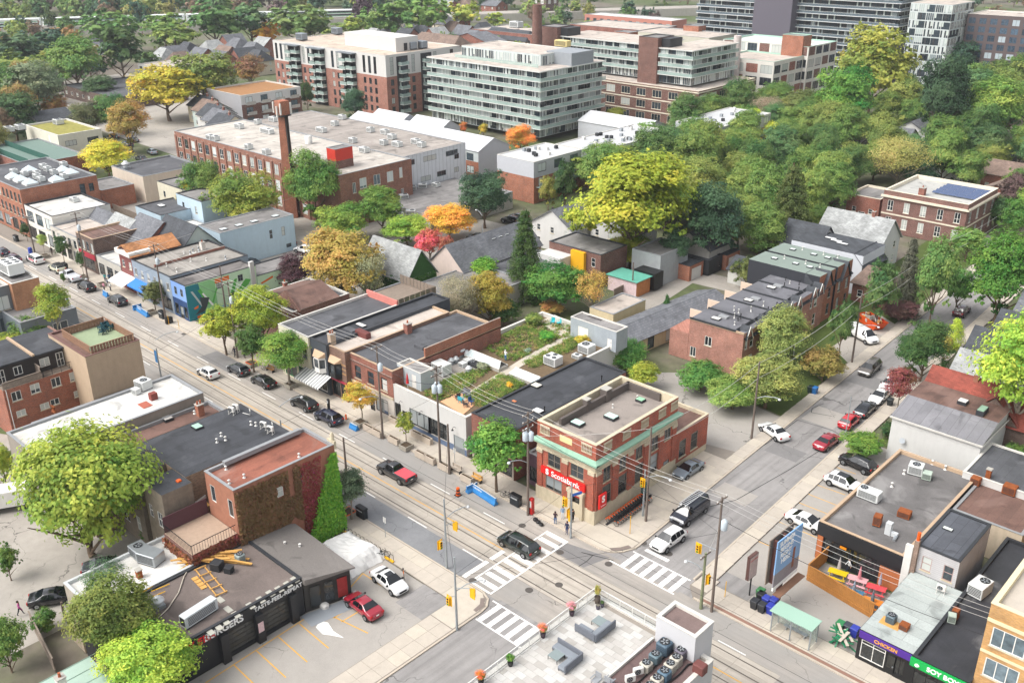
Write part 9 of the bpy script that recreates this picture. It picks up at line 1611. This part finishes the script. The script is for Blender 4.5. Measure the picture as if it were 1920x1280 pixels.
def billboard(px,py,label):
 g=G(px,py,0);t=thing('billboard',label,'billboard',(g.x,g.y,0),R_(88));DB=pm('billboard_steel','#5a3a34',0.8,0.25,2);sub(t,'column',DB,lambda m:m.cyl((0,0.7,0),(0,0.7,8.5),0.28,n=10))
 for k in range(5): sub(t,'steel_rib',DB,lambda m:m.box(-2.0,2.0,0.35,0.5,4.0+k*1.1,4.15+k*1.1))
 for k in range(2): sub(t,'back_post',DB,lambda m:m.box(-1.7+k*1.6,-1.5+k*1.6,0.5,1.0,3.6,8.6))
 BBL=pm('poster_sky','#7fa6cf',0.5,0.12,0.6);sub(t,'poster',BBL,lambda m:m.box(-2.3,2.3,0.18,0.3,5.2,9.0));sub(t,'poster_lower',pm('poster_sea','#8f8a90',0.5,0.3,0.8),lambda m:m.box(-2.3,2.3,0.181,0.3,3.7,5.2));sub(t,'poster_margin',WHT,lambda m:m.box(-2.3,2.3,0.17,0.3,3.3,3.7));sub(t,'catwalk',pm('catwalk','#7a5a48',0.8,0.2),lambda m:m.box(-2.4,2.4,-0.7,0.1,3.0,3.08));sub(t,'rear_panel',WOODG,lambda m:m.box(-2.3,2.0,1.0,1.1,3.6,8.8))
 for k,s in enumerate(('SUMMER','BEGINS','RIGHT','HERE')): o=put('lettering',text_mesh(s,0.72,0.01,WHT,bold=0.02),t,(-0.5,0.17,8.45-k*0.72));o.rotation_euler=(math.pi/2,0,0)
 sub(t,'poster_figure',pm('figure_tan','#8a5a4a',0.6,0.3,3),lambda m:m.prism([(0.9,0.165),(1.3,0.165),(1.3,0.175),(0.9,0.175)],4.4,6.8))
billboard(1468,1140,'tall billboard on a brown column with blue sky poster')
t=thing('shop_pylon_sign','small white pylon sign on a dark post in a weedy bed','sign',at(1405,1115),R_(88));sub(t,'post',BLACK,lambda m:m.cyl((0,0,0),(0,0,2.4),0.08));sub(t,'cabinet',pm('pylon_brown','#5a3f3a',0.7,0.2),lambda m:m.box(-0.75,0.75,-0.1,0.25,2.2,5.0));sub(t,'face',pm('pylon_face','#d8c6c4',0.5,0.35,3),lambda m:m.box(-0.7,0.7,-0.12,-0.1,2.3,4.9));o=put('lettering',text_mesh('HOT FRESH',0.26,0.01,REDP),t,(0,-0.125,4.5));o.rotation_euler=(math.pi/2,0,0)
fp_=thing('patio_fence','tall honey brown timber fence round the restaurant patio','fence',(0,0,0));FW=pm('honey_cedar','#b0783c',0.7,0.3,2)
for pa,pb in (((1512,1086),(1636,1160)),((1512,1086),(1560,1042))): a=G(*pa);b=G(*pb);slat_fence(fp_,a,b,0,1.9,FW,0.2,0.17)
def picnic(px,py,c,label,rz=12):
 t=thing('picnic_table',label,'picnic table',at(px,py),R_(rz));mt=pm('table_'+c.strip('#'),c,0.6,0.12)
 for k in range(4): sub(t,'top_board',mt,lambda m:m.box(-0.95,0.95,-0.4+k*0.2,-0.22+k*0.2,0.72,0.77))
 for s in (-1,1):
  sub(t,'seat',mt,lambda m:m.box(-0.95,0.95,s*0.78-0.14,s*0.78+0.14,0.42,0.47));
  for x in (-0.7,0.7): sub(t,'leg',mt,lambda m:m.cyl((x,s*0.72,0),(x,s*0.2,0.74),0.05,n=4))
 for x in (-0.7,0.7): sub(t,'cross_beam',mt,lambda m:m.box(x-0.04,x+0.04,-0.85,0.85,0.36,0.43))
def parasol(px,py,c,label,h=2.3,z=0.0): t=thing('closed_parasol',label,'parasol',at(px,py,z));sub(t,'pole',ALU,lambda m:m.cyl((0,0,0),(0,0,h),0.03,n=6));sub(t,'folded_canopy',pm('parasol_'+c.strip('#'),c,0.8,0.15),lambda m:m.lathe([(0.2,h*0.42),(0.17,h*0.6),(0.1,h*0.85),(0.02,h+0.05)],(0,0,0),8))
for px,py,c,lb in ((1569,1083,'#dcb812','bright yellow picnic table on the patio'),(1606,1096,'#d8a3a6','pale pink picnic table on the patio'),(1641,1112,'#cf4a50','coral red picnic table on the patio'),(1598,1120,'#4a7a98','blue picnic table behind the patio fence'),(1634,1138,'#d88030','orange picnic table behind the patio fence')): picnic(px,py,c,lb)
for px,py,c,lb in ((1571,1078,'#a8a4a4','grey furled parasol over the yellow table'),(1609,1096,'#c98088','pink furled parasol over the pink table'),(1647,1108,'#9a94a0','mauve grey furled parasol over the red table'),(1598,1122,'#8a96a4','pale furled parasol over the blue table'),(1633,1140,'#6a6f78','dark furled parasol over the orange table')): parasol(px,py,c,lb)
parasol(765,732,'#c02028','bright red furled parasol beside the stair shed',2.6,ZR)
st_=thing('stacked_green_tables','jumble of overturned green picnic tables and pale boards at the kerb','picnic tables',at(1577,1204));
for i in range(16): sub(st_,'green_board',GREENP,lambda m:m.box(-1.0,1.0,-0.07,0.07,0,0.05,Matrix.Translation((ru(-.7,.7),ru(-.7,.7),ru(0.1,1.0)))@Matrix.Rotation(ru(0,3.1),4,'Z')@Matrix.Rotation(ru(-.7,.7),4,'Y')))
for i in range(5): sub(st_,'pale_board',PAVE2,lambda m:m.box(-0.9,0.9,-0.14,0.14,0,0.05,Matrix.Translation((ru(-.5,.5),ru(-.5,.5),ru(0.8,1.1)))@Matrix.Rotation(ru(0,3.1),4,'Z')))
WK=pm('grey_wicker','#666a72',0.8,0.2,6);CU_=pm('grey_cushion','#7d838a',0.85,0.12,3)
def sofa(px,py,rz,label):
 t=thing('corner_sofa',label,'sofa',at(px,py,TP),R_(rz));sub(t,'seat_cushion',CU_,lambda m:m.cbox(-1.25,1.25,-0.35,0.35,0.3,0.45,0.05));sub(t,'seat_cushion',CU_,lambda m:m.cbox(0.55,1.25,-1.75,-0.36,0.3,0.45,0.05));sub(t,'back_rest',WK,lambda m:m.cbox(-1.3,1.35,0.36,0.5,0.15,0.85,0.04));sub(t,'back_rest',WK,lambda m:m.cbox(1.26,1.4,-1.8,0.35,0.15,0.85,0.04));sub(t,'base',WK,lambda m:m.box(-1.25,1.25,-0.33,0.35,0.14,0.3).box(0.57,1.25,-1.73,-0.34,0.14,0.3))
 for x,y in ((-1.2,0.4),(1.3,0.4),(1.3,-1.7),(0.62,-1.68),(-1.2,-0.28)): sub(t,'leg',BLACK,lambda m:m.box(x-0.03,x+0.03,y-0.03,y+0.03,0,0.16))
def ctable(px,py,z,label,s=0.5,h=0.42,c=None): t=thing('coffee_table',label,'table',at(px,py,z));sub(t,'top',c or pm('slate_glass','#7f8a8a',0.2,0.1),lambda m:m.box(-s,s,-s,s,h-0.04,h));[sub(t,'leg',BLACK,lambda m:m.box(x*s-0.02,x*s+0.02,y*s-0.02,y*s+0.02,0,h-0.04)) for x in (-.93,.93) for y in (-.93,.93)]
sofa(1128,1186,-90,'grey wicker corner sofa facing the railing corner of the terrace');sofa(1062,1228,0,'grey wicker corner sofa on the open part of the terrace');ctable(1124,1170,TP,'square slate coffee table by the railing sofa');ctable(1043,1234,TP,'square slate coffee table by the middle sofa')
def chair(px,py,z,c,label,rz=0,group=None):
 t=thing('garden_chair',label,'chair',at(px,py,z),R_(rz),group);mt=pm('chair_'+c.strip('#'),c,0.6,0.12);sub(t,'seat',mt,lambda m:m.box(-.28,.28,-.28,.28,.38,.43));sub(t,'backrest',mt,lambda m:m.box(-.28,.28,.28,.34,.43,1.0));[sub(t,'leg',mt,lambda m:m.box(x-.03,x+.03,y-.03,y+.03,0,.38)) for x in (-.24,.24) for y in (-.24,.26)];[sub(t,'armrest',mt,lambda m:m.box(x-.05,x+.05,-.3,.3,.6,.64)) for x in (-.32,.32)]
for a in ((1117,1282,TP,'#8d9094','grey dining chair at the terrace foreground table',0),(1143,1283,TP,'#8d9094','second grey dining chair at the terrace foreground table',180),(864,754,ZR+.07,'#3aa5b8','turquoise lounge chair on the round roof deck',200),(884,757,ZR+.07,'#33507a','navy folding chair on the round roof deck',90),(869,741,ZR+.07,'#6f7278','grey metal chair on the round roof deck',0),(877,744,ZR+.07,'#6f7278','second grey metal chair on the round roof deck',30),(858,748,ZR+.07,'#4a3a3a','dark folding chair on the round roof deck',250),(873,762,ZR+.07,'#3a3538','dark stool chair on the round roof deck',150),(1036,607,ZR+.07,'#35b0b8','turquoise garden chair on the back roof terrace',20),(1048,609,ZR+.07,'#35b0b8','second turquoise garden chair on the back roof terrace',-30),(833,683,ZR+.05,'#c06a58','salmon garden chair by the rooftop fans',0),(828,679,ZR+.05,'#b0443a','red garden chair by the rooftop fans',10)): chair(*a)
mushroom(862,668,ZR,'large silver exhaust hood on planted roof by the skylight',1.4);[mushroom(px,py,ZR,'silver exhaust fan in the cluster by the ridge skylight',0.8,'exhaust fans on the planted roof') for px,py in ((846,683),(855,680),(875,668),(879,698))];[hvac(px,py,ZR,1.0,1.0,0.7,'low white fan box in the cluster on the planted roof',(),0,'fan boxes on the planted roof') for px,py in ((868,687),(877,681),(888,677))];hvac(892,686,ZR,2.6,1.3,0.5,'flat twin fan unit on the planted roof',((-.25,0),(.25,0)),0,None,0.4,DARKM);hvac(1037,683,ZR,2.2,1.8,1.4,'large white rooftop unit beside the black roof on planted roof',((-.25,-.25),(.25,-.25),(0,.25)),0,None,0.18);hvac(1100,660,ZR,2.0,1.8,1.3,'white rooftop unit before the rear roof shed',((-.1,0),),0);hvac(1082,671,ZR,1.3,1.0,0.6,'low white unit between two large rooftop units',((0,0),),0);hvac(828,700,ZR,2.4,1.8,1.7,'white ribbed plant box beside the stair shed',(),0)
x,y=G(872,650,5.7)[:2];t=thing('flag','red and white flag on a leaning pole at the roof wall','flag',(x,y,4.0));sub(t,'staff',WOOD,lambda m:m.cyl((0,0,0),(0.4,0,3.2),0.03,n=6));sub(t,'cloth',REDP,lambda m:m.face([(0.35,0,2.9),(0.9,0.1,2.1),(0.8,0.1,1.1),(0.3,0,1.9)]) or m.face([(0.3,0,1.9),(0.8,0.1,1.1),(0.9,0.1,2.1),(0.35,0,2.9)]));sub(t,'white_band',WHITE,lambda m:m.box(0.5,0.7,0.0,0.12,1.5,2.5))
dz=da.h
for f in (lambda:chair(383,925,dz,'#5a6068','dark armchair on the deck lounge',0),): f()
t=thing('outdoor_sofa','white cushioned sofa on the deck lounge','sofa',at(374,944,dz),R_(-70));sub(t,'frame',DARKM,lambda m:m.box(-.8,.8,-.35,.4,.12,.3));sub(t,'cushion',WHITE,lambda m:m.cbox(-.75,.75,-.33,.25,.3,.48,.06));sub(t,'back_cushion',WHITE,lambda m:m.cbox(-.75,.75,.25,.42,.45,.85,.06));[sub(t,'leg',DARKM,lambda m:m.box(x-.03,x+.03,y-.03,y+.03,0,.12)) for x in (-.75,.75) for y in (-.3,.35)]
ctable(386,952,dz,'small orange timber table on the deck lounge',0.4,0.4,WOODL);minisplit(401,925,dz,'cream heat pump on the deck by the white door',10)
def tarp():
 c=G(655,1040,0);n=16;v=[];r=random.Random(5)
 for i in range(n+1):
  for j in range(n+1):
   u,w_=i/n,j/n;e=min(u,1-u,w_,1-w_);z=min(1.0,e*6)*1.25+0.25*math.sin(u*7+w_*3)*min(1,e*5)+r.uniform(-.06,.06)*min(1,e*8);v.append(((u-0.5)*7.0+r.uniform(-.1,.1),(w_-0.5)*5.4+r.uniform(-.1,.1),max(0.02,z)))
 t=thing('tarp_covered_heap','crumpled white tarpaulin covering a heap beside burger restaurant','tarpaulin',(c.x,c.y,0),0);m=MM(pm('white_tarp','#d6d5d2',0.6,0.08));m.idx(v,[(i*(n+1)+j,(i+1)*(n+1)+j,(i+1)*(n+1)+j+1,i*(n+1)+j+1) for i in range(n) for j in range(n)],False);m.build('tarp_sheet',None,t)
tarp();t=thing('sand_bag','white weighted bag on the painted apron edge','bag',at(606,1135));sub(t,'bag',WHITE,lambda m:m.cbox(-.7,.7,-.4,.4,0,.5,.2));sp=sheet('spilled_white_paint',pxw([(592,1175),(600,1163),(615,1166),(625,1182),(645,1195),(620,1190),(605,1188)]),-0.006,LINEW,lot1)
t=thing('bike_rack','yellow rail with wavy black bike loops beside tarpaulin heap','bike rack',(*G(640,1000)[:2],0));a=G(632,990)-G(640,1000);b=G(738,1056)-G(640,1000);sub(t,'rail',YEL,lambda m:m.box(0,(b-a).length,-.12,.12,.02,.18),(a.x,a.y,0.1),math.atan2((b-a).y,(b-a).x))
for k in range(14): p=a.lerp(b,(k+0.5)/14);sub(t,'loop',BLACK,lambda m:m.tube([(-.25,0,.15),(-.22,0,.8),(0,0,.95),(.22,0,.8),(.25,0,.15)],.03,5),(p.x,p.y,0.1),0.7)
for k,(px,py) in enumerate(((188,618),(193,622),(198,617),(203,621),(196,626),(207,615),(201,612),(212,617),(190,627))): chair(px,py,s3.zr+.05,'#16414a','dark teal patio chair on the tan block roof',k*40,group='teal chairs on the tan block roof')
for l,lb in (([(60,1172),(105,1262)],'old timber fence along the back lane'),([(185,1262),(240,1310)],'dark timber fence below the yellow green tree'),([(1290,640),(1255,612)],'weathered board fence behind the row houses'),([(1180,545),(1150,560)],'brown timber fence on the garage lane')): t=thing('board_fence',lb,'fence');slat_fence(t,G(*l[0]),G(*l[1]),0,1.8,WOODG,0.22,0.2)
# bicycles and people
def bike_parts():
 t=thing('bicycle','b','bicycle');wm=MM(TYRE);n=18
 wm.tube([(0.33*math.cos(2*math.pi*i/n),0,0.33*math.sin(2*math.pi*i/n)) for i in range(n+1)],0.025,5);wm.mat(METAL)
 for i in range(6): a=i*math.pi/6;wm.cyl((-.32*math.cos(a),0,-.32*math.sin(a)),(.32*math.cos(a),0,.32*math.sin(a)),.006,n=3)
 w_=wm.data('wheel')
 for x in (-.52,.52): put('wheel',w_,t,(x,0,.35))
 fm=objcol('bike_paint',0.4);f=MM(fm)
 for a,b in (((-.52,.35),(-.15,.8)),((-.52,.35),(-.08,.32)),((-.08,.32),(-.15,.85)),((-.08,.32),(.38,.78)),((-.14,.72),(.36,.86)),((.36,.95),(.52,.35))): f.cyl((a[0],0,a[1]),(b[0],0,b[1]),.032,n=6)
 put('frame',f.data('frame'),t);sub(t,'saddle',BLACK,lambda m:m.cbox(-.28,0.0,-.08,.08,.86,.94,.03));sub(t,'handlebar',BLACK,lambda m:m.tube([(.25,-.28,1.02),(.36,-.1,1.0),(.36,.1,1.0),(.25,.28,1.02)],.02,5));return t
BK=bike_parts()
def bike(x,y,rz,colr,label,group=None,z=.12,share=False):
 t=copy_tree(BK);t.location=(x,y,z);t.rotation_euler=(0,0,rz);t['label']=label
 if group: t['group']=group
 for c in t.children:
  if c.name.startswith('frame'): c.color=(*hx(colr),1)
 if share: sub(t,'basket',BLACK,lambda m:m.box(.45,.7,-.16,.16,.78,.98));sub(t,'rear_mudguard',ORANGE,lambda m:m.tube([(-.9,0,.4),(-.78,0,.66),(-.52,0,.76),(-.3,0,.68)],.07,5));sub(t,'front_mudguard',ORANGE,lambda m:m.tube([(.26,0,.6),(.5,0,.76),(.8,0,.6)],.06,5))
a=G(1148,985);b=G(1210,940)
for k in range(15): p=a.lerp(b,k/14);bike(p.x,p.y,R_(8+ru(-4,4)),'#2a2c2e','black and orange hire bicycle docked beside the bank wall','hire bicycles beside the bank',share=True)
t=thing('hire_bike_dock','low dark docking rail with map kiosk for hire bicycles','bike dock',(a.x,a.y,.12));d=b-a;sub(t,'rail',DARKM,lambda m:m.box(-.6,-.35,-.5,d.length+.5,0,.12),None,math.atan2(-d.x,d.y));sub(t,'kiosk',pm('kiosk_teal','#3a5a58',.4,.2),lambda m:m.cbox(-.4,.4,-.1,.1,0,2.3,.04),(d.x*1.05-.5,d.y*1.05,0))
for px,py,rz,c,lb in ((500,695,30,'#2a3a30','dark bicycle leaning beside the park bench'),(757,1082,-35,'#c4682a','orange bicycle standing beside the white sedan'),(950,935,20,'#3a3a3c','dark bicycle behind the wide litter bin'),(605,722,10,'#8a8c90','silver bicycle outside the red front shop'),(718,1046,60,'#3a3a3c','dark bicycle locked to the wavy rack')): g=G(px,py);bike(g.x,g.y,R_(rz),c,lb)
drop(BK)
def body(pose):
 st=0.14 if pose=='walk' else 0.0;V=[(0,0,.95),(0,0,1.12),(0,-.01,1.36),(0,-.02,1.49),(0,-.03,1.57),(0,-.03,1.66)];Rr=[.15,.13,.15,.055,.085,.075];Ed=[(0,1),(1,2),(2,3),(3,4),(4,5)]
 def add(p,r,par): V.append(p);Rr.append(r);Ed.append((par,len(V)-1));return len(V)-1
 for s in (-1,1):
  h=add((s*.1,0,.86),.105,0);k=add((s*.1,-.02-st*s,.48),.065,h);an=add((s*.1,.02-2*st*s,.1),.045,k);add((s*.11,-.14-2*st*s,.035),.035,an)
  sh=add((s*.19,0,1.39),.065,2)
  if pose=='phone': el=add((s*.25,-.06,1.12),.048,sh);wr=add((s*.12,-.26,1.22),.034,el);f0=(s*.07,-.32,1.26)
  else: el=add((s*.25,.02+st*s,1.12),.048,sh);wr=add((s*.26,-.06+st*1.6*s,.88),.034,el);f0=(s*.26,-.08+st*1.6*s,.8)
  pa=add(f0,.036,wr)
  for q in range(5): o=(q-2)*.017;l=(.05,.075,.085,.08,.06)[q];dv=(Vector(f0)-Vector(V[wr])).normalized();e=Vector(f0)+dv*l+Vector((0,o*1.4,0));add(tuple(e),.0095,pa)
 me=bpy.data.meshes.new('figure');me.from_pydata(V,Ed,[]);o=bpy.data.objects.new('figure',me);col.objects.link(o);md=o.modifiers.new('s','SKIN');md.use_smooth_shade=True
 for i,v in enumerate(me.skin_vertices[0].data): v.radius=(Rr[i],Rr[i]*(.72 if i<3 else 1));v.use_root=(i==0)
 o.modifiers.new('d','SUBSURF').levels=1;bpy.context.view_layer.update();r=bpy.data.meshes.new_from_object(o.evaluated_get(bpy.context.evaluated_depsgraph_get()));bpy.data.objects.remove(o);return r
SKN=pm('skin','#b98a70',.6,.08)
def person(px,py,rz,pose,shirt,legs,hair,label,z=.12,skirtz=.92,armskin=False):
 me=cached(('body',pose),lambda:body(pose)).copy();t=thing('person',label,'person',at(px,py,z),R_(rz));me.materials.clear()
 for m_ in (pm('cloth_'+shirt[1:],shirt,.85,.15,4),pm('cloth_'+legs[1:],legs,.85,.15,4),SKN,BLACK): me.materials.append(m_)
 for p in me.polygons:
  c=p.center;hand=(c-Vector((math.copysign(.26,c.x),0,.8))).length<.2 and abs(c.x)>.19 and c.z<.92 if pose!='phone' else (c.y<-.24 and c.z>1.15);p.material_index=3 if c.z<.08 else 2 if (c.z>1.47 or hand or (armskin and abs(c.x)>.2 and c.z<1.3)) else 1 if (c.z<skirtz and abs(c.x)<.22) else 0;p.use_smooth=True
 put('body',me,t);hm=pm('hair_'+hair[1:],hair,.8,.2,6);sub(t,'hair',hm,lambda m:m.lathe([(.06,1.5),(.1,1.56),(.108,1.64),(.09,1.72),(.03,1.755)],(0,.022,0),10));sub(t,'nose',SKN,lambda m:m.cbox(-.014,.014,-.135,-.1,1.57,1.62,.008));[sub(t,'eye',BLACK,lambda m:m.box(x-.012,x+.012,-.118,-.105,1.615,1.63)) for x in (-.032,.032)];sub(t,'mouth',pm('lips','#8a4a44'),lambda m:m.box(-.022,.022,-.115,-.1,1.545,1.553));return t
for a in ((1041,982,200,'phone','#3a2a34','#4a6a94','#1f1714','woman in dark top and blue jeans looking down by bank'),(1055,972,30,'stand','#7f98b4','#c9ccd2','#4a4238','person in pale blue shirt beside the bank door'),(1063,1001,10,'stand','#1f2a4c','#20335e','#2a1c14','person in navy jacket waiting at the bank corner kerb'),(1074,978,90,'stand','#2a2a2c','#1c1c1e','#2a2422','person in black behind the bank corner signal pole'),(39,1152,150,'walk','#b05a90','#2a3038','#2a1c18','woman in pink top walking down the back lane'),(441,668,20,'walk','#23243a','#2a2a34','#1c1614','person in dark shorts walking past the golden trees'),(459,672,200,'stand','#2c2c30','#26262a','#1c1614','person in black standing by the tree pole'),(482,670,120,'stand','#3a3a4a','#c8a8a0','#3a2c24','person with pale legs near the green shop front'),(198,528,30,'stand','#2f8a8a','#2a3a5a','#2a1c18','person in teal top by the white awning'),(206,528,60,'stand','#22486a','#2c2c34','#1c1614','person in dark blue by the white awning'),(203,538,140,'stand','#4a6a8a','#cfd2d6','#3a2c24','person in pale trousers near twig planter'),(208,545,10,'stand','#dadad6','#3a3f4a','#2a1c18','person in white top stepping toward the kerb'),(98,478,60,'walk','#24262c','#5a4a40','#1c1614','person in black jacket walking by the white storefront'),(1036,400,0,'walk','#3a3c42','#2c2c30','#1c1614','lone person walking on the town house lane'),(196,545,200,'stand','#c88a9a','#2a2c3a','#2a1c18','person in pink top beside twig planter')): person(*a)
person(1590,1072,-60,'walk','#d6dadc','#2a3040','#2a1c18','waiter in white shirt crossing the patio',.02);person(948,676,180,'phone','#d8d8d6','#4a7aa8','#c9c4b8','gardener in white top amid the roof planting',ZR)
# thin haze in the air
m=MB();m.box(-1700,300,-100,1800,-1.2,CAM_Z+6);hz=m.data('haze');hm=bpy.data.materials.new('haze');hm.use_nodes=True;ht=hm.node_tree;ht.nodes.clear();ho=ht.nodes.new('ShaderNodeOutputMaterial');hv=ht.nodes.new('ShaderNodeVolumePrincipled');hv.inputs['Color'].default_value=(0.93,0.95,1.0,1);hv.inputs['Density'].default_value=0.00013;hv.inputs['Anisotropy'].default_value=0.2;ht.links.new(hv.outputs[0],ho.inputs['Volume']);hz.materials.clear();hz.materials.append(hm);tag(put('haze',hz),'thin pale haze over the whole neighbourhood','haze',None,'stuff')
